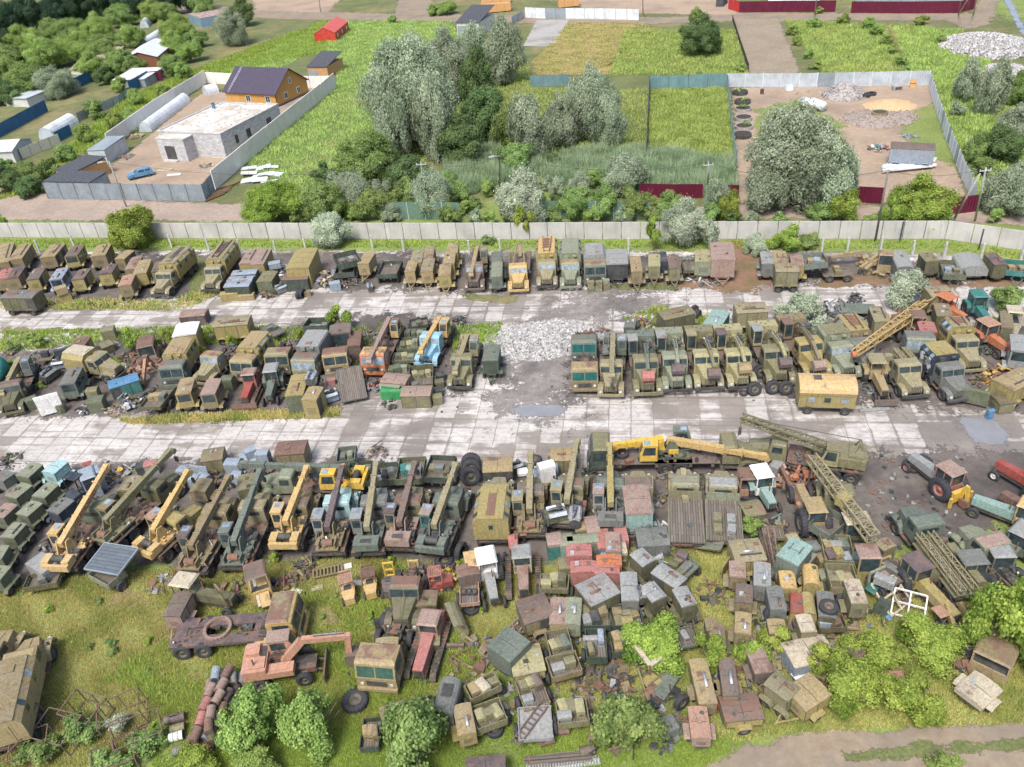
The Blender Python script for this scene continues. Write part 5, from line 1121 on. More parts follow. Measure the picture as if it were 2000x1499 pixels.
GREYW=plain('pale_rendered_wall',(.46,.47,.46),.9,0,.15,1);BRNW=planks('red_brown_boards',(.24,.09,.05),(.28,.11,.06),True,.2);RUSTR=plain('rust_streaked_sheet',(.30,.22,.20),.7,.1,.6,1.2);SILV=plain('pale_sheet_roof',(.55,.58,.62),.5,.1,.15,1)
T,hx,hy=gable('half burnt shed with charred roof beside the pale concrete fence',(604,152),(642,152),(655,135),2.4,1.6,OSB,DTILE,.2,'burnt_shed','shed',mono=True)
P('metal_patch',MB().bx(-hx,0,-hy-.05,-hy-.01,0,1.6),FGREY,T)
T,hx,hy=gable('pale block garage with dark slate roof and grey door by the top road',(894,70),(937,70),(941,52),3.2,2.2,GREYW,DTILE,.25,'garage','garage',mono=True)
P('garage_door',MB().bx(-hx+.2,.4,-hy-.04,-hy-.01,0,2.4),FGREY,T)
T,hx,hy=gable('blue steel container with a rusty roof among the garden bushes',(372,45),(396,55),(423,36),2.7,.06,corr('faded_blue_container',(.16,.26,.34)),RUSTR,.02,'container','container',mono=True)
T,hx,hy=gable('red brown shed with a white sheet roof in the gardens',(312,131),(344,103),(302,93),2.6,1.5,BRNW,SILV,.3,'shed','shed')
gable('old lean-to with a steep rust streaked metal roof',(140,146),(193,146),(203,124),1.2,3.0,GREYW,RUSTR,.2,'shed','shed',mono=True)
gable('low shed with pale blue grey roof beside the blue fence',(226,172),(286,170),(294,152),1.8,.5,FGREY,SILV,.2,'shed','shed',mono=True)
gable('open garden shelter with a flat grey blue roof at the left',(14,208),(58,210),(66,190),2.0,.3,GREYW,FLIGHT,.3,'shelter','shed',mono=True)
gable('white roofed cabin at the left edge beside the cream fence',(-25,322),(32,318),(40,296),2.3,1.0,GREYW,SILV,.3,'cabin','shed')
gable('low shed with black felt roof inside the corrugated fence corner',(97,384),(186,387),(203,367),2.6,.2,FGREY,DTILE,.1,'shed','shed',mono=True)
T,hx,hy=gable('shed with black felt roof and orange chipboard end wall',(120,362),(158,366),(208,338),2.7,.25,OSB,DTILE,.15,'shed','shed',mono=True)
gable('pale grey metal shed in the white house yard',(180,321),(212,320),(246,294),2.5,.2,FLIGHT,FGREY,.1,'shed','shed',mono=True)
greenhouse('small clear arched greenhouse on legs among the bushes',(283,55),(300,36),2.6,2.4,FLIGHT)
greenhouse('low white hoop tunnel below the clear greenhouse',(280,86),(312,66),2.4,1.3)
greenhouse('white arched greenhouse beside the blue panel fence',(92,272),(141,243),3.2,2.3)
greenhouse('long white tunnel greenhouse beside the white block house',(285,258),(362,200),2.6,2.0)
greenhouse('small white arched greenhouse behind the white block house',(402,186),(424,180),2.4,2.0)
T,hx,hy=gable('dark open garage box at the top edge near the red fence',(1398,14),(1412,14),(1414,6),2.6,.1,DTILE,DTILE,.1,'shed','shed',mono=True)
gable('grey roofed long hall behind the maroon fence at the top',(1670,8),(1890,8),(1892,-25),2.6,1.4,FGREY,RUSTR,.2,'hall','building')
gable('white site cabin behind the maroon fence at the top',(1500,6),(1600,6),(1602,-12),2.4,.3,FWHITE,FLIGHT,.1,'cabin','building',mono=True)
LUM=planks('fresh_orange_lumber',(.55,.30,.12),(.62,.36,.17),True,.25)
for i,(x,y,l) in enumerate(((968,24,9),(968,8,9),(1110,14,6))):
 p=G(x,y);T=E('lumber_stack',['wide stack of orange lumber right of the slate roofed garage','second orange lumber stack at the top edge behind the first','orange lumber stack behind the white fence'][i],'lumber',p,.03)
 P('boards',MB().bx(-l/2,l/2,-1.2,1.2,.25,2.3),LUM,T);P('bearers',MB().bx(-l*.4,-l*.35,-1.3,1.3,0,.25).bx(l*.35,l*.4,-1.3,1.3,0,.25),DARK,T)
def car(label,F,B,col):
 c,hd,L=ends(F,B);L=4.2;T=E('parked_car',label,'car',c,hd);m=paint(K[col],.02,.3,0)
 P('body',MB().pry([(-2.1,.4),(-2.1,.95),(-1.95,1.02),(.9,1.0),(1.95,.85),(2.1,.7),(2.1,.4)],-.82,.82),m,T)
 cb_=P('cabin',MB().hexa([(-2.0,-.78,1.0),(.95,-.78,1.0),(.95,.78,1.0),(-2.0,.78,1.0),(-1.8,-.62,1.45),(.2,-.62,1.47),(.2,.62,1.47),(-1.8,.62,1.45)]),m,T)
 for q in (-1,1):
  for x0,x1 in ((-1.75,-.85),(-.75,.45)):win(cb_,[(x0,q*.775,1.04),(x1,q*.775,1.04),(min(x1,.15),q*.645,1.41),(x0+.05,q*.645,1.41)],None,'side_window')
  for x in (-1.3,1.3):wheel(T,x,q*.76,.3)
  P('headlight',MB().bx(2.06,2.12,q*.6-.15,q*.6+.15,.62,.78),LAMP,T)
 win(cb_,[(.94,-.7,1.03),(.94,.7,1.03),(.24,.58,1.44),(.24,-.58,1.44)],None,'windscreen');P('bumper',MB().bx(2.1,2.18,-.8,.8,.35,.5),DARK,T);return T
car('dark blue estate car parked inside the corrugated fence',(252,352),(300,341),'blue')
junk('stack of cut firewood beside the pale grey metal shed',268,268,1.6,('salm','cream'),.9,60,'firewood_pile','firewood')
junk('timber and ladders leaning beside the pale grey shed',250,308,1.8,('greyl','redp','teal'),.5,24)
junk('pallets and boards lying in front of the block house porch',405,324,1.7,('cream','brown','greyl'),.4,24,'board_pile')
for i,(x,y,d) in enumerate(((322,332,(2.6,1.2,.08)),(340,341,(2.4,.9,.08)))):
 cpx(['light plywood sheet lying in the yard behind the blue car','white board lying in the yard right of the blue car'][i],x,y,.03,d,-5,['cream','white'][i],name='board')
for i in range(9):
 x,y=488+(i % 3)*22+RU(-6,6),330+(i // 3)*13;q=G(x,y);T=E('foam_slab','white foam slab in the slumped pile beside the pale concrete fence','insulation slab',(q.x,q.y,.1+.1*(i % 4)),RU(0,3),'pile of white foam slabs');T.rotation_euler=(RU(-.2,.2),RU(-.25,.25),RU(-.6,.6))
 P('slab',MB().bx(-1.3,1.3,-.7,.7,0,.14),FWHITE,T);P('wrap',MB().bx(-.1,.1,-.705,.705,-.004,.146),FLIGHT,T)
for i in range(7):
 q=G(420+i*5,388-i*4);T=E('timber_beam','brown timber beam in the pile at the end of the corrugated fence','timber',(q.x,q.y,.1+.08*(i % 3)),.75+RU(-.2,.2),'pile of brown timber beams');P('beam',MB().bx(-1.8,1.8,-.12,.12,0,.2),planks('old_timber',(.20,.12,.07),(.26,.17,.10)),T);P('end',MB().bx(1.8,1.82,-.12,.12,0,.2),OSB,T)
bt('grey blue site wagon with a rusty roof beside the white beams',(1741,283),(1826,287),2.6,2.9,'greyb','brown',wheels=4,panels=False,name='site_wagon',cat='wagon')
for i in range(10):
 q=G(1775+RU(-6,6),318+2.6*(i % 5)+8*(i // 5));T=E('concrete_beam','white beam lying in the stack in front of the grey blue site wagon','beam',(q.x,q.y,.12+.3*(i // 5)),.02*RU(-1,1),'stack of white beams');P('beam',MB().bx(-3.6,3.6,-.16,.16,0,.28),FWHITE,T);P('end_cap',MB().bx(3.6,3.62,-.16,.16,0,.28),FGREY,T)
junk('heap of colourful tools and bags left of the site wagon',1718,292,1.8,('teal','white','dark','orange','blue'),.8,40)
junk('coiled pale hose heap behind the site wagon',1778,268,1.3,('greyl','greyb'),.6,30)
for i,(x,y) in enumerate(((1578,212),(1596,214))):
 q=G(x,y);T=E('storage_tank',['left of two white tanks lying beside the big willow','right of two white tanks lying beside the big willow'][i],'tank',(q.x,q.y,.9),PI/2+.25);P('shell',MB().cyl((-1.7,0,0),(1.7,0,0),.8,14).cyl((1.7,0,0),(2.0,0,0),.8,14,.45),FWHITE,T,True);P('cradle',MB().bx(-1.2,-1.0,-.7,.7,-.9,-.5).bx(1.0,1.2,-.7,.7,-.9,-.5),DARK,T)
heap('grey and brown gravel heap in the building plot',1648,186,4.2,2.3,plain('grey_gravel_stone',(.30,.28,.27),.9,0,.35,3),500,.22,'gravel_heap','gravel heap')
heap('yellow sand heap in the building plot',1738,208,4.0,1.1,plain('yellow_sand',(.46,.32,.18),.95,0,.2,3),0,.1,'sand_heap','sand heap',1.2)
heap('low crushed stone heap round a concrete ring in the building plot',1718,232,5.2,.5,plain('brown_stone',(.27,.23,.20),.9,0,.35,3),500,.25,'stone_heap','stone heap',1.2,4)
q=G(1717,229);T=E('well_ring','brown concrete well ring standing in crushed stone','well ring',(q.x,q.y,.3));P('ring',_r if False else MB().cyl((0,0,0),(0,0,.6),1.3,18),plain('brown_ring',(.26,.17,.08)),T);P('opening',MB().cyl((0,0,.601),(0,0,.61),1.1,18),DARK,T)
tyre('black tyre pile beside the gravel heap in the building plot',1702,186,.8,0,True);tyre('second black tyre half on the first beside the gravel heap',1692,188,.7,.25,True)
BED=plain('raised_bed_ring',(.30,.28,.27),.9)
for i,(x,y) in enumerate(((1445,184),(1450,202),(1451,217),(1452,235),(1453,252),(1450,268))):
 q=G(x,y);T=E('raised_bed',['raised bed nearest the back fence in the row of round beds','second raised round bed from the back fence','third raised round bed, full of green plants','raised round bed with bare black soil','fifth raised round bed, planted green','last raised round bed beside the big willow'][i],'raised bed',q,0,'row of round raised beds')
 P('ring',MB().cyl((0,0,0),(0,0,.6),1.45,18),DARK if i in (0,1,5) else BED,T);P('soil',MB().cyl((0,0,.6),(0,0,.62),1.3,18),plain('black_soil',(.04,.035,.03),.95),T)
 if i not in (3,5):
  V,t=crown('bush',1.15,.6,.6,260,.2,9,50+i);P('plants',fastmesh('plants',V,4,LF['lush'],t),None,T)
p=G(1514,190);T=E('plastic_drum','dark drum standing behind the raised beds','barrel',G(1488,184));P('body',MB().cyl((0,0,0),(0,0,.9),.35,12),DARK,T);P('lid',MB().cyl((0,0,.9),(0,0,.95),.3,12),pk('red',.1),T)
q=G(1541,176);T=E('bulk_bag','white bulk bag standing against the back fence of the building plot','bag',q);P('bag',MB().hexa([(-.6,-.6,0),(.6,-.6,0),(.6,.6,0),(-.6,.6,0),(-.5,-.5,.9),(.5,-.5,.9),(.5,.5,.9),(-.5,.5,.9)]),FWHITE,T);P('opening',MB().bx(-.35,.35,-.35,.35,.9,.93),FLIGHT,T)
q=G(1752,176);T=E('concrete_block','grey concrete ring lying at the back fence of the building plot','block',q);P('block',MB().bx(-.9,.9,-.5,.5,0,.8),BED,T);P('opening',MB().bx(-.6,.6,-.52,-.5,.15,.65),DARK,T)
q=G(1782,172);T=E('pallet','orange wooden pallet leaning on the back fence','pallet',q);P('boards',MB().box((0,0,.75),(1.1,.12,1.5),(-.25,0,0)),LUM,T);P('bearer',MB().box((0,.1,.75),(.1,.1,1.5),(-.25,0,0)),OSB,T)
WST=plain('white_broken_concrete',(.36,.355,.35),.9,0,.6,2.5)
heap('big heap of broken white concrete rubble at the top right',1928,92,10.5,2.2,WST,1500,.55,'rubble_heap','rubble heap',.8,7,base=plain('rubble_fines',(.26,.25,.24),.9,0,.4,2))
heap('tail of broken white rubble running down to the small trees',1968,140,4.5,1.0,WST,420,.5,'rubble_heap','rubble heap',.8,8)
o=sheet('water',[(1946,-30),(1962,-30),(2004,62),(2002,74),(1992,62)],.03,WATER,.2,1)
def rubble(name,px,n,size,mat,seed,label):
 pts=np.array([G(*q)[:2] for q in px]);g_=np.random.default_rng(seed);lo,hi=pts.min(0),pts.max(0);mb=MB();k=0
 cxy=pts.mean(0)
 while k < n:
  q=g_.uniform(lo,hi);j=len(pts)-1;ins=False
  for i in range(len(pts)):
   a_,b_=pts[i],pts[j]
   if (a_[1] > q[1]) != (b_[1] > q[1]) and q[0] < (b_[0]-a_[0])*(q[1]-a_[1])/(b_[1]-a_[1])+a_[0]:ins=not ins
   j=i
  if not ins:continue
  s=size*g_.uniform(.4,1.6);z=max(0,.2*(1-np.linalg.norm((q-cxy)/((hi-lo)*.5))));mb.box((q[0],q[1],z+s*.15),(s,s*g_.uniform(.5,1),s*g_.uniform(.4,.8)),tuple(g_.uniform(0,3,3)));k += 1
 return tag(P(name,mb,mat),label,'crushed stone',None,'stuff')
sheet('rubble_bed',[(950,662),(1010,638),(1090,625),(1150,634),(1165,655),(1130,690),(1050,706),(985,700),(948,712)],.034,plain('rubble_fines',(.26,.25,.24)),.5,.6)
rubble('crushed_stone',[(945,662),(1010,636),(1090,623),(1152,632),(1168,655),(1130,692),(1050,708),(985,702),(945,715)],5200,.17,WST,3,'spread of crushed white stone in the gap between the two vehicle blocks')
# ------------------------------------------------------------------ trees and shrubs
tr('willow',812,82,318,205,'largest grey green willow, left in the middle group behind the yard')
tr('willow',885,58,210,130,'grey green willow rising behind the largest willow')
tr('dark',935,90,220,80,'dark leafy tree between the willow clumps')
tr('willow',988,44,175,88,'light willow nearest the concrete pad')
tr('willow',1150,128,292,128,'broad willow in front of the teal fence')
tr('willow',1040,182,318,105,'smaller willow left of the broad willow')
tr('dark',950,170,290,110,'dark bush between the largest and the broad willow')
tr('willow',772,140,330,100,'left flank of the largest willow, grey green');tr('willow',858,150,325,100,'right flank of the largest willow, grey green');tr('bush',1000,190,300,90,'dense green bush between the smaller willow and the dark bush');tr('willow',1105,180,300,90,'left shoulder of the broad willow');tr('willow',1190,175,295,80,'right shoulder of the broad willow');tr('willow',930,55,170,90,'grey willow tree behind the dark leafy tree');tr('willow',1625,270,430,120,'drooping right side willow next to the huge spreading willow')
tr('dark',905,220,330,110,'dark bush at the foot of the largest willow')
tr('bush',1010,270,345,90,'round green bush at the edge of the reed bed')
tr('bush',720,248,378,145,'wide grey green bush left below the largest willow')
tr('dark',800,300,385,110,'dark bush below the wide grey green bush')
tr('dark',1075,290,330,60,'low bush in the reeds under the broad willow')
tr('dark',1365,28,118,105,'single dark round bush on the grass at the top')
tr('bush',1358,15,60,40,'small treetop behind the single dark round bush')
tr('maple',545,348,452,140,'bright yellow green maple overhanging the wall left of centre')
tr('bush',640,345,450,100,'grey green shrub right of the bright maple behind the wall')
tr('willow',690,335,430,90,'pale shrub behind the wall below the wide bush')
tr('bush',735,360,440,100,'dark green shrub behind the wall near the slim pole')
tr('bush',800,345,420,70,'mid green shrub left of the slim pale pole')
tr('willow',848,330,435,90,'light green willow shrub at the foot of the slim pole')
tr('silver',655,412,498,100,'silver leaved willow standing in front of the wall left of centre')
tr('silver',1016,330,462,132,'large silver leaved willow overhanging the wall in the middle')
tr('maple',1024,395,474,50,'slim yellow green birch in front of the silver willow')
tr('bush',1128,355,440,100,'leafy green shrub right of the large silver willow')
tr('bush',1185,360,440,70,'green shrub behind the wall, second right of the silver willow')
tr('bush',1240,365,440,70,'green shrub behind the wall near the maroon fence end')
tr('willow',1220,302,392,105,'grey willow bush left of the maroon fence')
tr('silver',1335,390,502,108,'silver willow in front of the wall among the trailers')
tr('silver',1385,430,500,50,'narrow silver willow behind the pink brown tarpaulin trailer')
tr('willow',1392,345,425,60,'grey green willow in front of the short maroon fence')
tr('maple',1276,420,498,42,'narrow bright yellow green sapling in front of the wall')
tr('maple',1424,372,440,55,'yellow green shrub behind the wall right of the silver willow')
tr('willow',1550,208,435,232,'huge spreading willow at the corner of the building plot')
tr('willow',1490,300,432,120,'drooping left side willow next to the huge spreading willow')
tr('maple',1648,370,445,75,'yellow green bush behind the wall right of the huge willow')
tr('bush',1600,390,440,70,'grey shrub at the wall under the huge willow')
tr('maple',1792,338,468,148,'bright yellow green maple beside the tall wooden pole')
tr('maple',1740,380,455,60,'small yellow green maple left of the bright maple')
tr('silver',1472,456,508,60,'low silver shrub in front of the wall right of the leaf litter')
tr('maple',1537,438,500,85,'yellow green bush above the grey box trailers right')
tr('bush',1580,455,495,60,'small green bush in front of the wall behind the tipper body')
tr('maple',264,396,505,122,'bright yellow green tree at the wall behind the left trailers')
tr('maple',5,405,460,50,'yellow green tree at the left end of the wall')
tr('bush',950,462,486,40,'small bush on the bank behind the crane lorry')
tr('willow',1965,320,440,110,'pale willow at the right edge behind the wall')
tr('willow',1990,200,300,110,'grey green tree at the right edge above the pale willow')
tr('dark',1945,240,330,110,'dark scrub right of the galvanised fence')
tr('willow',1935,115,235,75,'small open tree below the white rubble tail')
tr('willow',1885,120,205,60,'slim open tree beside the galvanised fence corner')
tr('bush',1985,140,215,80,'bush at the right edge below the rubble')
tr('bush',1900,250,330,50,'weedy bush against the galvanised side fence')
tr('silver',1768,523,618,98,'silver willow growing in the yard among the cranes right')
tr('silver',1565,568,650,105,'silver willow shrub behind the excavator lorries')
tr('silver',1590,610,690,60,'small silver willow shrub between two excavator lorries')
tr('bush',1962,555,625,90,'feathery green bush behind the teal tractor')
tr('bush',1955,610,655,50,'green weeds around the teal tractor bonnet')
for x,y,w,l in ((262,636,52,'left bright sapling bush between the scrap and the rusty crane cab'),(325,640,40,'bright sapling beside the white roofed van'),(400,630,45,'bright sapling bush right of the white roofed van'),(395,670,30,'lower bright sapling between the two tan van lorries'),
     (668,588,62,'tall bright sapling rising behind the brown crawler'),(232,692,38,'yellow sapling in front of the rounded tan van lorry'),(455,650,32,'thin yellow sapling behind the olive bonnet lorry'),(590,640,24,'thin yellow sapling behind the grey van lorry')):
 tr('maple',x,y,y+w*1.15,w,l)
for i,(x,y,w) in enumerate(((30,660,50),(70,645,60),(15,700,46),(80,742,30),(125,690,26))):tr('lush',x,y,y+w*.7,w,'lush green weed clump growing through the scrap at the left edge','weed clumps in the left scrap','shrub')
tr('maple',1650,1280,1428,170,'nearest bright maple bush above the dirt track');tr('maple',1760,1310,1430,155,'bright maple bush right of the nearest one above the dirt track');tr('maple',1700,1222,1345,150,'bright maple bush behind the two above the dirt track')
tr('maple',1810,1200,1325,165,'bright maple clump right of the loose red car roof')
tr('maple',1960,1105,1340,185,'tall bright maple at the right edge beside the loader carcass')
tr('maple',1600,1250,1350,90,'young maple bush left of the long rusty plate box')
tr('maple',1270,1205,1340,165,'bright maple bush growing between the open cargo trailers')
tr('maple',1385,1235,1335,80,'young bright maple between two box trailers')
tr('maple',1520,1215,1300,95,'bright sapling bush in front of the dark grey box trailer')
tr('maple',1470,1245,1325,85,'second bright sapling bush below the dark grey box trailer')
tr('lush',1465,1002,1068,68,'fresh green bush right of the tilted plank platform')
tr('bush',1222,1350,1505,165,'round grey green tree at the bottom beside the barrels')
tr('bush',818,1378,1560,185,'round green bush at the bottom beside the jeep wrecks')
tr('lush',635,1345,1510,165,'pale green weedy bush at the bottom right of the barrel stack')
tr('lush',515,1340,1510,160,'pale green bush nearest the barrel stack')
tr('lush',510,1462,1560,120,'low green bush at the bottom edge below the barrel stack')
tr('lush',1848,1465,1540,90,'low bush on the track at the bottom edge right')
tr('maple',395,1462,1540,120,'yellow green bush at the bottom edge under the barrels')
for x,y,w,l in ((160,1400,110,'green bush growing through the left rusty steel frames'),(240,1390,70,'pale silvery bush between the rusty steel frames'),(290,1420,100,'green bush growing through the right rusty steel frames'),(90,1440,110,'dark green bush under the corner frames'),(210,1460,110,'green bush at the bottom edge between the frames')):
 tr('silver' if 'silvery' in l else 'bush',x,y,y+w*.75,w,l)
for x,y,w,l in ((168,1052,48,'bright sapling growing beside the big yellow crane counterweight'),(765,1085,26,'small sapling behind the purple forklift'),(790,1098,40,'leafy sapling between the forklifts'),(540,1075,32,'small weed bush behind the yellow crane lorry rear'),(725,1190,24,'yellow weed beside the black sheet'),(905,1090,26,'weed beside the standing tyres'),(1310,1062,24,'small sapling beside the engine heap'),(1240,1075,24,'weed bush beside the orange box')):
 tr('maple',x,y,y+w,w,l)
gl='bushy green shrub in the overgrown gardens at the top left'
for i,(x,y,w,k) in enumerate(((20,120,90,'bush'),(90,105,90,'lush'),(160,92,80,'lush'),(215,95,80,'bush'),(60,160,90,'bush'),(120,160,80,'willow'),(185,130,70,'lush'),(240,120,70,'bush'),(20,180,70,'dark'),(150,60,70,'bush'),(200,55,70,'lush'),(260,70,60,'lush'),(240,30,60,'bush'),(305,20,60,'lush'),(350,55,70,'lush'),(345,85,60,'lush'),(385,75,50,'bush'),(330,25,50,'bush'),(205,150,45,'dark'),(240,165,40,'lush'),(340,128,60,'bush'),(265,130,50,'bush'),(375,100,60,'lush'),
  (190,215,50,'bush'),(225,240,50,'lush'),(270,190,45,'lush'),(170,262,50,'lush'),(130,300,50,'bush'),(100,330,60,'bush'),(60,340,70,'bush'),(20,350,80,'dark'),(5,330,70,'bush'),(60,365,60,'dark'),(200,285,40,'lush'),(260,225,40,'lush'),(320,180,40,'lush'),(360,140,45,'lush'),(110,60,60,'bush'),(55,75,70,'lush'))):
 w *= 1.12;tr(k,x,y-w*.36,y+w*.4,w,gl,'shrubs of the overgrown gardens','shrub')
gl='dark tree in the belt of woodland at the top left corner'
for i,(x,y,w) in enumerate(((10,40,90),(60,30,80),(110,25,70),(150,10,80),(200,2,80),(20,80,60),(260,0,80),(330,-5,80),(390,-8,70),(-40,90,90),(-60,160,90))):tr('pine',x,y-w*.5,y+w*.5,w,gl,'woodland at the top left corner')
for x,y,w,k,l in ((455,55,80,'willow','grey green bush group right of the blue container'),(480,25,60,'dark','dark tree beside the bush group right of the blue container'),(400,12,60,'bush','tree behind the blue container')):tr(k,x,y-w*.45,y+w*.5,w,l)
gl='low weedy bush along the hedge between the top plots'
for i,(x,y,w) in enumerate(((1545,60,34),(1560,80,34),(1575,105,34),(1590,128,34),(1605,142,30),(1590,45,36),(1650,38,36),(1690,45,40),(1710,60,36),(1728,78,34),(1742,98,34),(1755,120,34),(1765,138,30),(1835,78,34),(1800,40,36),(1445,132,34),(1600,20,26),(875,15,50),(845,20,40),(765,38,28))):tr('lush',x,y-w*.3,y+w*.35,w,gl,'hedge bushes between the top plots','shrub')
for i in range(34):
 x,y=RU(600,1440),RU(345,428)
 if 1255 < x < 1440 and y < 395:y=RU(405,428)
 w=RU(38,66);tr(('bush','willow','lush','dark','bush')[i % 5],x,y-w*.5,y+w*.35,w,'scrub bush in the thicket between the willows and the concrete wall','thicket behind the concrete wall','shrub')
gl='low scrub bush in the overgrown strip at the right edge'
for i,(x,y,w) in enumerate(((1920,330,60),(1900,290,50),(1950,380,60),(1915,395,50),(1870,215,40),(1985,260,60),(1965,290,60),(1890,340,40),(1940,425,50),(1860,395,40))):tr(('bush','willow','lush')[i % 3],x,y-w*.4,y+w*.4,w,gl,'scrub at the right edge','shrub')
gl='low scrub bush behind the concrete wall'
for i,(x,y,w) in enumerate(((610,420,50),(690,415,50),(770,420,50),(880,420,50),(910,410,46),(930,425,40),(1075,425,50),(1160,425,50),(1215,425,50),(1270,425,50),(1300,415,40),(1470,430,40),(1520,435,50),(1700,435,40),(1840,440,50),(580,430,40),(960,430,40),(1360,425,40),(900,380,60),(950,370,50),(1090,370,50),(1160,350,50))):tr(('bush','lush','willow')[i % 3],x,y-w*.45,y+w*.4,w,gl,'scrub behind the concrete wall','shrub')
gl='leafy weed clump standing in the foreground meadow'
for i in range(42):
 x,y=RU(40,1000),RU(1160,1420)
 if (330 < x < 620 and y < 1345) or (x < 130 and y > 1200) or (640 < x < 1000 and y > 1350):continue
 w=RU(14,34);tr(('lush','bush','maple')[i % 3],x,y-w*.3,y+w*.3,w,gl,'weed clumps of the meadow','shrub')
for q in ([(150,1228),(172,1222),(178,1236),(156,1240)],[(322,1226),(345,1222),(352,1240),(330,1244)],[(200,1160),(260,1150),(270,1175),(215,1185)],[(640,1190),(700,1180),(710,1200),(650,1212)]):sheet('worn_patch',q,.012,TRACK,.3,.4,fe=1.6)
tufts('reeds',[(880,300),(960,292),(1040,325),(1120,300),(1262,295),(1430,320),(1440,380),(1270,385),(1200,350),(1100,360),(1050,345),(980,360),(900,390),(860,350)],26000,1.5,GR,'blue green reed bed behind the silver willow',.09,.35,blades=2)
tufts('meadow_grass',[(-120,1180),(160,1128),(440,1102),(700,1092),(1000,1105),(1100,1110),(1060,1200),(960,1320),(700,1420),(480,1420),(300,1460),(-60,1560)],95000,.2,GM,'dry and green meadow grass in the foreground left',.022,.5,blades=3,patch=-.35)
tufts('meadow_grass',[(440,1290),(700,1300),(1000,1330),(1300,1420),(1480,1440),(1300,1540),(300,1560),(300,1400)],52000,.17,GL,'lush grass along the bottom edge',.022,.7,blades=3,patch=-.2)
tufts('meadow_grass',[(1090,1090),(1340,1070),(1480,1080),(1760,1090),(1900,1150),(2100,1200),(2100,1410),(1560,1430),(1440,1450),(1200,1400),(1000,1300)],70000,.24,GM,'grass growing between the trailers in the foreground right',.022,.6,blades=3,patch=-.2)
tufts('weeds',[(500,1150),(900,1200),(1000,1400),(700,1440),(420,1420),(200,1330)],9000,.3,GL,'scattered taller weeds in the foreground meadow',.04,.7,blades=3,patch=.5)
tufts('wall_grass',[(-200,468),(0,468),(400,470),(1000,472),(1400,471),(1845,470),(2000,494),(2200,525),(2200,545),(2000,508),(1840,488),(1000,485),(400,484),(-200,486)],16000,.4,GL,'grass strip at the foot of the long concrete wall',.07,.5,blades=3,patch=.0)
tufts('yard_weeds',[(230,820),(420,808),(660,798),(665,814),(480,822),(260,830)],2600,.4,GM,'weeds along the front of the left vehicle block',.06,.5)
tufts('yard_weeds',[(0,585),(220,585),(340,590),(520,500),(520,520),(400,590),(360,606),(0,606)],2600,.35,GM,'weeds between the slabs at the left',.06,.5)
tufts('yard_weeds',[(0,650),(300,640),(560,640),(720,640),(720,720),(330,660),(0,690)],3000,.45,GL,'weeds growing behind the left vehicle block',.07,.5)
tufts('yard_weeds',[(880,640),(985,630),(960,690),(890,730)],900,.4,GL,'weeds around the olive crane lorry',.07,.5)
tufts('yard_weeds',[(1220,620),(1290,600),(1480,640),(1600,640),(1600,700),(1450,690),(1230,650)],1800,.5,GL,'weeds behind the excavator lorries',.07,.5)
tufts('field_grass',[(420,150),(640,42),(880,42),(900,80),(860,150),(720,260),(690,380),(560,380),(465,305),(660,160),(650,105),(600,105),(560,130)],38000,.45,GY,'rough field grass beside the pale concrete fence',.1,.5,blades=2)
tufts('field_grass',[(1270,176),(1418,174),(1434,320),(1432,384),(1264,384)],20000,.55,GY,'long grass of the fenced plot',.1,.5,blades=2)
tufts('field_grass',[(1530,40),(1730,50),(1770,145),(1610,146)],9000,.5,GY,'grass of the top right plot',.12,.5,blades=2)
tufts('field_grass',[(1220,60),(1440,60),(1460,148),(1190,148),(1200,120)],12000,.5,GY,'grass around the single round bush',.12,.5,blades=2)
tufts('field_grass',[(900,75),(1030,120),(1040,172),(1265,176),(1262,300),(1000,300),(690,330),(720,250),(860,150)],22000,.45,GY,'field grass among the middle willows',.1,.5,blades=2)
tufts('field_grass',[(1820,170),(1870,60),(1990,180),(2060,420),(1910,400),(1850,260)],14000,.5,GY,'rough grass right of the building plot',.1,.5,blades=2)
tufts('field_grass',[(1740,50),(1880,60),(1830,160),(1780,150)],5000,.5,GY,'rough grass left of the white rubble heap',.12,.5,blades=2,patch=0)
tufts('straw',[(1110,45),(1245,45),(1300,60),(1190,145),(1042,148),(1042,118)],9000,.25,GM,'mown straw stubble behind the teal fence',.1,.7,blades=2,patch=-.2)
tufts('garden_weeds',[(-40,400),(80,330),(250,190),(420,120),(640,40),(640,100),(420,150),(220,290),(80,372)],18000,.6,GL,'tall weeds in the gardens at the left',.12,.5,blades=2,patch=-.1)
# ================================================================== BACK ROW along the wall
gA='box trailers parked along the wall'
def T1(label,n,f,w=22,col='tand',roof='tan',ex='p',wheels=4,**k):return bt(label,n,f,w,k.pop('zt',2.3),col,roof,wheels=wheels,ex=ex,group=gA,**k)
T1('tan box trailer at the far left end of the back row',(2,514),(14,477),ex='s')
T1('tan box trailer with rail and black pipe, second in the back row left',(29,507),(49,478),ex='sd')
T1('wide tan box trailer with roof rail, left of the mustard open sided one',(92,502),(113,478),25,ex='sd')
T1('mustard trailer with an open glazed side among the tan trailers',(138,501),(152,481),21,'yelo','brown','gp',panels=False)
T1('dark tan box trailer beside the mustard open sided one',(191,500),(203,479),24,ex='sd')
T1('tan box trailer half under the bright yellow green tree',(233,506),(252,490),18,ex='')
T1('red brown roofed box trailer at the left edge, lower sub row',(3,545),(16,526),22,'tand','redp','h')
T1('box trailer with purple brown roof beside the red brown one',(22,544),(36,523),22,'tand','purp','p')
T1('mustard sided box trailer left of the pale blue one',(63,546),(77,525),20,'yelo','brown','')
T1('pale sky blue generator trailer with glazed sides',(108,546),(122,525),20,'greyb','greyb','gp',panels=False)
T1('mustard generator trailer right of the pale blue one, front panel gone',(151,546),(165,527),20,'yelo','brown','ph')
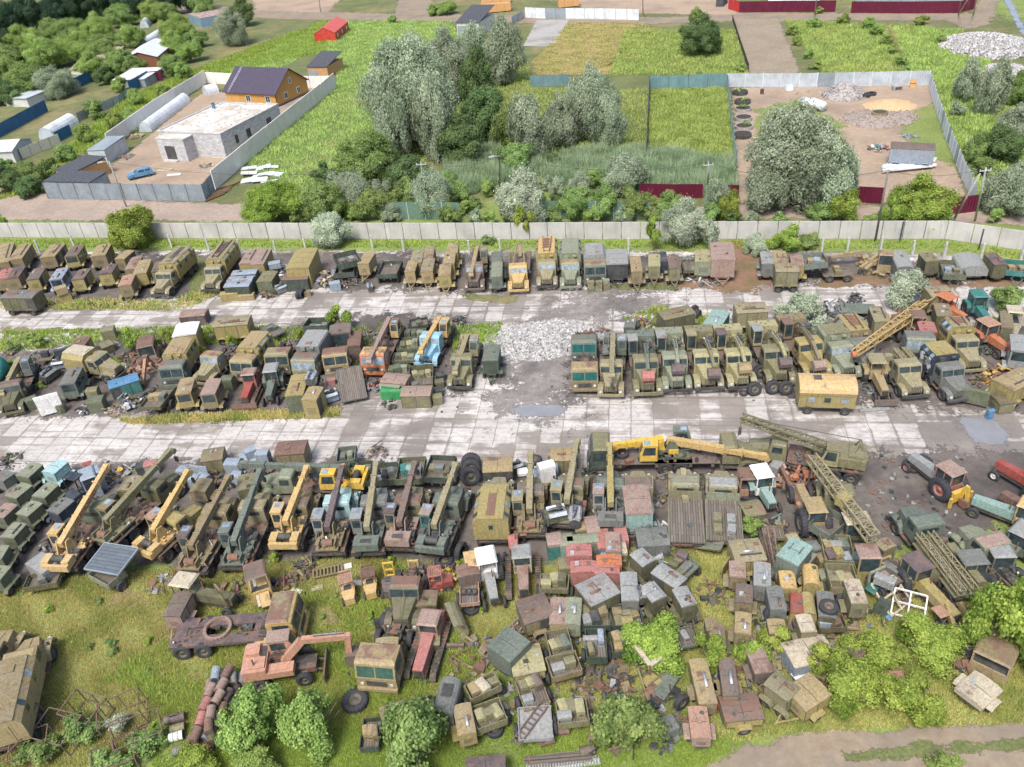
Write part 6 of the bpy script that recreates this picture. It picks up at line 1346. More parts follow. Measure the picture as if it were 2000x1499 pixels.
T1('purple roofed trailer on big wings in the left lower row',(205,535),(216,518),22,'yelo','purp','c')
T1('narrow trailer with a bright pink rust roof left of the bonneted van lorry',(243,557),(252,538),21,'tand','salm','c',bar=1)
T1('tan trailer with hipped roof directly left of the bonneted van lorry',(272,535),(283,509),22,'yelo','tan','',panels=False)
T1('trailer with pink brown roof behind the hipped tan trailer',(254,526),(267,503),18,'tand','pink','h')
T1('trailer with dull roof behind the bonneted van lorry cab',(305,530),(312,512),16,'tand','brown','')
truck('bonneted lorry with tan van body and black roof strip, left back row',(314,582,.3),(360,485,3.1),'khaki','zil','van','yelo','khaki',strip=2,wins=3,croof='khaki')
bt('dark long box trailer with grey roof standing sideways at the left edge',(11,574),(72,574),1.9,2.5,'olive','grey',wheels=4,ex='p',name='generator_trailer')
crate('olive crate stacked under a tan crate beside the gutted trailer',*G(131,588)[:2],0,(1.5,1.2,1.2),.4,'yelo','crates of the back row');crate('tan crate on top of the olive crate beside the gutted trailer',*G(130,590)[:2],1.22,(1.3,1.0,1.0),.5,'tan','crates of the back row')
truck('bonneted lorry with mustard van body and long black roof strip',(412,573,.3),(446,474,3.1),'khaki','zil','van','yelo','khaki',strip=2,wins=4,rack=True)
bt('left of two joined mustard boxes with rust pink tops',(479,515),(495,488),22,2.2,'yelo','pink',ex='sd',group=gA);bt('right of two joined mustard boxes with rust pink tops',(502,517),(518,488),21,2.2,'yelo','pink',ex='s',group=gA)
for i,(a,b) in enumerate((((455,533),(501,530)),((447,545),(494,543)),((441,556),(488,554)))):bt('dark green cabinet with blue grey lid, %s of three in a row' % ('rear','middle','front')[i],a,b,1.2,1.9,'greend','greyb',ex='clean',group='dark green cabinets with blue grey lids')
crate('plain olive chest beside the crates with round holes',*G(452,586)[:2],0,(2.2,.9,1.1),0,'yelo','crates of the back row');crate('olive chest with a row of round holes',*G(484,585)[:2],0,(1.9,.9,.8),0,'tan','crates of the back row');crate('upper tan chest with a row of round holes',*G(478,580)[:2],.9,(1.9,.9,.8),.1,'tan','crates of the back row')
bt('gutted green cabinet with open front under scrap',(515,550),(528,531),26,1.9,'green','olivel',ex='o',panels=False)
bt('big tan van body with square roof bar, without a cab',(580,524),(599,487),38,2.9,'yelo','yelo',ex='',panels=False,name='detached_van',cat='van body',rust=.15)
bt('dark green box with a rusted through roof before the tan van body',(555,540),(603,538),1.7,1.7,'greend','brown',ex='o',rust=.45)
junk('heap of white and blue engines between mustard boxes and tan van body',540,532,1.9,('alu','greyb','steel','white'),1.2,50)
crate('blue grey cabinet lying on the white engine heap',*G(541,535)[:2],.9,(1.5,1.0,.8),.2,'greyb','crates of the back row');engine('light engine with white heads lying before the dark green box',552,572,40,1.2,'greyl')
junk('greenish scrap machine frame left of the light engine',528,576,1.3,('olive','dark','rustm'),1.0,30)
tyre('two black tyres leaning together on the slabs, left one',585,583,.62,0,False,75,lean=12);tyre('right tyre of the leaning pair on the slabs',592,582,.62,0,False,70,lean=10);crate('small olive case behind the leaning pair of tyres',*G(602,578)[:2],0,(.8,.7,.7),.1,'tand')
junk('wide heap of scrap machines with a cream motor, right of the tan van body',632,548,2.6,('olive','grey','rustm','cream','alu'),1.2,70,stretch=(1,.8));junk('scrap heap with white parts left of the mustard drawbar trailer',690,555,1.5,('grey','alu','redp','olive'),.8,40)
cb('dark green cargo body piled askew on the scrap, full of parts',(682,512),(672,492),42,2.6,.7,'greend',('grey','greyl'),'askew dark green cargo body',0,rust=.2)
cb('green cargo body with drawbar under the askew one',(672,533),(676,518),36,1.5,.6,'greend',(),'',2,1)
crate('plain blue grey cabinet standing alone on the slabs',*G(656,566)[:2],0,(1.3,.9,1.1),.2,'greyb');engine('blue grey engine parts by the plain blue grey cabinet',724,566,100,.9,'greyb')
T1('mustard trailer with long drawbar standing askew by the green cargo trailer',(709,515),(722,494),19,'tan','tan','w',bar=1,wheels=2)
cb('dark green cargo trailer heaped with parts, left of the tan trailer stack',(755,536),(767,510),38,1.5,.5,'greend',(),'',4);junk('heap of white and green parts lying on the dark green cargo trailer',762,528,1.7,('alu','greenp','steel','rustm'),1.9,44)
T1('front tan trailer of the first double stack, beside the cargo trailer',(800,530),(807,510),17,'tan','tan','w',bar=1);T1('rear grey tan trailer of the first double stack',(812,513),(817,491),19,'tand','khaki','h')
T1('front tan trailer of the middle double stack',(833,530),(838,506),20,'tan','khaki','c',bar=1);T1('rear tan trailer of the middle double stack',(836,503),(840,482),16,'tan','khaki','c')
T1('front tan trailer of the triple stack with a bright drawbar',(868,538),(870,517),20,'yelo','tan','w',bar=1);T1('middle tan trailer of the triple stack',(876,515),(879,495),19,'yelo','tan','w');T1('rear tan trailer of the triple stack',(883,494),(885,477),18,'tan','tan','w')
truck('brown rusty crane lorry facing the lane beside the green narrow trailers',(927,570,.3),(933,476,2.9),'brown','ural','crane','brown',boom='tan',opcol='tand',croof='grey',tip=(921,537,2.3),cw='frame',glass=GLASSB)
T1('front pale green narrow trailer left of the yellow recovery lorry',(970,540),(971,513),18,'greeng','greenp','w');T1('rear dark green narrow trailer left of the yellow recovery lorry',(970,512),(970,493),17,'greeng','greeng','w')
engine('dark engine lying in front of the narrow green trailers',972,568,60,.9,'dark')
truck('yellow bonneted recovery lorry with jib and brown platform',(1013,573,.3),(1015,476,2.6),'yel','ural','tow','tand',glass=GLASSB,lug=True)
truck('bonneted lorry with a yellow rounded van roof and olive cab',(1069,565,.3),(1068,467,3.15),'khaki','zil','van','yelo','yel',strip=1,wins=4,rack=True,glass=GLASSB)
truck('bonneted lorry with a pale green van body beside the yellow roofed one',(1115,566,.3),(1114,469,3.15),'greenp','zil','van','greenp','greenp',wins=4,glass=GLASSB,croof='tan')
truck('grey cabover lorry with a grey tarpaulin behind the crate stacks',(1163,556,.3),(1160,481,3.0),'greeng','over','tent','grey','greyl',croof='khaki')
bt('grey topped tarpaulin trailer with black sides in the back row',(1205,516),(1203,489),36,2.6,'dark','greyl',wheels=4,panels=False,ex='',name='tarpaulin_trailer',bar=1,rust=.05)
for i,(x,y) in enumerate(((1154,570),(1170,570),(1184,567))):
 for k in range(3 if i != 1 else 3):
  q=G(x,y);crate('%s crate of the %s stack before the grey cabover lorry' % (('bottom','middle','top')[k],('left','centre','right')[i]),q.x,q.y,.48*k,(.72,.5,.46),RU(-.15,.15),('olivel','greenp','tand')[(i+k) % 3],'crate stacks before the cabover lorry')
T1('tan trailer right of the black tarpaulin trailer',(1244,530),(1240,502),18,'tand','tan','w',bar=1);T1('light olive trailer with wide green wings and drawbar',(1278,520),(1278,498),19,'olivel','lime','ww',bar=1)
T1('trailer with rusted roof and drawbar under the silver willow',(1318,524),(1314,503),18,'olivel','brown','h',bar=1)
bt('navy dented tank box behind the light olive trailer',(1292,512),(1288,494),22,2.1,'navy','navy',panels=False)
cb('open green machine trailer with white engines',(1352,528),(1347,507),30,1.2,.3,'olive',(),'',4,0);junk('white and blue engine set on the open green machine trailer',1353,522,1.2,('alu','greyb','steel','teal'),1.9,40)
bt('pale green cab shaped box with rounded front beside the pink tarpaulin trailer',(1375,511),(1376,490),29,2.5,'greenp','lime',wheels=2,ex='h',panels=True)
bt('large pink brown tarpaulin trailer right of the silver willow',(1413,508),(1409,475),38,2.9,'pink','pink',wheels=2,bar=1,panels=False,ex='',name='tarpaulin_trailer',rust=.1)
junk('engine parts strewn in front of the pale green cab box',1365,548,2.2,('alu','olivel','steel','rustm'),.6,50,stretch=(1.3,.6))
T1('dark grey box trailer under the yellow green bush',(1500,515),(1496,493),19,'grey','greyl','w');T1('box trailer with a white lid lying on its rusty roof',(1526,515),(1522,492),22,'olive','tan','o')
bt('olive side view trailer on two wheels beside the tipper',(1515,522),(1558,522),1.9,2.6,'olivel','khaki',wheels=4,ex='p')
T1('mustard box with rusty roof left of the tipper body',(1559,519),(1555,499),20,'yelo','pink','');
cb('grey tilted tipper body loaded with cases',(1600,520),(1592,493),40,2.3,.6,'greeng',('tan','greyb','khaki'),'tilted tipper body',2,tilt=(8,-8))
cb('stripped khaki trailer chassis with an engine block',(1606,532),(1664,530),1.7,.95,.1,'tand',('tan','olivel'),'stripped khaki chassis',4)
for i,(a,b) in enumerate((((1622,502,1.2),(1684,492,1.8)),((1680,524,.8),(1718,496,1.9)),((1690,527,.7),(1722,500,1.6)))):
 p,q=G(*a),G(*b);T=E('folded_boom',['long khaki beam lying behind the stripped chassis','left khaki folded boom beside the long grey trailer','right khaki folded boom beside the long grey trailer'][i],'boom',p);P('beam',MB().bar((0,0,0),q-p,.35,.3),pk('tan',.3),T);P('clamp',MB().box((q-p)*.5,(.5,.5,.5)),pk('tan',.5),T);P('foot',MB().cyl((0,0,-p.z),(0,0,0),.2,8),CHASS,T)
junk('khaki heap of boom sections and brackets left of the long grey trailer',1706,522,2.4,('tan','khaki','tand','rustm'),1.0,60,stretch=(1.2,.8));loosecab('khaki cab with pale window standing on the boom heap',(1732,500),(1731,490),26,2.3,'tan','tan',open_=False)
bt('long grey trailer with rounded roof and wheel wings pointing down right',(1770,520),(1756,490),26,2.4,'grey','greyl',wheels=4,ex='c',rnd=.3,panels=False)
T1('small olive trailer alone right of the long grey trailer',(1822,510),(1808,495),22,'olive','olivel','h',wheels=2);cb('dark green open trailer with cabinets and triangle drawbar',(1866,537),(1855,508),38,1.5,.55,'green',('greyb','olivel'),'dark green open trailer',2,1)
T=bt('trailer covered by a wrinkled pale grey tarpaulin',(1905,520),(1889,494),44,1.9,'greyl','greyl',wheels=2,panels=False,rnd=.6,name='covered_trailer',rust=.02)
T1('box trailer with purple roof near the right end of the wall',(1955,517),(1935,496),20,'olive','purp','p',wheels=2);cb('bright teal open trailer at the right end of the back row',(1990,530),(1984,508),42,1.5,.55,'teal',('tan','khaki'),'bright teal trailer',2,1)
# ================================================================== LEFT MIDDLE BLOCK
bt('long pink brown box lying behind the white roofed van',(354,613),(402,609),1.5,1.4,'purp','pink',ex='',panels=True)
bt('van body with a clean white roof among the bright saplings',(359,655),(367,632),38,2.9,'yelo','white',panels=False,ex='',name='detached_van',cat='van body',rust=.05)
truck('cabover lorry with tan van body and grey cab, left of the bright saplings',(345,757,.3),(357,666,3.1),'greeng','over','van','yelo','tan',wins=3,croof='grey',cham=.15)
T1('olive generator trailer with white silencer before the tan cabover van',(357,769),(366,740),25,'yelo','tan','wg',panels=False,zt=2.4)
loosecab('rusty cube cab with a broken teal window',(282,679),(285,657),30,2.3,'pink','rust',open_=False,name='crane_cab');T=junk('heap of rust orange digger arms below the rusty cube cab',284,724,2.0,('rustm','salm','rust'),1.9,60)
p=G(279,752,.4);T=E('digger_arm','rust orange digger arm pointing at the blue lid box','digger arm',p);P('arm',MB().bar((0,0,0),G(284,700,1.9)-p,.3,.4),pk('salm',.8),T);P('joint',MB().box(G(284,700,1.9)-p,(.6,.5,.6)),RUSTM,T)
truck('rounded tan van lorry standing sideways with a yellow sapling at its nose',(240,735,.4),(160,690,2.7),'khaki','zil','van','yelo','cream',wins=0,cham=.45,zt=2.9,L=6.2)
bt('mustard box with rust red roof behind the rounded tan van',(142,686),(163,660),25,2.0,'yelo','rust',ex='c');cpx('large dark square panel tilted among the weeds',122,680,.6,(1.9,.3,1.6),20,'navy',name='panel')
crate('small olive box alone at the back of the left block',*G(218,662)[:2],0,(1.4,1.2,1.5),.2,'olivel');bt('half buried green box beside the small olive box',(196,676),(216,668),1.3,1.0,'olive','olivel',ex='')
truck('olive bonneted crane lorry at the far left with boom down its side',(25,812,.3),(41,690,2.9),'olive','zil','crane','khaki',boom='khaki',opcol='grey',tip=(6,770,2.0),cw='frame',croof='brown')
cb('flat grey pallet deck carrying a drum at the left',(104,694),(76,698),1.7,.9,.06,'tand',('dark',),'flat grey pallet deck',0);engine('engine with pale heads beside the far left crane',102,742,70,1.4,'greeng');engine('second engine with a blue cover beside the olive generator',120,720,10,1.2,'greyb')
cpx('large white sheet metal panel leaning in the left scrap',87,772,.25,(2.2,.15,2.2),20,'white',name='panel')
crate('green cabinet with dark front beside the leaning white panel',*G(68,797)[:2],0,(1.1,1.0,1.3),.6,'green');crate('grey tilted cabinet on a stand right of the green cabinet',*G(92,795)[:2],.3,(1.0,.9,.9),.9,'grey');crate('pale blue cabinet beside the green round tank',*G(109,797)[:2],0,(1.1,.9,1.4),-.6,'cyan')
q=G(123,805);T=E('round_tank','dark green round tank on the ground left front','tank',q);P('shell',MB().cyl((0,0,0),(0,0,.9),.5,10),pk('green',.3),T);P('lid',MB().cyl((0,0,.9),(0,0,.98),.4,10),pk('olive',.3),T)
T1('grey green generator trailer with glazed panels and curved wings, left front',(130,750),(147,719),25,'greeng','grey','gp',panels=False,zt=2.4)
bt('long box with bright blue lid lying across the left scrap',(213,752),(268,735),1.5,1.5,'teal','blue',ex='h',rust=.1);crate('bright green steel box in front of the blue lid box',*G(195,800)[:2],0,(1.5,1.3,1.4),.1,'green');crate('olive case with a motor on top behind the bright green box',*G(189,782)[:2],0,(1.1,1.0,1.5),.1,'olivel')
junk('beige broken trailer parts right of the bright green box',229,806,1.4,('cream','tan','rustm'),1.2,26);junk('green and chrome motors in the left front scrap',170,802,1.1,('steel','alu','dark'),.7,30)
cb('engine frame trailer with tan caps and one big wheel',(292,795),(322,757),42,1.3,.3,'olive',('tan','tan','greeng'),'engine frame trailer',2,1,rust=.4);junk('dark engine bank standing on the engine frame trailer',306,778,1.5,('steel','olive','dark'),1.9,50);junk('grey pipes and motors right of the beige broken trailer',258,792,1.4,('steel','alu','olive'),1.0,36)
q=G(-4,740);T=E('round_tank','teal rounded tank cut by the left picture edge','tank',q);P('shell',MB().cyl((0,-1,1.2),(0,1,1.2),1.2,16),paint((.03,.30,.26),.05),T,True);P('saddle',MB().bx(-.8,.8,-.6,.6,0,.3),CHASS,T)
bt('long mustard box with a white rail along its roof, back of left block',(420,630),(486,624),1.9,2.4,'yelo','khaki',ex='sp',wheels=4)
truck('olive bonneted lorry with stripped dark rear among yellow saplings',(397,755,.3),(450,685,1.2),'khaki','zil','none',croof='tan',glass=GLASSB,L=6.6)
T1('trailer with rust pink roof and white silencer in front of the olive bonneted lorry',(405,770),(418,742),25,'tand','pink','wg',panels=False,zt=2.4)
truck('cabover lorry with large tan van body and skylights, behind the red bulldozer',(478,748,.3),(508,650,3.2),'khaki','over','van','yelo','tan',wins=3,croof='tan',cham=.3)
crate('dark green chest left of the red bulldozer',*G(451,760)[:2],0,(1.2,1.0,1.5),-.2,'green')
crawler('red crawler bulldozer with a pale pink cab roof and rusty blade',(480,806),(510,735),'red','redp','pink',L=5.0)
tractor('grey green tractor with a square bonnet right of the red bulldozer',(530,797,0),(547,735,0),'greeng','greeng','greyl',L=4.4)
truck('olive cabover tractor unit without body beside the tan van',(547,735,.3),(570,668,1.2),'olivel','over','none',croof='khaki',L=6.0);truck('cabover lorry with grey metal van roof, right of the tractor unit',(601,742,.3),(618,653,3.1),'khaki','over','van','grey','greyl',wins=0,cham=.12,croof='grey',glass=GLASSB)
bt('tall mustard green generator box, left of two',(574,772),(586,733),30,2.3,'green','yelo',ex='p',rust=.2);bt('tall mustard box with a pipe on its roof, right of two on the slabs',(603,781),(617,757),26,2.3,'yelo','tan',ex='pw')
engine('grey engine standing on the right tall mustard box',611,745,80,1.1,'greyb',z=2.3)
T,c,h_,L_=truck('rust brown heavy crawler carrier with two mustard cabs',(661,735,.3),(664,640,2.2),'tan','over','none',L=7.0,croof='tan',rust=.6);bt('rust red rear cabin with dark roof behind the mustard crawler cab',(663,651),(665,634),35,2.7,'rust','grey',ex='g',panels=False,rust=.6);bt('brown hull box right of the mustard crawler cab',(690,676),(694,648),22,1.9,'brown','brown',ex='',rust=.7,panels=False);bt('brown hull side left of the mustard crawler cab',(645,712),(650,684),14,1.5,'rust','brown',ex='',rust=.7,panels=False)
cb('dark green tipper body holding grey boxes at the back of the block',(614,640),(625,620),46,2.0,.8,'greend',('grey','greyl','grey'),'dark green tipper body',0,tilt=(0,-6));cb('grey skeleton trailer with two green boxes at the back of the block',(546,652),(520,636),24,1.1,.1,'grey',('greeng','greeng'),'grey skeleton trailer',2)
T=tyre('cream round drum standing behind the rust red cabin',620,650,.8,0,True,mat=None)
cb('upturned chassis with a pink plate on its back',(650,766),(646,730),38,.9,.12,'grey',('redp',),'upturned chassis',4);cb('tilted plank cargo deck leaning behind the upturned chassis',(690,770),(682,722),48,1.1,.08,'grey',(),'',0,floor=PLANKX,tilt=(0,12));engine('white headed engine at the front of the upturned chassis',650,784,20,1.3,'greyb');engine('engine standing between mustard boxes and upturned chassis',612,762,80,1.0,'grey')
truck('orange cabover crane lorry with a faded pink boom',(732,735,.3),(768,612,2.6),'orange','over','crane','brown',boom='pink',opcol='yel',tip=(722,706,2.8),cw='frame',glass=GLASSB,L=8.4,croof='yel',rust=.25,oproof='rust')
truck('sky blue bonneted crane lorry with a yellow boom',(832,717,.3),(864,612,2.8),'sky','zil','crane','yel',boom='yel',opcol='yel',tip=(823,688,2.4),cw='frame',glass=GLASSB,croof='sky',rust=.15)
truck('olive bonneted crane lorry with khaki boom and cab',(898,763,.3),(915,645,2.9),'olivel','ural','crane','khaki',boom='khaki',opcol='khaki',tip=(890,728,2.2),cw='box',lug=True)
T1('dark green trailer with drawbar alone at the crushed stone',(957,704),(962,675),26,'greend','greeng','h',bar=1,zt=2.3)
for i,(x,y) in enumerate(((808,650),(799,672),(790,696),(777,722))):cb('green deck trailer with pale green pump cases, %s of the column' % ('rearmost','second','third','nearest')[i],(x-2,y+9),(x+2,y-8),44,1.0,.25,'green',('green','lime' if i in (1,2) else 'green','greenp'),'%s green deck trailer' % ('rearmost','second','third','nearest')[i],2 if i else 4)
cb('black two wheeled carriage with green A frame at the back',(819,636),(817,622),34,1.0,.3,'dark',('green',),'black carriage',2,-1);junk('dark cable drum scrap behind the yellow crane cab',900,632,1.2,('dark','dark','grey'),1.3,26)
bt('khaki cabinet with rusty pink roof behind the bright green chest',(750,737),(796,741),1.5,1.5,'khaki','pink',ex='o');crate('bright emerald green chest on the slabs',*G(768,776)[:2],0,(2.1,1.0,1.1),-.1,'emer',rust=.05);bt('weathered cabinet with open doors at the front edge of the slabs',(786,764),(841,763),1.5,1.5,'olivel','pink',ex='h',rust=.3);crate('pale battered lid lying on the emerald green chest',*G(767,772)[:2],1.2,(2.2,.9,.15),-.35,'greenp')
cb('open cargo body with green cases right of the green deck column',(821,752),(823,713),46,1.2,.7,'olive',('lime','olivel','lime','grey'),'open cargo body',2);junk('engine and red hose heap left of the emerald green chest',736,756,1.2,('steel','greyb','redp','olive'),1.0,40);junk('dark drum and sheet scrap lying on the slabs',759,792,1.0,('dark','greend'),.5,18)
for i,(x,y,c_) in enumerate(((861,742,'dark'),(859,756,'olive'),(858,772,'dark'),(856,788,'olivel'))):crate('%s case of the row left of the olive bonneted crane' % ('rearmost dark','second olive','third dark','nearest light olive')[i],*G(x,y)[:2],0,(.9,.8,.8+.2*(i == 3)),.1,c_,'row of cases beside the olive crane')
# ================================================================== RIGHT MIDDLE BLOCK
truck('front tan artillery carrier with a cabover cab and teal windows',(1143,768,.3),(1143,695,2.2),'tand','over','none',croof='tan',glass=plain('teal_glass',(.02,.09,.09),.12),L=5.4);truck('rear green artillery carrier right behind the tan one',(1141,712,.3),(1142,645,2.2),'greeng','over','none',croof='greeng',glass=plain('teal_glass',(.02,.09,.09),.12),L=5.0)
truck('khaki bonneted crane lorry with a straight pale boom, left end of digger row',(1193,778,.3),(1198,642,2.9),'khaki','ural','crane','grey',boom='khaki',opcol='greeng',tip=(1195,733,2.9),cw='box',lug=True,oproof='greyl')
for i,(F_,B_,tp,cl,bo,bk_,rf,lab) in enumerate((
  ((1266,776),(1250,650),(1266,733,2.5),'olivel','greeng','redp','greyl','olive excavator lorry with red seat and faded red bucket on the bonnet'),
  ((1323,770),(1306,648),(1324,720,2.6),'greenp','greenp','purp','greyl','pale green excavator lorry with purple bucket, second in the digger row'),
  ((1385,766),(1360,632),(1394,728,2.4),'lime','olivel','purp','khaki','lime olive excavator lorry with purple bucket, third in the digger row'),
  ((1450,764),(1416,632),(1454,718,2.6),'lime','lime','tan','purp','lime excavator lorry with a yellow bucket over the bonnet'),
  ((1525,756),(1487,630),(1533,707,2.6),'olivel','lime','purp','greyl','olive excavator lorry with two loose tyres at its bumper'),
  ((1597,740),(1552,632),(1600,712,2.5),'yelo','tand','pink','rust','mustard excavator lorry behind the round roofed wagon'))):
 truck(lab,(*F_,.3),(*B_,2.7),cl,'kraz','exc',bo,tip=tp,oproof=rf,bucket=bk_,lug=True,glass=None,L=8.0,s=1.04,boom=bo)
for x,y,l in ((1508,768,'left tyre at the bumper of the olive excavator lorry'),(1533,769,'right tyre at the bumper of the olive excavator lorry'),(1472,771,'big tyre standing between two excavator lorries'),(1484,737,'tyre leaning between the lime and the olive excavator lorries')):tyre(l,x,y,.68,0,False,8,True,'loose tyres in the digger row',1.1,-18)
tyre('bare rusty rim lying on the slabs before the digger row',1452,771,.38,0,True,0,True);tyre('upper tyre behind the olive excavator lorry',1477,690,.66,0,False,60,True,'loose tyres in the digger row');tyre('lower tyre behind the olive excavator lorry',1480,704,.66,0,False,60,True,'loose tyres in the digger row')
T,c,hd,L,w=bt('mustard round roofed workmen wagon standing sideways on the slabs',(1562,737),(1671,740),2.5,3.0,'yelo','yelp',wheels=4,rnd=.75,panels=False,name='living_wagon',cat='wagon',rust=.22,fend=False,ex='')
for x in (-L*.31,0,L*.28):
 for q in (-1,1):f=P('window_frame',MB().bx(x-.36,x+.36,q*w/2-.03,q*w/2+.03,1.25,1.9),pk('yelo',.2),T);win(f,[(x-.27,q*(w/2+.04),1.33),(x+.27,q*(w/2+.04),1.33),(x+.27,q*(w/2+.04),1.82),(x-.27,q*(w/2+.04),1.82)],GLASSB if x else GLASS,'pane')
P('roof_opening',MB().bx(L*.10,L*.24,-.35,.35,3.03,3.06),DARK,T);P('board_strip',MB().bx(-L/2,L/2,-w/2-.02,-w/2-.001,1.95,2.05).bx(-L/2,L/2,w/2+.001,w/2+.02,1.95,2.05),pk('tand',.4),T)
truck('pale green bonneted lorry with plain green van body',(1653,737,.3),(1626,642,3.1),'greenp','zil','van','greenp','olivel',wins=0,cham=.25,glass=GLASSB,rust=.05)
truck('grey bonneted lorry with rounded mustard van body and roof grille',(1698,735,.3),(1655,617,3.2),'grey','zil','van','tand','yelo',wins=4,strip=1,rack=True,cham=.4)
bt('long mustard panelled box on wings with a yellow bottle on the roof',(1437,602),(1495,599),1.9,2.5,'khaki','khaki',wheels=4,ex='sp',rust=.12);bt('teal box with a silver roof duct behind the digger row',(1390,636),(1408,608),30,2.1,'teal','tealp',ex='pw',rust=.15);bt('long olive box with rusty pipes on its roof at the back',(1291,617),(1349,604),1.7,2.2,'olive','olivel',ex='p')
tyre('dark wheel at the right end of the long olive box',1356,612,.5,0,False,20,True);tyre('second dark wheel beyond the long olive box',1364,622,.5,0,False,50,True)
bt('grey engine box with a loose wheel on it behind the digger row',(1229,640),(1232,626),18,1.6,'greeng','greeng',ex='');junk('grey and white engine scrap beside the grey engine box',1254,640,1.7,('alu','steel','greeng','red'),1.0,44);tyre('black wheel lying on the grey engine box',1243,638,.45,.9,True,0,True)
junk('rusty planks and iron at the left end of the digger row',1178,652,1.0,('rustm','brown'),.6,14)
junk('dark heap of gearbox parts beside the flat steel plate',1640,610,2.4,('greeng','alu','dark','steel'),1.2,60);cpx('large flat dark steel plate lying on the back scrap',1676,602,.7,(3.4,2.0,.12),-15,'greeng',name='steel_plate');junk('dark motor block on the flat steel plate',1672,588,1.0,('dark','steel'),1.2,24);tyre('worn wheel in the dark gearbox heap',1607,612,.5,0,False,20,True);bt('small green barrel box in front of the gearbox heap',(1626,634),(1618,624),18,1.1,'teal','greeng',ex='',panels=False,rnd=.3)
T1('khaki trailer with black roof vent between van lorry and silver willow',(1724,629),(1712,601),24,'khaki','khaki','sc',zt=2.4)
p0,p1=G(1800,600,1.6),G(1668,691,3.1);T=E('lattice_boom','long bright yellow lattice boom lying over the grey bonneted lorry','crane boom',p0);P('lattice',MB().lattice((0,0,0),p1-p0,.95,.5,16,.09),pk('yel',.2),T);P('tip_sheave',MB().cyl(p1-p0+Vector((-.2,0,-.1)),p1-p0+Vector((.2,0,-.1)),.3,10),pk('orange',.5),T)
loosecab('open yellow crane cab frame at the foot of the lattice boom',(1797,622),(1790,606),26,2.4,'yel','brown',name='crane_cab');T=junk('yellow and brown crane machinery behind the lattice boom',1775,632,2.3,('yel','brown','dark','rustm'),1.2,60)
p0,p1=G(1768,612,1.0),G(1808,585,2.6);T=E('tripod_mast','upright yellow A frame at the foot of the silver willow','crane frame',p0);mb=MB().bar((0,0,0),p1-p0,.12).bar((1.2,.3,-.4),p1-p0+Vector((1.2,.3,.2)),.12).bar((p1-p0)*.5,(p1-p0)*.5+Vector((1.2,.3,0)),.1).bar((p1-p0)*.8,(p1-p0)*.8+Vector((1.2,.3,0)),.1);P('frame',mb,pk('yel',.3),T);P('base',MB().bx(-.3,1.5,-.3,.5,-1,-.4),CHASS,T)
bt('olive side view box behind the orange tractor cab',(1812,570),(1855,567),1.8,2.5,'olivel','khaki',wheels=4,ex='s');T1('plain grey brown box trailer right of the silver willow',(1846,618),(1839,595),24,'olive','tand','h',zt=2.4)
tractor('bright orange tractor cab standing behind the van lorries',(1884,632,.6),(1872,590,2.5),'orange','orange','orange',L=3.6,rust=.1,open_=True);tractor('teal tractor with its bonnet overgrown by green weeds',(1930,636,.8),(1921,586,2.5),'teal','teal','teal',L=4.4,rust=.1)
truck('bonneted lorry with mustard van body and ladder rails, behind the camouflage lorry',(1900,730,.3),(1864,622,3.2),'khaki','zil','van','yelo','khaki',strip=1,rack=True,wins=4,glass=GLASS,cham=.4)
truck('olive cabover lorry with grey roof and pale windscreen',(1792,708,.3),(1778,640,1.4),'greenp','over','none',croof='grey',glass=GLASSB,L=6.2);bt('faded red box tank behind the olive cabover lorry',(1814,648),(1808,630),26,2.1,'red','redp',ex='',panels=False,rust=.2)
truck('blue white camouflage van lorry with khaki roof',(1876,788,.3),(1826,671,3.2),'grey','zil','van','navy','yelo',wins=4,cham=.3,camo=['white','greyb','olive','greyb'],rust=.08)
truck('khaki bonneted lorry carrying lattice ladder racks',(1788,781,.3),(1747,690,1.9),'khaki','zil','drill','khaki',boom='khaki',rust=.12)
tractor('mustard open framed loader tractor with a rusty blade',(1726,786,.2),(1720,716,2.5),'tan','tan','khaki',L=4.6,blade='brown',open_=True,rust=.2);cpx('pair of pale steel beams lying on the ground before the loader tractor',1708,799,.02,(2.6,.3,.18),-3,'greyl',name='steel_beam')
tractor('salmon orange tractor cab with a black tyre on its front',(1966,694,.5),(1955,645,2.5),'orange','salm','salm',L=4.0,rust=.25);tyre('black tyre with red rim before the salmon tractor',1967,712,.6,0,False,20,True)
loosecab('cream and olive broken cab behind the salmon tractor',(1985,612),(1980,597),26,2.4,'cream','cream',rust=.3);bt('olive upright panel box left of the broken cream cab',(1968,640),(1965,610),18,2.2,'olive','olivel',ex='',panels=False);bt('grey blue van body cut by the right picture edge',(1993,686),(1990,656),26,2.6,'greyl','greyl',ex='g',panels=False,rust=.1,wheels=4)
junk('bright yellow digger frame heap by the camouflage lorry',1952,738,2.0,('yelb','yel','rustm','brown'),1.3,60);junk('rusty scrap between the camouflage lorry and the green sheet',1920,748,1.2,('rustm','brown','olive'),.9,30);cpx('crumpled bright green sheet leaning beside the camouflage lorry',1903,760,.3,(2.6,.2,1.5),-35,'green',name='sheet_metal');cpx('lower bent green sheet beside the camouflage lorry',1908,778,.1,(2.0,1.0,.2),-20,'green',name='sheet_metal')
bt('camouflaged khaki box trailer lying at an angle, right edge',(1960,752),(2012,728),1.9,2.2,'yelo','tan',wheels=4,ex='s',bar=-1);bt('greenish low chassis box before the khaki box trailer',(1944,780),(1975,776),1.4,1.1,'olivel','olive',ex='',wheels=0);cpx('small blue plastic crate standing on end on the dirt',1936,800,.05,(.5,.4,.9),10,'blue',name='plastic_crate')
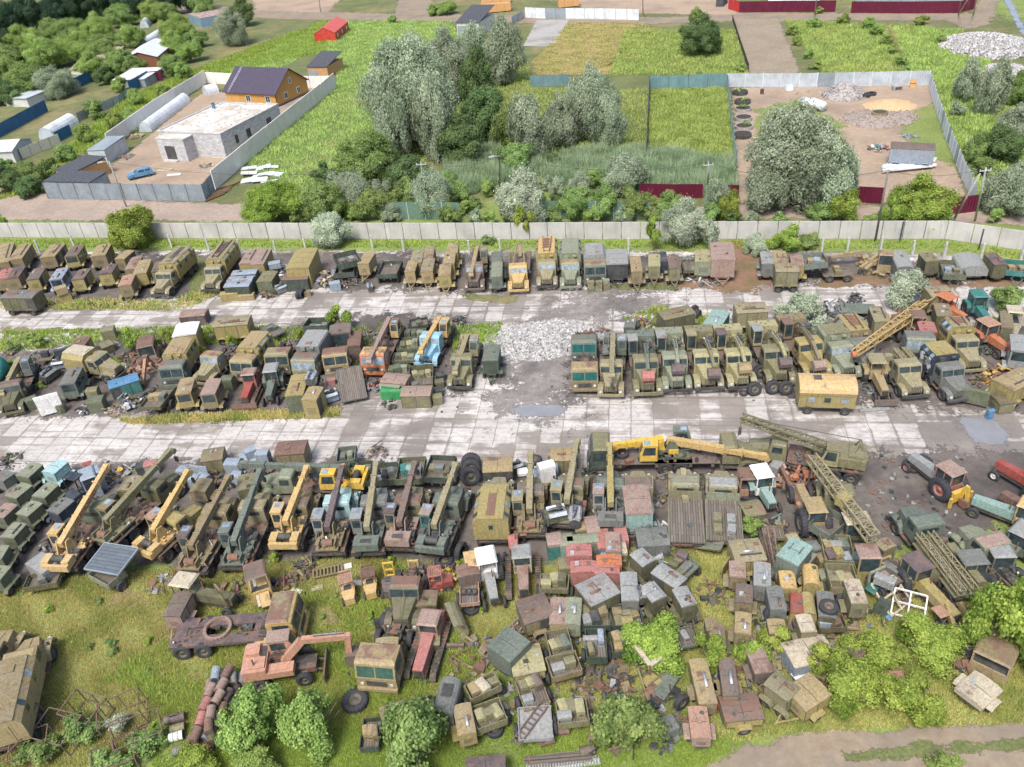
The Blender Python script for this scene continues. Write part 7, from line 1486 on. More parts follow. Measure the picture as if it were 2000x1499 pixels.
# ================================================================== THIRD ROW: cranes seen from behind
gG='green generator trailers at the left edge'
def T2(label,n,f,w=26,col='green',roof='greenp',ex='c',**k):return bt(label,n,f,w,k.pop('zt',1.9),col,roof,wheels=4,ex=ex,group=gG,rust=k.pop('rust',.2),**k)
T2('green trailer at the back beside the pale cyan one',(44,930),(70,907));T2('pale cyan box trailer in the green trailer group',(94,923),(120,901),26,'cyan','cyan','')
T2('green trailer with rust blooms left of centre in the group',(21,970),(50,947),rust=.34);T2('green trailer right of the rust bloomed one',(75,970),(101,946));T2('green trailer with a red brown top cut by the left edge',(-5,1009),(20,986),roof='pink',rust=.35)
T2('green trailer left of the dark navy box',(43,1005),(70,982));T2('green trailer with a bar on its roof, nearest of the group',(14,1049),(37,1024),ex='s',rust=.3);T2('green trailer corner at the left edge below the nearest one',(-12,1092),(2,1069));T2('second green trailer corner at the left edge above the meadow',(-14,1132),(6,1108))
bt('dark navy box trailer beside the green trailers',(103,1000),(132,976),27,1.9,'navy','grey',wheels=4,ex='w',rust=.1);bt('grey box trailer at the left edge above the green ones',(-4,936),(16,922),28,1.9,'grey','grey',wheels=4,ex='',group=gG);junk('scrap heap with olive boxes at the left edge of the slabs',12,910,1.6,('olive','dark','greenp'),.9,40,stretch=(1.4,.7))
forklift('dark blue forklift with a tall double mast',(140,968),(148,925),'navy',True,'navy',2.4,True,'forklift',1.5)
loosecab('pale blue grey cab with a crimson patch on its roof',(172,936),(166,914),26,2.3,'greyb','greyb',open_=False,rust=.1);cpx('crimson cloth patch lying on the pale blue cab',169,905,2.42,(.7,.5,.06),20,'red',name='cloth',rust=0);loosecab('second pale blue grey cab right of the crimson patched one',(188,925),(182,912),18,2.1,'greyb','greyb',open_=True,rust=.1);junk('tangled pale iron below the pale blue cabs',195,952,1.3,('greyb','steel','dark'),1.0,30);junk('dark pipes and yellow valve heap beside the big yellow boom tip',218,935,1.5,('dark','rustm','yelb','steel'),1.0,40)
bt('olive box with pale lid between the two left cranes',(244,958),(262,932),30,2.1,'olive','khaki',wheels=2,ex='p')
def CR(lab,F_,B_,tp,cl,cab_='zil',**k):return truck(lab,(*F_,1.55),(*B_,.9),cl,cab_,'crane',tip=(*tp,k.pop('tz',3.3)),L=k.pop('L',None),group='crane lorries seen from behind',**k)
CR('big yellow crane lorry with red lettering on its long boom',(222,962),(129,1104),(209,916),'green',bcol='yelp',boom='yelp',opcol='yelp',cw='wrap',tz=4.0,text='ИВАНОВЕЦ',rust=.12,L=8.2,oproof='yel')
CR('olive crane lorry with long olive boom reaching over the slabs',(345,922),(226,1046),(334,884),'olive',bcol='olivel',boom='olivel',opcol='tand',cw='frame',tz=3.8,L=8.6)
CR('yellow rusty crane lorry with mustard bonneted cab',(391,985),(293,1085),(369,926),'yelo',bcol='yel',boom='yel',opcol='yel',cw='wrap',tz=3.8,oproof='salm',rust=.35)
CR('tan crane lorry with brown striped bumper and rusty roofed cab',(455,968),(388,1099),(447,936),'tand',bcol='tand',boom='tand',opcol='tand',cw='frame',oproof='purp',rust=.45,L=8.0)
CR('grey green crane lorry between tan and yellow cranes',(519,960),(468,1094),(509,924),'khaki',bcol='greeng',boom='greeng',opcol='greeng',cw='frame',L=8.0)
CR('bright yellow crane lorry with rubble in its counterweight tray',(600,955),(561,1071),(600,917),'tand',bcol='yel',boom='yel',opcol='yelp',cw='wrap',croof='brown',rust=.12)
CR('crane lorry with pale blue cab and purple brown boom',(676,950),(643,1083),(669,917),'cyan',bcol='tand',boom='purp',opcol='greyl',cw='frame',oproof='greyl',rust=.35)
CR('grey crane lorry with a khaki boom and square engine cover',(745,950),(720,1083),(736,909),'grey',bcol='greeng',boom='khaki',opcol='grey',cw='box',oproof='greyl')
CR('crane lorry with rust purple cabs and a brown green boom',(816,948),(781,1074),(811,909),'olivel',bcol='pink',boom='brown',opcol='tand',cw='box',croof='purp',oproof='purp',rust=.5)
CR('green crane lorry with an orange triangle on its rear tray',(895,948),(846,1079),(891,911),'greeng',bcol='greeng',boom='khaki',opcol='teal',cw='wrap',oproof='pink',rust=.25)
cpx('beige tarpaulin wrapped machine beside the big yellow crane',80,1098,.1,(1.4,2.3,1.6),55,'greyl',name='wrapped_machine',rust=0);junk('brown hood and pipes under the beige wrapped machine',96,1064,1.1,('brown','greyl','dark'),.9,20)
tyre('lowest black tyre of the leaning stack behind the green crane',921,945,.85,0,False,5,True,'stack of big black tyres',1.0,-14);tyre('middle black tyre of the leaning stack behind the green crane',922,930,.85,0,False,5,True,'stack of big black tyres',1.0,-20);tyre('rear black tyre of the leaning stack behind the green crane',922,918,.85,.05,False,5,True,'stack of big black tyres',1.0,-25)
truck('mustard rounded van lorry seen from behind, rusty roof vents',(976,930,1.5),(963,1062,.7),'khaki','zil','van','yelo','yelo',wins=3,cham=.42,strip=1,rear=True,w=2.5,zt=3.2,rust=.1)
CR('khaki crane lorry with a blue rear bumper beside the mustard van',(1040,930),(1036,1048),(1037,889),'tand',bcol='tand',boom='khaki',opcol='khaki',cw='frame',croof='grey',deck='brown',rust=.4)
CR('crane lorry with heaped green engines on its rear',(1123,918),(1106,1030),(1127,866),'olivel',bcol='olivel',boom='khaki',opcol='khaki',cw='frame',rust=.35,croof='grey',deck='brown');CR('crane lorry with black and white striped rear bumper',(1194,918),(1193,1036),(1191,873),'greeng',bcol='grey',boom='yelo',opcol='greyl',cw='box',oproof='pink',rust=.3,deck='brown')
mbs=MB();q=G(1193,1034);T=E('striped_board','black and white striped board on the rear of the striped crane','warning board',(q.x,q.y,.7));P('board',MB().bx(-1.25,1.25,-.06,0,0,.28),DARK,T)
for k in range(13):mbs.hexa([(-1.22+k*.19,-.075,.01),(-1.13+k*.19,-.075,.01),(-1.13+k*.19,-.061,.01),(-1.22+k*.19,-.061,.01),(-1.13+k*.19,-.075,.27),(-1.04+k*.19,-.075,.27),(-1.04+k*.19,-.061,.27),(-1.13+k*.19,-.061,.27)])
P('stripes',mbs,pk('white',.05),T)
cb('open grey body heaped with green parts behind the yellow cab crane',(674,900),(678,872),34,1.6,.5,'greeng',('greeng','greenp'),'open grey body',0);cb('open green body with three green cases, left in the row behind the cranes',(700,942),(706,902),46,1.7,.55,'greend',('greeng','greenp','greeng','greenp'),'open green body',2);cb('open dark body holding a blue grey lid and tyre',(748,938),(753,904),46,1.7,.55,'greend',('greyb','dark','grey'),'open dark body',2)
cb('open green body with mint green sheets inside',(798,936),(806,893),50,1.7,.55,'green',('teal','tealp','grey'),'mint sheet body',2);cb('open dark green body standing askew by the tyre stack',(850,933),(866,890),50,1.8,.55,'greend',('olivel','grey','olive'),'askew dark green body',2)
junk('rusty trestle frame and round lid behind the open dark body',735,896,1.8,('rustm','brown','dark','olivel'),.9,26,stretch=(1.3,.7))
truck('yellow cab crane lorry standing across behind the cranes',(515,958,.4),(668,948,.9),'greenp','zil','crane','yelb',boom='greeng',opcol='yelb',tip=(474,910,2.6),cw='wrap',rust=.12,L=8.6,anc='F',oproof='yelb')
for i,(x,y,d,z) in enumerate(((358,915,(1.1,.9,1.0),0),(376,930,(1.0,.9,1.3),0),(393,930,(1.1,1.0,1.2),0),(386,910,(1.6,.1,1.2),.7),(453,900,(1.3,1.0,1.2),0),(480,886,(1.1,.9,1.0),0),(492,892,(1.2,1.0,1.0),0),(487,876,(1.0,.8,1.0),.9),(513,890,(1.2,.9,1.2),0),(511,882,(1.1,.8,.9),1.0),(464,925,(1.2,.9,1.1),0))):
 cpx('pale blue grey cabinet in the jumble on the slabs behind the cranes',x,y,z,d,RU(-30,30),'greyb',group='pale blue grey cabinets behind the cranes',rust=.08,name='cabinet')
bt('olive box with a holed lid among the blue grey cabinets',(396,890),(435,884),1.6,1.5,'olivel','olivel',ex='o');bt('box with rust red roof and black camouflage stripes at the slab edge',(541,876),(596,872),1.7,2.0,'tand','rust',ex='h');crate('dark cabinet pair beside the olive boom head',*G(284,925)[:2],0,(1.0,.9,1.1),.2,'dark');crate('cabinet with red rimmed top beside the olive boom head',*G(301,923)[:2],0,(1.1,.9,1.2),.2,'greyb',lid='redp');junk('wire and white iron scrap left of the olive boom head',268,922,1.3,('greyl','alu','dark'),.7,24);junk('brown scrap heap between blue grey cabinets and cranes',425,925,2.3,('brown','olive','rustm','greyl'),.9,50,stretch=(1.4,.7));junk('scrap under the grey green boom of the yellow cab crane',560,905,1.8,('rustm','dark','salm'),.7,30)
bt('tan generator trailer with triangle drawbar behind the yellow crane',(385,960),(400,937),28,1.8,'tand','tand',wheels=2,bar=-1,ex='');bt('olive cabinet behind the grey green crane',(482,955),(483,928),30,2.2,'olive','olivel',ex='c');junk('oil drums and iron behind the tan crane',430,955,1.3,('olive','dark','rustm'),.7,26)
for i,(x,y,l) in enumerate(((548,962,'loose tyre between the grey green and yellow cranes'),(585,932,'wheel below the yellow cab crane'))):tyre(l,x,y,.55,0,False,30,True)
junk('axle with a rusty hub beside the bright yellow crane',596,1012,.9,('rustm','dark','steel'),.8,16);crate('blue and white striped case beside the grey green crane',*G(440,1055)[:2],.4,(1.0,.7,.8),.5,'greyb')
bt('tan open sided generator box right of the tyre stack',(945,908),(999,905),1.7,1.8,'olive','tan',wheels=2,ex='o');cpx('tall white cabinet standing askew on blue grey cabinets',1066,905,1.0,(1.3,.9,1.9),15,'white',name='cabinet',rust=.05);cpx('blue grey angular hopper under the tall white cabinet',1062,918,.1,(1.9,1.2,1.0),10,'greyb',name='hopper',rust=.05);crate('dark blue grey cabinet with a round brown hole',*G(1072,940)[:2],0,(1.6,1.1,1.5),0,'greyb');cpx('white lattice panel lying left of the dark blue grey cabinet',1036,918,.2,(2.2,.8,.3),0,'white',name='rack',rust=.1);bt('long tan box lying on the slabs behind the white cabinet',(1077,887),(1124,886),1.6,1.3,'olivel','tan',ex='p');crate('small tan case beside the long tan box',*G(1083,905)[:2],0,(1.0,.8,1.3),0,'tand');tyre('tyre with brown rim beside the tall white cabinet',1045,902,.6,0,True,0,True);engine('green engine behind the tan open sided box',1011,920,20,1.0,'greeng')
truck('dark green cabover crane lorry facing left with a bright yellow cab',(1150,905,.4),(1308,893,.9),'greend','over','crane','yelb',boom='yelb',opcol='yelb',tip=(1203,872,2.4),tpx=2.7,cw='frame',deck='brown',croof='olivel',rust=.12,side=1,L=8.4);tyre('spare tyre lying on the deck of the dark green cabover crane',1215,890,.55,1.25,True)
truck('olive bonneted crane lorry facing right with a long yellow boom',(1484,900,.4),(1322,893,.9),'olivel','ural','crane','green',boom='yel',opcol='greeng',tip=(1493,893,2.0),cw='frame',deck='brown',rust=.15,L=8.6,lug=True)
truck('bonneted lorry with rusty cab roof under the faded teal bus body',(1245,918,1.5),(1250,1010,.9),'khaki','ural','none',croof='brown',L=7.0);bt('faded pink roofed box bus with mint green ends',(1249,1003),(1241,950),44,2.6,'tealp','pink',wheels=4,ex='h',panels=False,rust=.25,name='box_bus',cat='trailer')
truck('cargo lorry with wooden deck and a beam lying on it',(1335,915,1.5),(1339,1020,1.0),'khaki','zil','flat','olivel',croof='greenp',rust=.15,L=8.0);p0,p1=G(1338,975,1.45),G(1334,916,2.5);T=E('steel_beam','khaki beam lying from deck to cab of the wooden decked lorry','beam',p0);P('beam',MB().bar((0,0,0),p1-p0,.42,.3),pk('khaki',.15),T);P('bracket',MB().box((0,0,0),(.5,.5,.4)),pk('khaki',.4),T)
truck('cargo lorry with green plank deck carrying cases, side board dropped',(1408,918,1.5),(1412,1005,1.0),'khaki','zil','flat','greenp',croof='greyl',rust=.15,L=7.6,load=('greyl','olivel','greyl','olivel','brown'),short='green plank deck')
bt('ragged grey tarpaulin hut frame beside the engine heap',(1245,1050),(1303,1046),1.7,1.35,'grey','grey',ex='o',panels=False,name='tarpaulin_hut',cat='hut',rust=.02);cb('tilted green plank platform leaning on its corner',(1425,1056),(1374,1040),74,1.0,.05,'olivel',(),'',0,floor=PLANKG,tilt=(0,-14));engine('teal framed engine beside the tilted plank platform',1344,1053,40,1.2,'teal')
loosecab('rust orange loose cab beside the plank deck lorry',(1467,938),(1460,913),38,2.1,'salm','rust',rust=.35);tyre('big tractor tyre lying below the rust orange cab',1462,966,1.0,0,True,0,False,w=.8);bt('olive ribbed tank box right of the plank deck lorry',(1450,992),(1486,985),1.5,1.5,'olive','olivel',ex='p',rnd=.3,panels=False)
tractor('small tractor with a white roof beside the digger carcass',(1508,1004,.4),(1505,950,2.5),'tealp','white','white',L=3.6,rust=.15,rimc='redp');junk('orange and rust excavator carcass in the middle of the yard',1545,935,2.9,('orange','rustm','pink','brown'),1.9,90);p0,p1=G(1525,912,.8),G(1562,990,.8);T=E('digger_arm','long rusty digger arm lying beside the excavator carcass','digger arm',p0);P('arm',MB().bar((0,0,0),p1-p0,.3,.4),RUSTM,T);P('joint',MB().box(p1-p0,(.5,.5,.6)),pk('salm',.7),T);crate('pale grey bucket box at the head of the excavator carcass',*G(1514,925)[:2],.3,(1.2,.8,.8),.8,'greyl')
truck('olive lattice crane lorry facing left at the slab edge',(1456,885,.5),(1625,905,.9),'olivel','ural','lattice','olivel',boom='olivel',opcol='lime',tip=(1451,820,4.6),L=9.0,rust=.2,lug=True)
p0,p1=G(1706,1052,2.6),G(1584,893,3.6);T=E('lattice_boom','long khaki lattice boom running up to the olive lattice crane','crane boom',p0);P('lattice',MB().lattice((0,0,0),p1-p0,.75,.65,20,.09),pk('khaki',.15),T);P('splice',MB().box((p1-p0)*.45,(.9,.9,.8),(0,0,.7)),pk('yelo',.2),T);P('trestle',MB().cyl((p1-p0)*.98-Vector((0,0,3.4)),(p1-p0)*.98,.1,6).cyl((p1-p0)*.5-Vector((0,0,2.9)),(p1-p0)*.5,.1,6),CHASS,T)
tractor('mustard loader tractor with a huge left wheel',(1560,948,1.2),(1580,1010,.6),'tan','tan','tan',L=4.8,rr=1.05,rust=.2,fw=.7)
truck('olive bonneted lorry under the long khaki lattice boom',(1620,935,1.2),(1640,1010,1.0),'olivel','ural','none',L=6.4,croof='olivel');loosecab('olive cab with rust bloomed roof under the lattice boom',(1680,1025),(1668,1000),46,2.4,'olive','cream',open_=False,rust=.35,name='lorry_cab')
cb('open cargo body with bare grey planks standing askew',(1640,1030),(1600,1006),62,1.9,.65,'greeng',(),'',0,floor=PLANKX);junk('turquoise pump set with olive box and poles',1510,1036,1.4,('tealp','olivel','dark','rustm'),1.3,40);cb('battered frame trailer around the turquoise pump set',(1512,1050),(1508,1028),38,.9,.2,'tand',(),'',2);junk('dark iron and chain scrap in front of the mustard loader tractor',1580,1040,1.6,('rustm','dark','brown'),.6,26)
loosecab('khaki crane cab with sky window at the foot of the khaki lattice boom',(1702,1092),(1690,1062),40,2.6,'yelo','pink',open_=False,rust=.3,name='crane_cab');cpx('mustard slotted cover plate hinged beside the khaki crane cab',1710,1092,.9,(1.9,1.6,.12),-30,'yelo',name='cover_plate');bt('olive housing box right of the khaki crane cab',(1738,1070),(1722,1056),26,1.7,'olivel','khaki',ex='');T=cb('brown crane deck littered with parts below the khaki crane cab',(1756,1138),(1712,1100),60,1.3,.15,'brown',('pink','grey'),'brown crane deck',4,rust=.8);junk('motor parts strewn on the brown crane deck',1738,1128,1.5,('steel','alu','dark','rustm'),1.9,50);cpx('grey gearbox cover on the brown crane deck',1730,1128,1.35,(1.3,.6,.7),-40,'greyl',name='cover')
# ================================================================== RIGHT SIDE: tractors and lorries
tractor('pink white tractor digger with a yellow backhoe on open dirt',(1775,905,.3),(1850,962,.3),'greyl','redp','pink',L=4.8,backhoe='yelb',tip=(1885,990,.2),rust=.15,rimc='redp',rr=.95)
tyre('rear big tractor tyre lying at the nose of the pink white tractor',1798,905,.85,0,True,20,True,w=.75);tyre('front big tractor tyre lying at the nose of the pink white tractor',1782,914,.8,.0,True,0,True,w=.75)
tractor('dark red tractor cut by the right picture edge',(1942,920,.3),(2010,960,.3),'red','rust','redp',L=4.6,rimc='white',rr=.9,rust=.3);tractor('light blue tractor with a yellow and white cab',(1893,990,.3),(1975,1022,.3),'tealp','yel','yelp',L=4.8,backhoe='teal',tip=(2010,1060,.8),rust=.12,rr=.85);tractor('rusty red tractor with a white window frame at the right edge',(1953,975,.6),(2012,1020,.3),'rust','white','redp',L=4.6,rust=.3)
truck('dark olive bonneted lorry with two lattice masts on its deck',(1763,1000,.9),(1848,1105,1.0),'greeng','zil','drill','olivel',boom='khaki',rust=.08,L=8.4);truck('olive bonneted lorry with a camouflage rusty cab roof',(1876,1035,1.0),(1938,1096,1.0),'greenp','ural','none',croof='pink',L=6.6,rust=.2);loosecab('grey glazed loader cab below the camouflage roofed lorry',(1965,1090),(1950,1066),40,2.4,'greeng','greyl',open_=False,rust=.1,name='loader_cab');junk('black oil barrels and a big tyre behind the camouflage roofed lorry',1945,1075,1.3,('dark','dark','rustm'),1.2,20);tractor('grey loader with front bucket right of the yellow flowers',(1938,1130,.4),(1978,1085,.5),'greeng','greeng','greyl',L=4.6)
tractor('olive box cab loader with one tall front wheel',(1790,1140,.4),(1850,1135,.4),'olive','olivel','grey',L=4.4,rr=.95,rust=.2);tyre('dark tyre lying in the grass right of the olive box cab loader',1880,1126,.7,0,True,0,False)
tractor('mustard front loader with a rusty roof and long lift arms',(1866,1222,.5),(1836,1145,2.3),'yelo','yelo','purp',L=5.0,rust=.4,rr=.9);p0=G(1862,1225,.8);T=E('detached_boom','mustard lift arm of the front loader hanging to the ground','loader arm',p0);P('arm',MB().bar((0,0,0),G(1848,1180,1.6)-p0,.25,.4).bar((1.1,.3,0),G(1874,1176,1.6)-p0,.25,.4),pk('yelo',.5),T);P('drum',MB().cyl((.2,-.3,0),(1.3,-.1,0),.4,12),RUSTM,T)
junk('rusty gearwheels lying on the mustard front loader',1874,1205,1.0,('rustm','brown'),1.4,24);cpx('orange brown hood plate before the mustard loader cab',1843,1192,1.3,(1.2,.9,.1),15,'salm',name='hood')
p=G(1737,1180);T=E('broken_frame','broken cream cab frame with torn teal cover','cab frame',p,.4);mb=MB()
for a,b in (((-1,-1,.3),(1,-.8,.5)),((1,-.8,.5),(1.2,1,1.2)),((1.2,1,1.2),(-.8,1.1,1.3)),((-.8,1.1,1.3),(-1,-1,.3)),((0,-1,.4),(.3,1,1.4)),((-1,0,.8),(1.1,.2,.9)),((-.5,-1,1.2),(.8,.9,.6))):mb.bar(a,b,.12)
P('frame',mb,pk('cream',.2),T);P('cover',MB().box((-.9,.9,1.2),(1.3,.7,.1),(.3,.4,.5)),pk('teal',.1),T);P('bundle',MB().box((-1.0,-.2,.5),(.9,.8,.9),(.2,.2,.5)),pk('greend',.1),T)
p=G(1772,1195);T=E('window_frame','white tubular frame lying beside the broken cream frame','frame',p,-.5);mb=MB()
for a,b in (((-1,-.8,.3),(1,-.8,.3)),((1,-.8,.3),(1,.8,1.1)),((1,.8,1.1),(-1,.8,1.1)),((-1,.8,1.1),(-1,-.8,.3)),((0,-.8,.3),(0,.8,1.1)),((-1,0,.7),(1,0,.7))):mb.bar(a,b,.1)
P('tubes',mb,pk('white',.1),T);P('foot',MB().bx(-1,-.8,-.9,-.7,0,.3).bx(.8,1,-.9,-.7,0,.3),pk('white',.2),T)
p=G(1690,1160);T=E('bent_rail','pale green bent channel rail standing beside the rust topped olive box','rail',p);P('rail',MB().bar((0,0,0),(0,0,2.0),.16).bar((0,0,2.0),(1.2,.4,2.1),.16).bar((0,0,.1),(1.2,-.1,.1),.16),pk('greenp',.1),T);P('plate',MB().bx(-.2,.3,-.2,.2,0,.05),CHASS,T)
loosecab('mustard gutted loader carcass lying in the bottom right corner',(1938,1290),(1962,1238),66,1.7,'tan','tand',rust=.4,name='loader_carcass');junk('engine and gearbox scrap left of the gutted loader carcass',1898,1275,1.9,('steel','rustm','alu','dark'),.9,60);bt('cream dented trailer body tipped beside the track',(1893,1362),(1930,1330),50,1.1,'cream','cream',wheels=2,ex='',panels=False,rust=.15);junk('dark iron left of the loader carcass under the maple',1855,1290,1.2,('rustm','dark'),.7,20)
# ================================================================== JUMBLE of boxes, foreground right
gJ='boxes and trailers in the foreground jumble'
def J(label,n,f,w,col,roof=None,**k):return bt(label,n,f,w,k.pop('zt',1.95),col,roof,group=gJ,**{'wheels':2,**k})
engine('green engines heaped on the crane rear, left one',1090,1018,10,1.4,'green',z=1.4);engine('white topped engine on the crane rear, right one',1124,1018,80,1.2,'greyl',z=1.4);junk('green engine parts on the rear of the engine laden crane',1104,1012,1.0,('green','alu','steel'),1.8,30)
crate('teal crate with rusty lid, left of the striped crane',*G(1084,1082)[:2],0,(1.1,1.3,1.7),.05,'teal',gJ,'pink');crate('pale teal crate right of the rusty lidded teal one',*G(1107,1082)[:2],0,(1.0,1.3,1.6),.03,'tealp',gJ,'greenp');crate('pale green long crate behind the upper red box',*G(1139,1080)[:2],0,(2.3,1.0,1.6),0,'greenp',gJ);crate('upright rust topped crate behind the pale green long crate',*G(1157,1052)[:2],0,(1.0,1.8,1.6),.05,'olivel',gJ,'pink');crate('rust pink topped crate beside the upright one',*G(1136,1050)[:2],0,(1.0,1.0,1.4),.05,'olivel',gJ,'tan')
J('upper of two red steel boxes in the left stack',(1131,1085),(1130,1066),42,'redp','redp',zt=2.2,h=1.3,rust=.05,ex='',wheels=0);J('lower left red steel box at the front of the stack',(1140,1117),(1139,1098),43,'redp','redp',zt=2.0,rust=.05,ex='',wheels=0);J('lower right red steel box at the front of the stack',(1186,1120),(1185,1102),41,'redp','redp',zt=2.0,rust=.05,ex='h',wheels=0);J('orange steel box with scrap on its lid',(1190,1103),(1189,1086),41,'orange','orange',zt=2.1,rust=.15,ex='',wheels=0);J('white rusted box standing in front of the striped crane',(1198,1076),(1196,1042),24,'greyl','pink',zt=2.2,rust=.4);crate('blue red crate left of the white rusted box',*G(1178,1078)[:2],0,(1.0,2.0,1.5),0,'blue',gJ,'redp');crate('red crate right of the white rusted box',*G(1213,1068)[:2],0,(.9,1.6,1.5),0,'redp',gJ,'redp');crate('pale lidded crate right of the orange box',*G(1211,1098)[:2],0,(.9,1.2,1.6),0,'olivel',gJ,'cream');junk('plastic and tin scrap lying on the orange steel box',1190,1090,.7,('greyb','redp','alu'),2.3,12);crate('pale green box carrying the lower left red box',*G(1142,1140)[:2],0,(2.1,.8,.7),0,'greenp',gJ);crate('grey crate left of the lower left red box',*G(1104,1122)[:2],0,(.9,1.2,1.3),0,'olivel',gJ)
tractor('stripped red rust tractor frame left of the rusty crawler',(1005,1095,.3),(1004,1075,.3),'redp',cabless=True,L=3.2,rr=.5,fw=.35,rust=.5)
T,c,h_=crawler('crawler tractor with flaking white rusty hood and cab',(1026,1190),(1023,1125),'pink','cream','greyl',None,4.6,2.6,.75,False,'crawler_tractor')
tractor('white tractor with an open window frame and one big tyre',(968,1190,.4),(955,1118,2.0),'greyl','white','white',L=4.2,open_=True,rust=.15,rr=.95)
cb('olive rail sided trailer with four cases',(1081,1150),(1084,1122),54,1.5,.4,'olivel',('olivel','lime','olive','lime'),'rail sided trailer',2,rails=True)
J('rust brown box with camouflage doors and low running board',(1017,1196),(1070,1180),1.9,'tand','brown',wheels=2,ex='ph',rust=.4,bar=1);J('narrow box with orange rust roof and white pipe',(1089,1218),(1091,1170),27,'yelo','pink',ex='pw',rust=.4);J('narrow pale green box with white pipe beside the orange rust one',(1117,1218),(1121,1170),27,'greenp','greenp',ex='pw',rust=.15);J('dark grey box trailer leaning below the red boxes',(1140,1163),(1193,1138),1.9,'olive','greyl',ex='p',zt=2.1,wheels=2)
cb('dark cargo trailer with scattered drums in the jumble',(1163,1222),(1161,1180),57,1.4,.5,'greend',('olivel','grey','tand','greyl','dark'),'drum cargo trailer',4);cb('dark cargo trailer with a row of tan cabinets',(1227,1220),(1218,1181),58,1.4,.5,'greend',('tand','olivel','tand','olivel','yelo'),'cabinet trailer',4);cb('dark cargo body half covered by the bright maple',(1226,1272),(1218,1232),56,1.4,.5,'greend',('tan','greeng','greyl','tan'),'maple covered cargo body',2);cb('dark hooped frame trailer with its drawbar to the camera',(1166,1284),(1162,1228),38,1.7,.6,'greend',('greyl','redp','greyb','olivel'),'hooped frame trailer',2,1,rails=True)
gD='dark grey generator trailers in the jumble'
for lab,n,f,w,ex,wh,col in (('dark grey generator trailer with white writing on its end',(1267,1099),(1244,1078),27,'p',4,'olive'),('long dark grey generator trailer behind the leaning pair',(1330,1139),(1284,1110),30,'ph',4,'olive'),('low grey box trailer with a smooth lid, seen end on',(1231,1172),(1227,1120),28,'',4,'grey'),('dark grey generator trailer with a small red mark on its end',(1287,1169),(1265,1143),28,'h',4,'olive'),('dark grey trailer with blue drawbar nearest the camera',(1346,1181),(1328,1150),26,'ph',4,'olive')):bt(lab,n,f,w,2.2,col,'greyl',wheels=wh,ex=ex,group=gD,bar=1 if 'drawbar' in lab else 0,rust=.12)
q=G(1278,1122,1.5);cb('flat grey deck with four cases beside the dark trailers',(1352,1118),(1312,1094),50,1.2,.1,'greeng',('olive','olivel','purp','olivel','grey'),'flat grey deck',4,floor=PLANKG);junk('wide heap of small engines in front of the tarpaulin hut',1290,1076,2.6,('steel','olive','alu','dark','tan'),.9,110,stretch=(1.4,.7));engine('green machine lying on the low grey box trailer',1248,1168,100,.9,'greenp',z=1.4)
J('pink tan box trailer left of the round yellow wing',(1441,1126),(1440,1099),26,'tand','pink',wheels=2,ex='c',rust=.25);tyre('yellow winged wheel between the pink tan and dark grey boxes',1473,1126,.6,0,False,10,True);J('dark grey box with white tube on its roof, right of the pink tan one',(1489,1143),(1489,1101),27,'grey','greyl',wheels=2,ex='pw',rust=.08,zt=2.2);J('brown roofed box below the pink tan trailer',(1453,1176),(1454,1144),27,'tand','brown',wheels=2,ex='c',zt=2.0);J('dark grey box with a spare wheel leaning on its end',(1521,1190),(1512,1148),26,'grey','grey',wheels=2,ex='pr',zt=2.2,rust=.08);tyre('spare wheel leaning on the dark grey box',1507,1212,.62,.35,False,5,True,lean=-25);J('tan box at the lower end of the brown roofed one',(1451,1236),(1452,1199),26,'tand','tan',ex='pw',zt=2.0);J('olive roofed box half under bright saplings',(1520,1236),(1515,1212),28,'olive','tan',ex='h',zt=1.9)
J('mustard box with a rail and white pipe beside the lattice sections',(1431,1077),(1487,1072),1.9,'yelo','khaki',ex='spw',zt=2.0,rust=.12);cpx('mustard door panel standing left of the mustard rail box',1418,1098,.1,(1.3,.1,1.2),50,'yelo',name='door_panel')
for i,(a,b) in enumerate((((1521,1132,.8),(1503,1032,2.6)),((1506,1095,.6),(1494,1046,2.0)),((1498,1092,.5),(1487,1052,1.8)))):p,q=G(*a),G(*b);T=E('lattice_section',['longest brown lattice section leaning by the green van body','middle brown lattice section','left brown lattice section beside the mustard rail box'][i],'crane boom',p);P('lattice',MB().lattice((0,0,0),q-p,.3,.42,12,.07),pk('brown',.6),T);P('foot',MB().box((0,0,-.15),(.4,.4,.3)),RUSTM,T)
J('green van body with a hole in its roof and white window',(1538,1094),(1566,1060),38,'greeng','tealp',ex='o',zt=2.8,h=2.1,panels=False,rust=.1,wheels=4);bt('pale green locker along the side of the holed green van body',(1556,1116),(1586,1082),14,1.5,'greeng','greenp',ex='',panels=False)
J('crumpled mustard box under the green van body',(1541,1148),(1536,1118),25,'yelo','yel',ex='',rust=.35);J('bright mustard round roofed generator',(1587,1137),(1583,1103),26,'yelo','yel',ex='h',rnd=.35,panels=False,zt=2.1,wheels=2,rust=.15);J('flaking red roofed round box',(1557,1196),(1557,1160),22,'yelo','red',rnd=.2,ex='h',panels=False,rust=.35);J('mustard round roofed box lying open beside the red one',(1582,1196),(1576,1158),24,'yelo','yelo',rnd=.4,ex='',panels=False,rust=.25);J('grey flat box carrying a yellow winged wheel',(1616,1204),(1611,1158),27,'olive','grey',ex='',zt=1.8);tyre('wheel in a yellow wing lying on the grey flat box',1618,1190,.6,1.8,True,0,True);J('white rust patched box at the front of the cargo bodies',(1580,1232),(1569,1203),25,'olivel','cream',ex='',rust=.4,zt=2.0);J('olive box with rust patched pale roof beside the pale rail',(1679,1176),(1664,1134),26,'olivel','cream',ex='',rust=.42,zt=2.2,wheels=2)
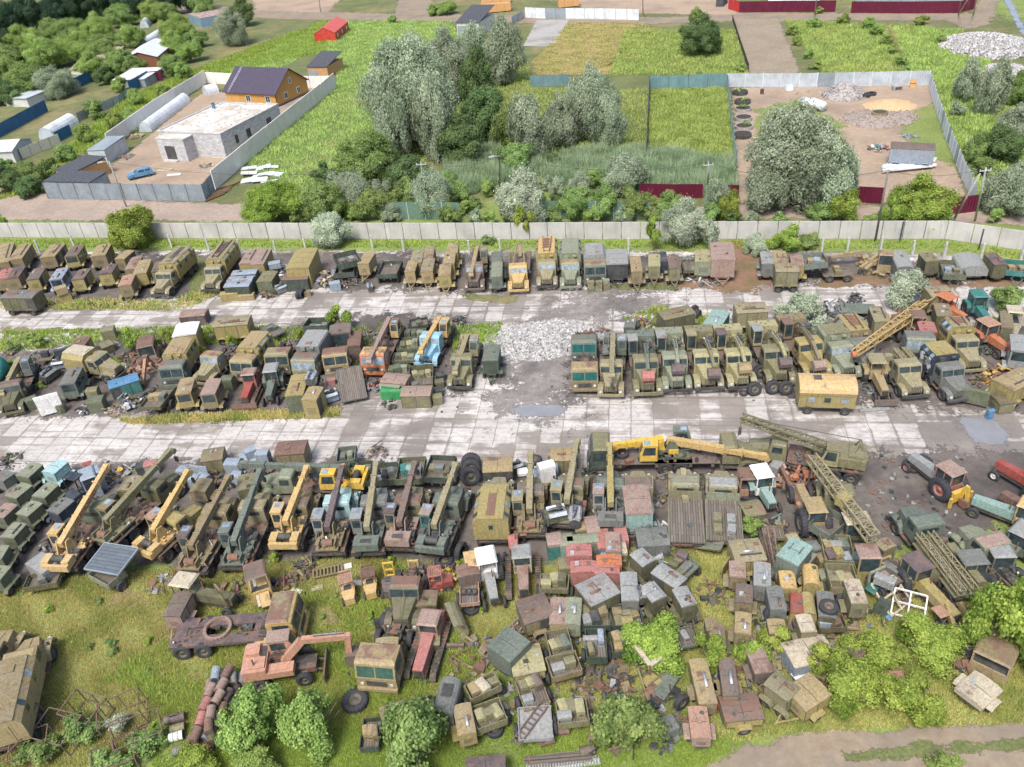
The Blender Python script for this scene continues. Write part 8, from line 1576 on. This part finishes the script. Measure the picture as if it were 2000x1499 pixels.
cb('cargo body with pink board and many cases below the askew plank body',(1642,1096),(1630,1044),54,1.5,.5,'olivel',('tan','greyl','greeng','purp','yelo','greyb'),'pink boarded cargo body',2,rust=.3);cb('tall sided cargo body with two cases and a low front',(1652,1148),(1638,1101),50,1.7,.65,'olivel',('olivel','lime','tan'),'tall sided cargo body',2);cb('olive open body with a glass pane frame',(1628,1226),(1618,1200),50,1.2,.4,'olive',('greyb','rust'),'pane frame body',0);cb('open olive body around the white rust patched box',(1560,1230),(1552,1208),40,1.2,.5,'olive',('purp',),'rust patched open body',0)
for x,y,c_,l in ((1563,1150,'olivel','upright olive locker between the mustard boxes'),(1606,1140,'greenp','pale green locker between round generator and cargo body'),(1640,1170,'rust','rusty locker with a tyre beside the cargo bodies'),(1545,1070,'lime','lime machine frame box behind the green van body'),(1585,1085,'grey','grey box right of the green van body'),(1604,1108,'tand','tan lid box beside the green van body locker')):crate(l,*G(x,y)[:2],0,(.8,.9,1.1),.1,c_,gJ)
tyre('tyre between the rusty locker and the olive box',1637,1178,.6,0,False,60,True);tyre('dark wheel under the pink boarded cargo body',1607,1100,.55,0,False,60,True);junk('blue barrel and iron scrap below the olive rust patched box',1700,1205,1.3,('dark','rustm','blue'),.7,24);junk('iron scrap behind the mustard round generator',1560,1120,1.2,('dark','rustm','olive'),.9,24);junk('dark wrecked motor under the white rust patched box',1612,1240,1.4,('dark','rustm','greyl'),.7,24)
J('teal grey tilted box with a broken open roof',(974,1277),(1011,1240),52,'greeng','greeng',ex='o',zt=2.3,panels=False,rust=.08,wheels=2);J('pale lime box with open front under the teal grey box',(999,1294),(1057,1282),1.9,'lime','lime',ex='h',zt=1.5,rust=.08);crate('small pink rusted box below the pale lime box',*G(1022,1325)[:2],0,(1.2,1.0,.9),.4,'pink',gJ)
cb('jeep sized cargo trailer with one wheel and a green hood',(1098,1278),(1086,1230),44,1.6,.55,'olivel',('lime','olivel','greeng'),'jeep sized trailer',2);cb('wooden cargo trailer filled with paper and rags',(1108,1316),(1094,1277),58,1.5,.45,'tand',('greyl','olivel'),'rag filled trailer',2);junk('crumpled paper and rags in the wooden cargo trailer',1103,1304,1.0,('greyl','pink','white'),1.35,40)
cb('grey plank trailer with three cases left of the ladder trailer',(1050,1380),(1030,1325),50,1.2,.15,'tand',('olivel','lime','brown','greyl'),'grey plank trailer',2,floor=PLANKX);cb('grey flat trailer with rusty ladder and glass shards',(1047,1443),(1043,1380),64,1.2,.2,'greyl',(),'',2,floor=plain('grey_sheet_floor',(.24,.24,.23)));p=G(1035,1415,1.1);T=E('rusty_ladder','dark rusty ladder rack lying in the grey flat trailer','ladder',p,.9);mb=MB().bx(-1.6,1.6,-.3,-.22,0,.08).bx(-1.6,1.6,.22,.3,0,.08)
for k in range(9):mb.bx(-1.5+k*.37,-1.42+k*.37,-.22,.22,.01,.07)
P('rungs',mb,pk('purp',.7),T);P('hooks',MB().bx(1.6,1.8,-.3,-.22,-.1,.08).bx(1.6,1.8,.22,.3,-.1,.08),RUSTM,T)
cb('olive cargo trailer with pale cases and grey rags',(1121,1410),(1114,1367),58,1.4,.5,'olivel',('lime','olivel','lime','greyl'),'pale case trailer',2);cb('upper olive cargo body with tan cases, part of a coupled pair',(950,1352),(935,1325),62,1.6,.5,'olivel',('tan','cream','olivel'),'upper coupled body',2);cb('lower olive cargo trailer of the coupled pair with spare wheel',(962,1414),(946,1372),58,1.5,.5,'olivel',('lime','olivel','lime'),'lower coupled trailer',2);tyre('spare wheel hung under the lower coupled trailer',966,1428,.55,.2,True,0,True)
J('tan generator box with white pipe at the bottom',(912,1432),(902,1378),30,'yelo','tan',ex='pwh',zt=1.9,rust=.15,wheels=2);bt('grey rounded bus carcass with broken side',(863,1388),(880,1324),36,2.2,'grey','grey',rnd=.4,ex='o',panels=False,name='bus_carcass',cat='vehicle wreck',rust=.2);truck('yellow brown heavy wheel loader with a green windscreen',(740,1352,.4),(752,1250,2.3),'tan','over','none',croof='tan',glass=plain('green_glass',(.05,.10,.08),.15),L=6.2,rust=.3,s=1.05);bt('yellow brown engine hood behind the loader cab',(752,1278),(756,1248),38,2.2,'tan','tan',ex='',panels=True,name='engine_hood',rust=.2)
crawler('faded red crawler tractor with a pale pink roof',(816,1352),(842,1268),'redp','salm','pink',None,5.4,2.2,.3,True,'crawler_tractor');junk('khaki skeleton of a digger undercarriage with pipes',935,1290,2.2,('tand','khaki','grey','rustm'),1.1,60,stretch=(.8,1.3));cb('gutted jeep frame with tan seats, left of the round bush',(720,1460),(728,1402),36,.9,.4,'greend',('tan','tan','tand'),'left jeep frame',0,rails=True);cb('gutted jeep frame with two tan seats beside the bus carcass',(833,1395),(826,1362),38,.9,.4,'greend',('tan','tan'),'right jeep frame',0,rails=True);loosecab('small khaki jeep hull above the round bush',(770,1400),(764,1374),48,1.1,'tand','tand',name='jeep_hull',rust=.2);tyre('big tyre with rusty rim lying in weeds at the bottom',695,1375,.85,0,True,0,True)
junk('large tangled heap of axles and springs in the foreground',1235,1365,3.2,('rustm','olive','dark','steel','tand'),1.2,130,stretch=(1.5,.8));junk('rusty pipe and axle tangle beside the pale case trailer',1180,1330,1.8,('rustm','dark','brown'),.8,44);cpx('grey green car panel lying slanted on the tangled heap',1297,1336,.5,(2.0,1.1,.15),50,'greeng',name='dented_sheet');cpx('mustard square sheet lying by the maple bush',1272,1330,.6,(1.0,.9,.06),35,'yelo',name='sheet_metal');tyre('wheel standing right of the tangled heap',1330,1382,.55,.3,False,30,True);crate('grey cabinet lying at the foot of the tangled heap',*G(1302,1432)[:2],0,(1.1,1.0,1.0),.3,'grey',gJ);junk('blue black motors at the foot of the tangled heap',1288,1442,1.1,('dark','navy','steel'),.6,30)
p=G(1270,1300,1.6);T=E('bent_channel','pale wooden L shaped beam caught in the maple bush','beam',p);P('long_leg',MB().bar((0,0,0),(-.7,1.5,.2),.3,.16),pk('cream',.1),T);P('short_leg',MB().bar((0,0,0),(1.3,.8,.1),.3,.16),pk('cream',.1),T);P('support',MB().cyl((0,0,-1.6),(0,0,0),.06,6),RUSTM,T)
J('long tan roofed box under the young maple',(1383,1372),(1363,1290),30,'tand','tan',ex='pw',zt=1.8,rust=.25);J('pink tan box with a side locker, lowest of the jumble',(1370,1440),(1362,1383),32,'pink','salm',ex='ch',zt=1.6,rust=.2);J('brown grey box behind the long tan roofed one',(1428,1358),(1418,1288),26,'tand','brown',ex='pw',zt=1.8,rust=.3);J('pink rusty box half hidden by the bright saplings',(1492,1312),(1474,1268),30,'brown','pink',ex='',zt=1.7,rust=.4);J('rust topped box with engine and mustard door',(1412,1385),(1482,1378),1.5,'yelo','brown',ex='o',zt=1.4,rust=.45);junk('engine with a tan cap on the rust topped box',1448,1375,.8,('tan','olive','steel'),2.0,26)
bt('olive trailer with white card and long drawbar to the upper left',(1550,1356),(1506,1325),36,1.9,'olivel','olivel',wheels=4,ex='p',bar=-1,rust=.08,group=gJ);J('mustard tan box right of the olive drawbar trailer',(1553,1366),(1600,1336),1.6,'yelo','tan',ex='',zt=1.8,wheels=2,bar=1,rust=.2);bt('pale blue wrecked car body with rusty roof in the saplings',(1540,1280),(1618,1262),1.7,1.4,'greyb','cream',ex='o',panels=False,rust=.35,name='car_wreck',cat='vehicle wreck');cb('small grey plank trailer beside the bright maples',(1618,1310),(1590,1298),44,.9,.1,'tand',('tand',),'small plank trailer',0);bt('long rust purple steel plate box sticking out of the bright maples',(1640,1300),(1690,1250),30,1.6,'brown','purp',ex='h',panels=False,rust=.6);loosecab('faded red car roof showing among the bright maples',(1752,1334),(1742,1310),36,1.5,'red','redp',rust=.2,name='car_wreck');cpx('small white sheet lying by the sapling',1562,1318,.4,(.9,.6,.1),20,'white',name='sheet_metal');crate('red bright case between the pink tan and tan boxes',*G(1398,1388)[:2],.4,(.7,.6,.6),.1,'red',gJ)
for i,(x,y,w_,f_) in enumerate(((1400,1262,24,1222),(1388,1230,20,1210))):J(['dark tan box left of the tan box in the sapling gap','small dark deck box behind the dark tan one'][i],(x+4,y),(x,f_),w_,'olive','tand',ex='pw' if i == 0 else '',zt=1.8)
cb('narrow grey trailer deck beside the sapling gap',(1345,1262),(1330,1226),38,1.1,.15,'greeng',('greyl',),'narrow grey trailer deck',2)
# ================================================================== MEADOW WRECKS, foreground left
truck('mustard van lorry at the left edge facing up right',(62,1240,1.7),(2,1390,3.1),'tan','ural','van','tan','tand',wins=2,cham=.4,rust=.1,L=8.4,lug=True);truck('second mustard lorry half cut by the left edge',(14,1224,1.7),(-60,1330,2.4),'tan','ural','none',L=7.4,rust=.12,lug=True)
cb('weathered open wooden cargo body lying in the grass at the left',(77,1143),(88,1117),62,1.1,.45,'olive',('grey',),'weathered cargo body',0,rails=True);cb('green cargo trailer with a slatted blue grey panel above it',(190,1132),(225,1104),60,1.3,.5,'greenp',(),'',2,floor=PLANKX,rust=.1);q=G(218,1092,1.9);T=E('slatted_panel','blue grey slatted panel tilted over the green cargo trailer','panel',q,-.45);T.rotation_euler=(.16,-.1,-.4);P('slats',MB().bx(-1.7,1.7,-1.2,1.2,0,.05),planks('blue_grey_slats',(.12,.15,.18),(.085,.105,.13),True,.3),T);P('frame',MB().bx(-1.75,1.75,-1.28,-1.2,-.05,.09).bx(-1.75,1.75,1.2,1.28,-.05,.09).bx(-1.78,-1.7,-1.2,1.2,-.05,.09).bx(1.7,1.78,-1.2,1.2,-.05,.09),FGREY,T)
bt('pink rust box trailer with drawbar alone in the meadow',(335,1203),(358,1159),30,2.0,'pink','brown',wheels=2,bar=1,ex='w',rust=.2);junk('small motors and a seat frame in the grass left of the wrecked loader',318,1142,1.1,('alu','rustm','steel'),.5,30);junk('wire and motor scrap under the tan crane rear',358,1130,1.2,('rustm','alu','olive'),.5,24)
tractor('wrecked olive wheel loader with a peeling roof',(462,1178,.8),(395,1168,.8),'olive','olivel','cream',L=4.8,rust=.35,open_=True);junk('olive iron around the wrecked olive loader',455,1160,1.7,('olive','tand','rustm'),.8,40);p=G(435,1182,.3);T=E('window_frame','pale door frame leaning on the wrecked olive loader','door frame',p,-.9);mb=MB()
for a,b in (((0,0,0),(0,0,2.2)),((0,0,2.2),(1.1,0,2.4)),((1.1,0,2.4),(1.1,0,.3)),((1.1,0,.3),(0,0,0)),((0,0,1.1),(1.1,0,1.3))):mb.bar(a,b,.11)
P('frame',mb,pk('tand',.2),T);P('hinge',MB().bx(-.08,.08,-.05,.05,.4,.6),RUSTM,T)
loosecab('open yellow cab frame on the loader arm',(500,1130),(494,1098),38,2.7,'yel','brown',rust=.4,name='loader_cab');p0,p1=G(522,1186,.5),G(507,1120,1.7);T=E('detached_boom','yellow and brown loader arm reaching to the chassis','loader arm',p0);P('arm',MB().bar((0,0,0),p1-p0,.7,.35),pk('yel',.4),T);P('plate',MB().bar((-.5,0,.05),p1-p0+Vector((-.5,0,.05)),.2,.3),pk('cream',.3),T);junk('pipes and motor beside the yellow loader arm',540,1150,1.3,('rustm','steel','redp','dark'),.8,40)
T,c,hd,L=truck('stripped brown crane chassis with ring gear and yellow gutted cab',(597,1232,.4),(378,1245,.7),'yel','over','none',L=9.0,rust=.45,croof='khaki',s=1.1);P('deck_plate',MB().bx(-L/2+.1,L/2-2.6,-1.15,-.35,1.0,1.2).bx(-L/2+.1,L/2-2.6,.35,1.15,1.0,1.2).bx(-L/2+.2,-L/2+1.0,-.35,.35,1.0,1.18).bx(L/2-3.4,L/2-2.7,-.35,.35,1.0,1.18),pk('purp',.7),T)
rg=MB()
for k in range(24):a0,a1=2*PI*k/24,2*PI*(k+1)/24;rg.bar((-1.4+.85*cos(a0),.85*sin(a0),1.32),(-1.4+.85*cos(a1),.85*sin(a1),1.32),.22,.2)
P('ring_gear',rg,pk('pink',.8),T)
cpx('loose yellow cab door standing by the orange excavator',522,1250,.1,(1.6,.9,1.1),25,'yel',name='cab_door')
a=G(508,1338);T=E('wheeled_excavator','salmon orange wheeled excavator with arm and bucket to the right','excavator',(a.x+1.6,a.y+.6,0),.06);om=paint((.43,.23,.155),.25)
P('chassis',MB().bx(-2.0,2.3,-.55,.55,.6,1.05).bx(-1.5,-1.1,-1.0,1.0,.5,.8).bx(1.3,1.7,-1.0,1.0,.5,.8),CHASS,T)
for x in (-1.3,1.5):
 for q in (-1,1):wheel(T,x,q*1.0,.55,None,None,1.1,'wheel',True)
P('turntable',MB().cyl((-.4,0,1.05),(-.4,0,1.25),.7,14),DARK,T)
P('house',MB().bx(-2.3,-.7,-1.15,1.15,1.25,2.1).bx(-.7,1.0,-1.15,-.35,1.25,1.75).bx(-.7,.9,.35,1.15,1.25,1.8),om,T);P('engine_cover',MB().bx(-2.1,-1.2,.1,1.0,2.1,2.4).bx(-1.9,-.8,-.9,0,2.1,2.18),om,T);P('exhaust_pipe',MB().cyl((-1.5,-.6,2.1),(-1.5,-.6,2.7),.06,6),RUSTM,T);P('open_bay',MB().bx(-1.15,-.75,-.9,.9,2.101,2.12),DARK,T)
oc=P('operator_cab',MB().pry([(-.6,1.75),(-.6,3.0),(.75,3.0),(1.05,2.3),(1.05,1.75)],.3,1.2),om,T);P('cab_roof',MB().bx(-.65,.85,.25,1.25,3.0,3.08),pk('pink',.3),oc);win(oc,[(-.45,.29,2.2),(.5,.29,2.2),(.5,.29,2.85),(-.45,.29,2.85)],None,'side_window');win(oc,[(1.06,.4,2.32),(1.06,1.1,2.32),(.8,1.1,2.95),(.8,.4,2.95)],None,'front_window');win(oc,[(-.45,1.21,2.2),(.5,1.21,2.2),(.5,1.21,2.85),(-.45,1.21,2.85)],None,'side_window')
bm_=P('boom',MB().bar((.3,-.1,1.6),(1.8,-.1,3.3),.38,.5).bar((1.8,-.1,3.3),(4.6,-.1,3.1),.34,.42),om,T);P('stick',MB().bar((4.75,-.1,3.25),(4.55,-.1,1.55),.3,.4),om,bm_);P('lift_cylinder',MB().cyl((.8,.15,1.5),(2.0,.15,2.9),.09,8).cyl((2.6,-.1,3.6),(4.5,-.1,3.45),.08,8),STEEL,bm_);P('bucket',MB().pry([(4.3,1.6),(5.1,1.5),(5.25,.9),(4.9,.4),(4.4,.55),(4.2,1.1)],-.55,.35),pk('brown',.7),bm_)
P('dozer_blade',MB().bx(2.75,2.85,-1.25,1.25,.15,.85).bar((2.2,-.4,.7),(2.8,-.4,.5),.12).bar((2.2,.4,.7),(2.8,.4,.5),.12),pk('brown',.7),T);P('hoses',MB().tube([(-.6,-.2,2.0),(-.1,-.1,2.4),(.3,0,2.1),(.5,.1,1.7)],.05).tube([(-.6,0,2.0),(0,.1,2.5),(.4,0,2.0)],.05),DARK,T)
forklift('leftmost forklift with a salmon slatted guard and open seat',(681,1163),(672,1122),'salm',True,'yelp');forklift('forklift with rusty slatted guard and yellow counterweight',(724,1156),(716,1106),'rust',True,'yel');forklift('forklift without guard, with a purple brown counterweight',(758,1152),(757,1102),'yelb',False,'purp',mast=True);forklift('bare yellow forklift with its mast laid flat behind',(806,1146),(806,1100),'yel',False,'yelp');forklift('dark red forklift lying on its side',(868,1130),(842,1118),'redp',True,'red',mast=False)
junk('bright yellow mast parts right of the dark red forklift',872,1135,1.1,('yel','yelb','yelp'),1.2,24);junk('yellow frame pieces with chains by the standing tyres',890,1118,.9,('yelb','yel','dark'),1.2,18);loosecab('tall yellow forklift frame with an empty window',(926,1108),(920,1076),30,2.2,'yel','yelp',rust=.2,name='forklift_wreck');tyre('tyre standing in weeds below the green crane rear',868,1100,.7,0,True);tyre('dark tyre behind the tall yellow frame',902,1088,.7,0,False,60)
cb('rusty forklift deck carrying three small tyres',(917,1178),(916,1128),36,1.3,.25,'salm',(),'',2);bt('grey roofed rusty cabin on the rusty forklift deck',(915,1122),(911,1104),36,2.2,'brown','greyl',ex='',panels=False,name='forklift_cabin',rust=.5)
for i,x in enumerate((906,916,926)):tyre('small wheel lying on the rusty forklift deck',x,1158,.28,1.1,True,0,True,'small wheels on the rusty forklift deck',lug=False)
tyre('white rimmed tyre lying before the rusty forklift deck',921,1192,.6,0,True,0,True);junk('olive tracked undercarriage wreck lying by the lattice ladder',593,1118,1.4,('olive','tand','rustm','dark'),.9,60,'undercarriage_wreck','scrap heap',(.7,1.2));p0,p1=G(612,1122,.3),G(668,1110,.3);T=E('lattice_ladder','olive rusty ladder track lying in the grass','ladder',p0);d=p1-p0;sd=Vector((-d.y,d.x,0)).normalized()*.4;mb=MB().bar(sd,d+sd,.1).bar(-sd,d-sd,.1)
for k in range(9):mb.bar(d*(k/8)+sd,d*(k/8)-sd,.12)
P('rungs',mb,pk('tand',.6),T);P('rail',MB().bar(sd*1.3,d+sd*1.3,.06),RUSTM,T)
for x,y,l in ((578,1155,'white board lying in the grass below the tracked undercarriage'),(619,1148,'cream board lying in the grass left of the forklifts'),(676,1106,'pale board leaning at the end of the ladder track'),(697,1138,'pale oval plate between the first two forklifts'),(750,1218,'white lump beside the camouflage wreck')):cpx(l,x,y,.05,(.8,.5,.06),RU(-30,30),'cream' if 'cream' in l else 'white',name='board',rust=0)
truck('camouflage brown wreck of a bonneted lorry in the grass',(786,1238,.4),(797,1160,1.2),'olive','ural','none',croof='brown',L=5.6,rust=.55,lug=True);bt('camouflage mudguard sheet right of the wreck cab',(832,1182),(836,1156),34,1.5,'olive','olivel',ex='',panels=False,rust=.5);cpx('black steel plate standing in the grass',747,1208,.05,(1.3,.08,1.1),-5,'dark',name='steel_plate',rust=0)
bt('olive engine housing with latches before the curved bucket',(824,1240),(858,1238),1.6,1.1,'olive','olivel',ex='p',rust=.15);q=G(886,1235);T=E('loader_bucket','curved olive loader bucket standing on end','bucket',q,.3);arc=[(.9*cos(a_),.95+.9*sin(a_)) for a_ in np.linspace(-1.5,1.7,9)];P('shell',MB().pry(arc+[(x*.92,.95+(z-.95)*.92) for x,z in arc[::-1]],-1.1,1.1),pk('olivel',.35),T);P('cheek',MB().pry(arc,1.1,1.13),pk('olive',.4),T)
cpx('long rust brown dozer blade lying before the engine housing',860,1258,.02,(3.2,.25,.55),-5,'brown',name='dozer_blade',rust=.6);junk('yellow pivot arms above the curved bucket',878,1205,1.0,('yel','rustm','dark'),1.1,18)
gF='rusty steel box frames in the bottom left corner'
for i,(x,y,w_,d_,h_,rz) in enumerate(((178,1402,2.4,1.8,1.5,-.4),(128,1440,2.6,2.0,1.4,-.35),(250,1408,2.6,1.9,1.5,.35),(275,1450,2.8,1.8,1.5,.45),(40,1432,3.0,2.0,1.6,-.15),(22,1472,2.6,2.2,1.3,-.5),(70,1472,2.2,1.8,1.2,.3),(232,1500,2.4,1.9,1.3,.4))):
 q=G(x,y);T=E('storage_rack',['rusty box frame nearest the meadow','rusty box frame tilted left of the silvery bush','rusty box frame right of the silvery bush','rusty box frame closest to the barrels','wide rusty frame beside the mustard van lorry','pale yellow rusty frame in the corner','small rusty frame in front of the corner','low rusty frame at the bottom edge'][i],'steel frame',q,rz,gF);T.rotation_euler=(RU(-.12,.12),RU(-.12,.12),rz);mb=MB();vs=[(sx*w_/2,sy*d_/2) for sx,sy in ((-1,-1),(1,-1),(1,1),(-1,1))]
 for k in range(4):
  a_,b_=vs[k],vs[(k+1) % 4];mb.bar((*a_,h_),(*b_,h_),.06).bar((*a_,.1),(*b_,.1),.06)
 P('hoops',mb,pk('brown',.8),T);mb=MB()
 for k in range(4):a_,b_=vs[k],vs[(k+1) % 4];mb.bar((*a_,0),(*a_,h_),.06).bar(((a_[0]+b_[0])/2,(a_[1]+b_[1])/2,0),((a_[0]+b_[0])/2,(a_[1]+b_[1])/2,h_),.05)
 P('uprights',mb,pk('brown',.8),T)
def barrel(label,p,axis,col,group='stack of old oil barrels',band=None):
 T=E('oil_barrel',label,'barrel',p,0,group);a_=Vector(axis).normalized()*.44;m=pk(col,.4)
 P('shell',MB().cyl(-a_,a_,.29,14),m,T,False);hp=MB()
 for k in (-.98,-.33,.33,.98):hp.cyl(a_*(k-.025),a_*(k+.025),.305,14)
 P('hoops',hp,band and pk(band,.2) or m,T);P('lid',MB().cyl(a_*1.0,a_*1.012,.25,12).cyl(-a_*1.012,-a_,.25,12),pk(R.choice(('rust','greyl','brown','dark')),.3),T)
cols_=['rust','pink','brown','redp','rust','greyb','red','purp','pink','tan','greyl','olive'];cn=0
b0,b1=G(372,1462),G(402,1375);ux=Vector((1,.06,0));dv=(b1-b0).normalized();sv=Vector((dv.y,-dv.x,0))
for row in range(5):
 for lay in range(3):
  for k in range(4-lay):
   dj=(dv+Vector((RU(-.3,.3),RU(-.3,.3),RU(-.12,.12))));pos=b0+dv*(1.03*row+.1+RU(-.16,.16)+.4*(k % 2))+sv*(RU(-.1,.1)+k*.6+lay*.3+.1)+Vector((0,0,.3+lay*.52));c_=R.choice(cols_);cn += 1
   barrel('%s oil barrel lying in the barrel stack at the bottom left' % CNAME[c_],pos,dj,c_)
for x,y,c_,l in ((350,1408,'purp','left of two rusty barrels in a line beside the stack'),(338,1410,'brown','rusty barrel lying farthest left of the stack'),(350,1428,'olivel','olive barrel lying left of the stack'),(347,1444,'white','white barrel with black bands left of the stack'),(355,1470,'grey','grey barrel at the foot of the stack')):q=G(x,y);barrel(l,q+Vector((0,0,.3)),(1,.2,0),c_,None,'dark' if c_ == 'white' else None)
q=G(1069,1452);barrel('rusty oil drum lying before the grey flat trailer',q+Vector((0,0,.3)),(1,.15,0),'rust',None);q=G(1147,1472);barrel('rusty oil drum lying at the end of the plank pile',q+Vector((0,0,.3)),(1,.1,0),'brown',None);q=G(1098,1432);barrel('rusty gas cylinder between the two cargo trailers',q+Vector((0,0,.3)),(1,.0,0),'rust',None)
for i in range(5):q=G(1085+i*3,1478+i*4);T=E('plank','old weathered plank in the pile beside the rusty drum','plank',(q.x,q.y,.08+.05*(i % 2)),.05*RU(-1,1),'pile of weathered planks');P('board',MB().bx(-1.9,1.9,-.12,.12,0,.1),PLANKX,T);P('nail_strip',MB().bx(-1.7,-1.6,-.121,.121,-.01,.11),RUSTM,T)
q=G(1100,1497);T=E('radiator_row','row of white ribbed radiator sections at the bottom edge','radiator',q,.03);P('ribs',MB().bx(-2.2,2.2,-.2,.2,0,.1),FWHITE,T);rb=MB()
for k in range(26):rb.bx(-2.15+k*.17,-2.07+k*.17,-.3,.3,.1,.2)
P('fins',rb,pk('greyl',.2),T)
bt('pink roofed box corner at the bottom edge',(912,1512),(985,1506),1.8,1.5,'pink','purp',ex='',panels=False,rust=.3)
for gx,(lab,pts_) in enumerate((('low heap of mixed scrap iron filling a gap in the left vehicle block',((20,690),(60,700),(100,700),(150,770),(210,715),(250,700),(330,720),(330,790),(380,700),(420,700),(520,745),(560,770),(640,700),(700,690),(720,660),(860,690),(40,730),(60,760),(180,740),(240,775),(270,690),(310,690),(350,735),(430,660),(440,730),(500,700),(540,690),(585,720),(635,745),(690,700),(710,740),(780,690),(800,735))),
  ('low heap of mixed scrap iron filling a gap between the rear view cranes',((250,1010),(330,1040),(420,1060),(510,1040),(600,1050),(690,1060),(760,1060),(830,1060),(540,985),(460,990),(300,960),(350,945),(410,945),(500,935),(560,945),(620,930),(330,1000),(420,1000),(580,1010),(660,1000),(150,1060),(200,1000),(180,970),(870,990),(900,970),(1080,960),(1160,930),(1310,935),(1370,945),(640,980),(720,985),(1150,990),(1230,1020),(1290,980),(1380,1020))),
  ('low heap of mixed scrap iron filling a gap in the foreground jumble',((1100,1165),(1200,1160),(1250,1140),(1150,1240),(1260,1240),(1060,1260),(1020,1240),(1330,1210),(1400,1160),(1470,1165),(1535,1175),(1600,1170),(1640,1220),(1690,1120),(1500,1220),(1070,1340),(1000,1370),(1140,1350),(1330,1420),(1420,1330),(1460,1340),(1530,1300),(1600,1340),(1800,1240),(1770,1160),(1830,1260))),
  ('low heap of mixed scrap iron filling a gap in the right vehicle block',((1640,660),(1690,620),(1740,660),(1760,700),(1820,640),(1840,690),(1920,690),(1940,660),(1700,760),(1500,640),(1290,640),(1220,660))))):
 for x,y in pts_:junk(lab,x,y,RU(.8,1.5),R.sample(('steel','rustm','dark','olive','grey','tand','greyl','greeng'),4),RU(.4,.9),34,group='gap filling scrap %d' % (gx+1))
lit={c_:MB() for c_ in ('greyl','rust','dark')}
for i in range(520):
 if i < 330:q=G(RU(-50,2050),R.choice((RU(600,810),RU(890,1100),RU(905,1060))))
 else:q=G(RU(1640,1880),RU(890,1080))
 s=RU(.08,.38);lit[R.choice(tuple(lit))].box((q.x,q.y,.06),(s,s*RU(.25,1),s*.3),(RU(-.2,.2),RU(-.2,.2),RU(0,3)))
for c_,l in (('greyl','pale scraps and litter strewn over the yard ground'),('rust','rusty iron crumbs strewn over the yard ground'),('dark','dark rubber and iron bits strewn over the yard ground')):tag(P('litter',lit[c_],pk(c_,.3)),l,'litter',None,'stuff')
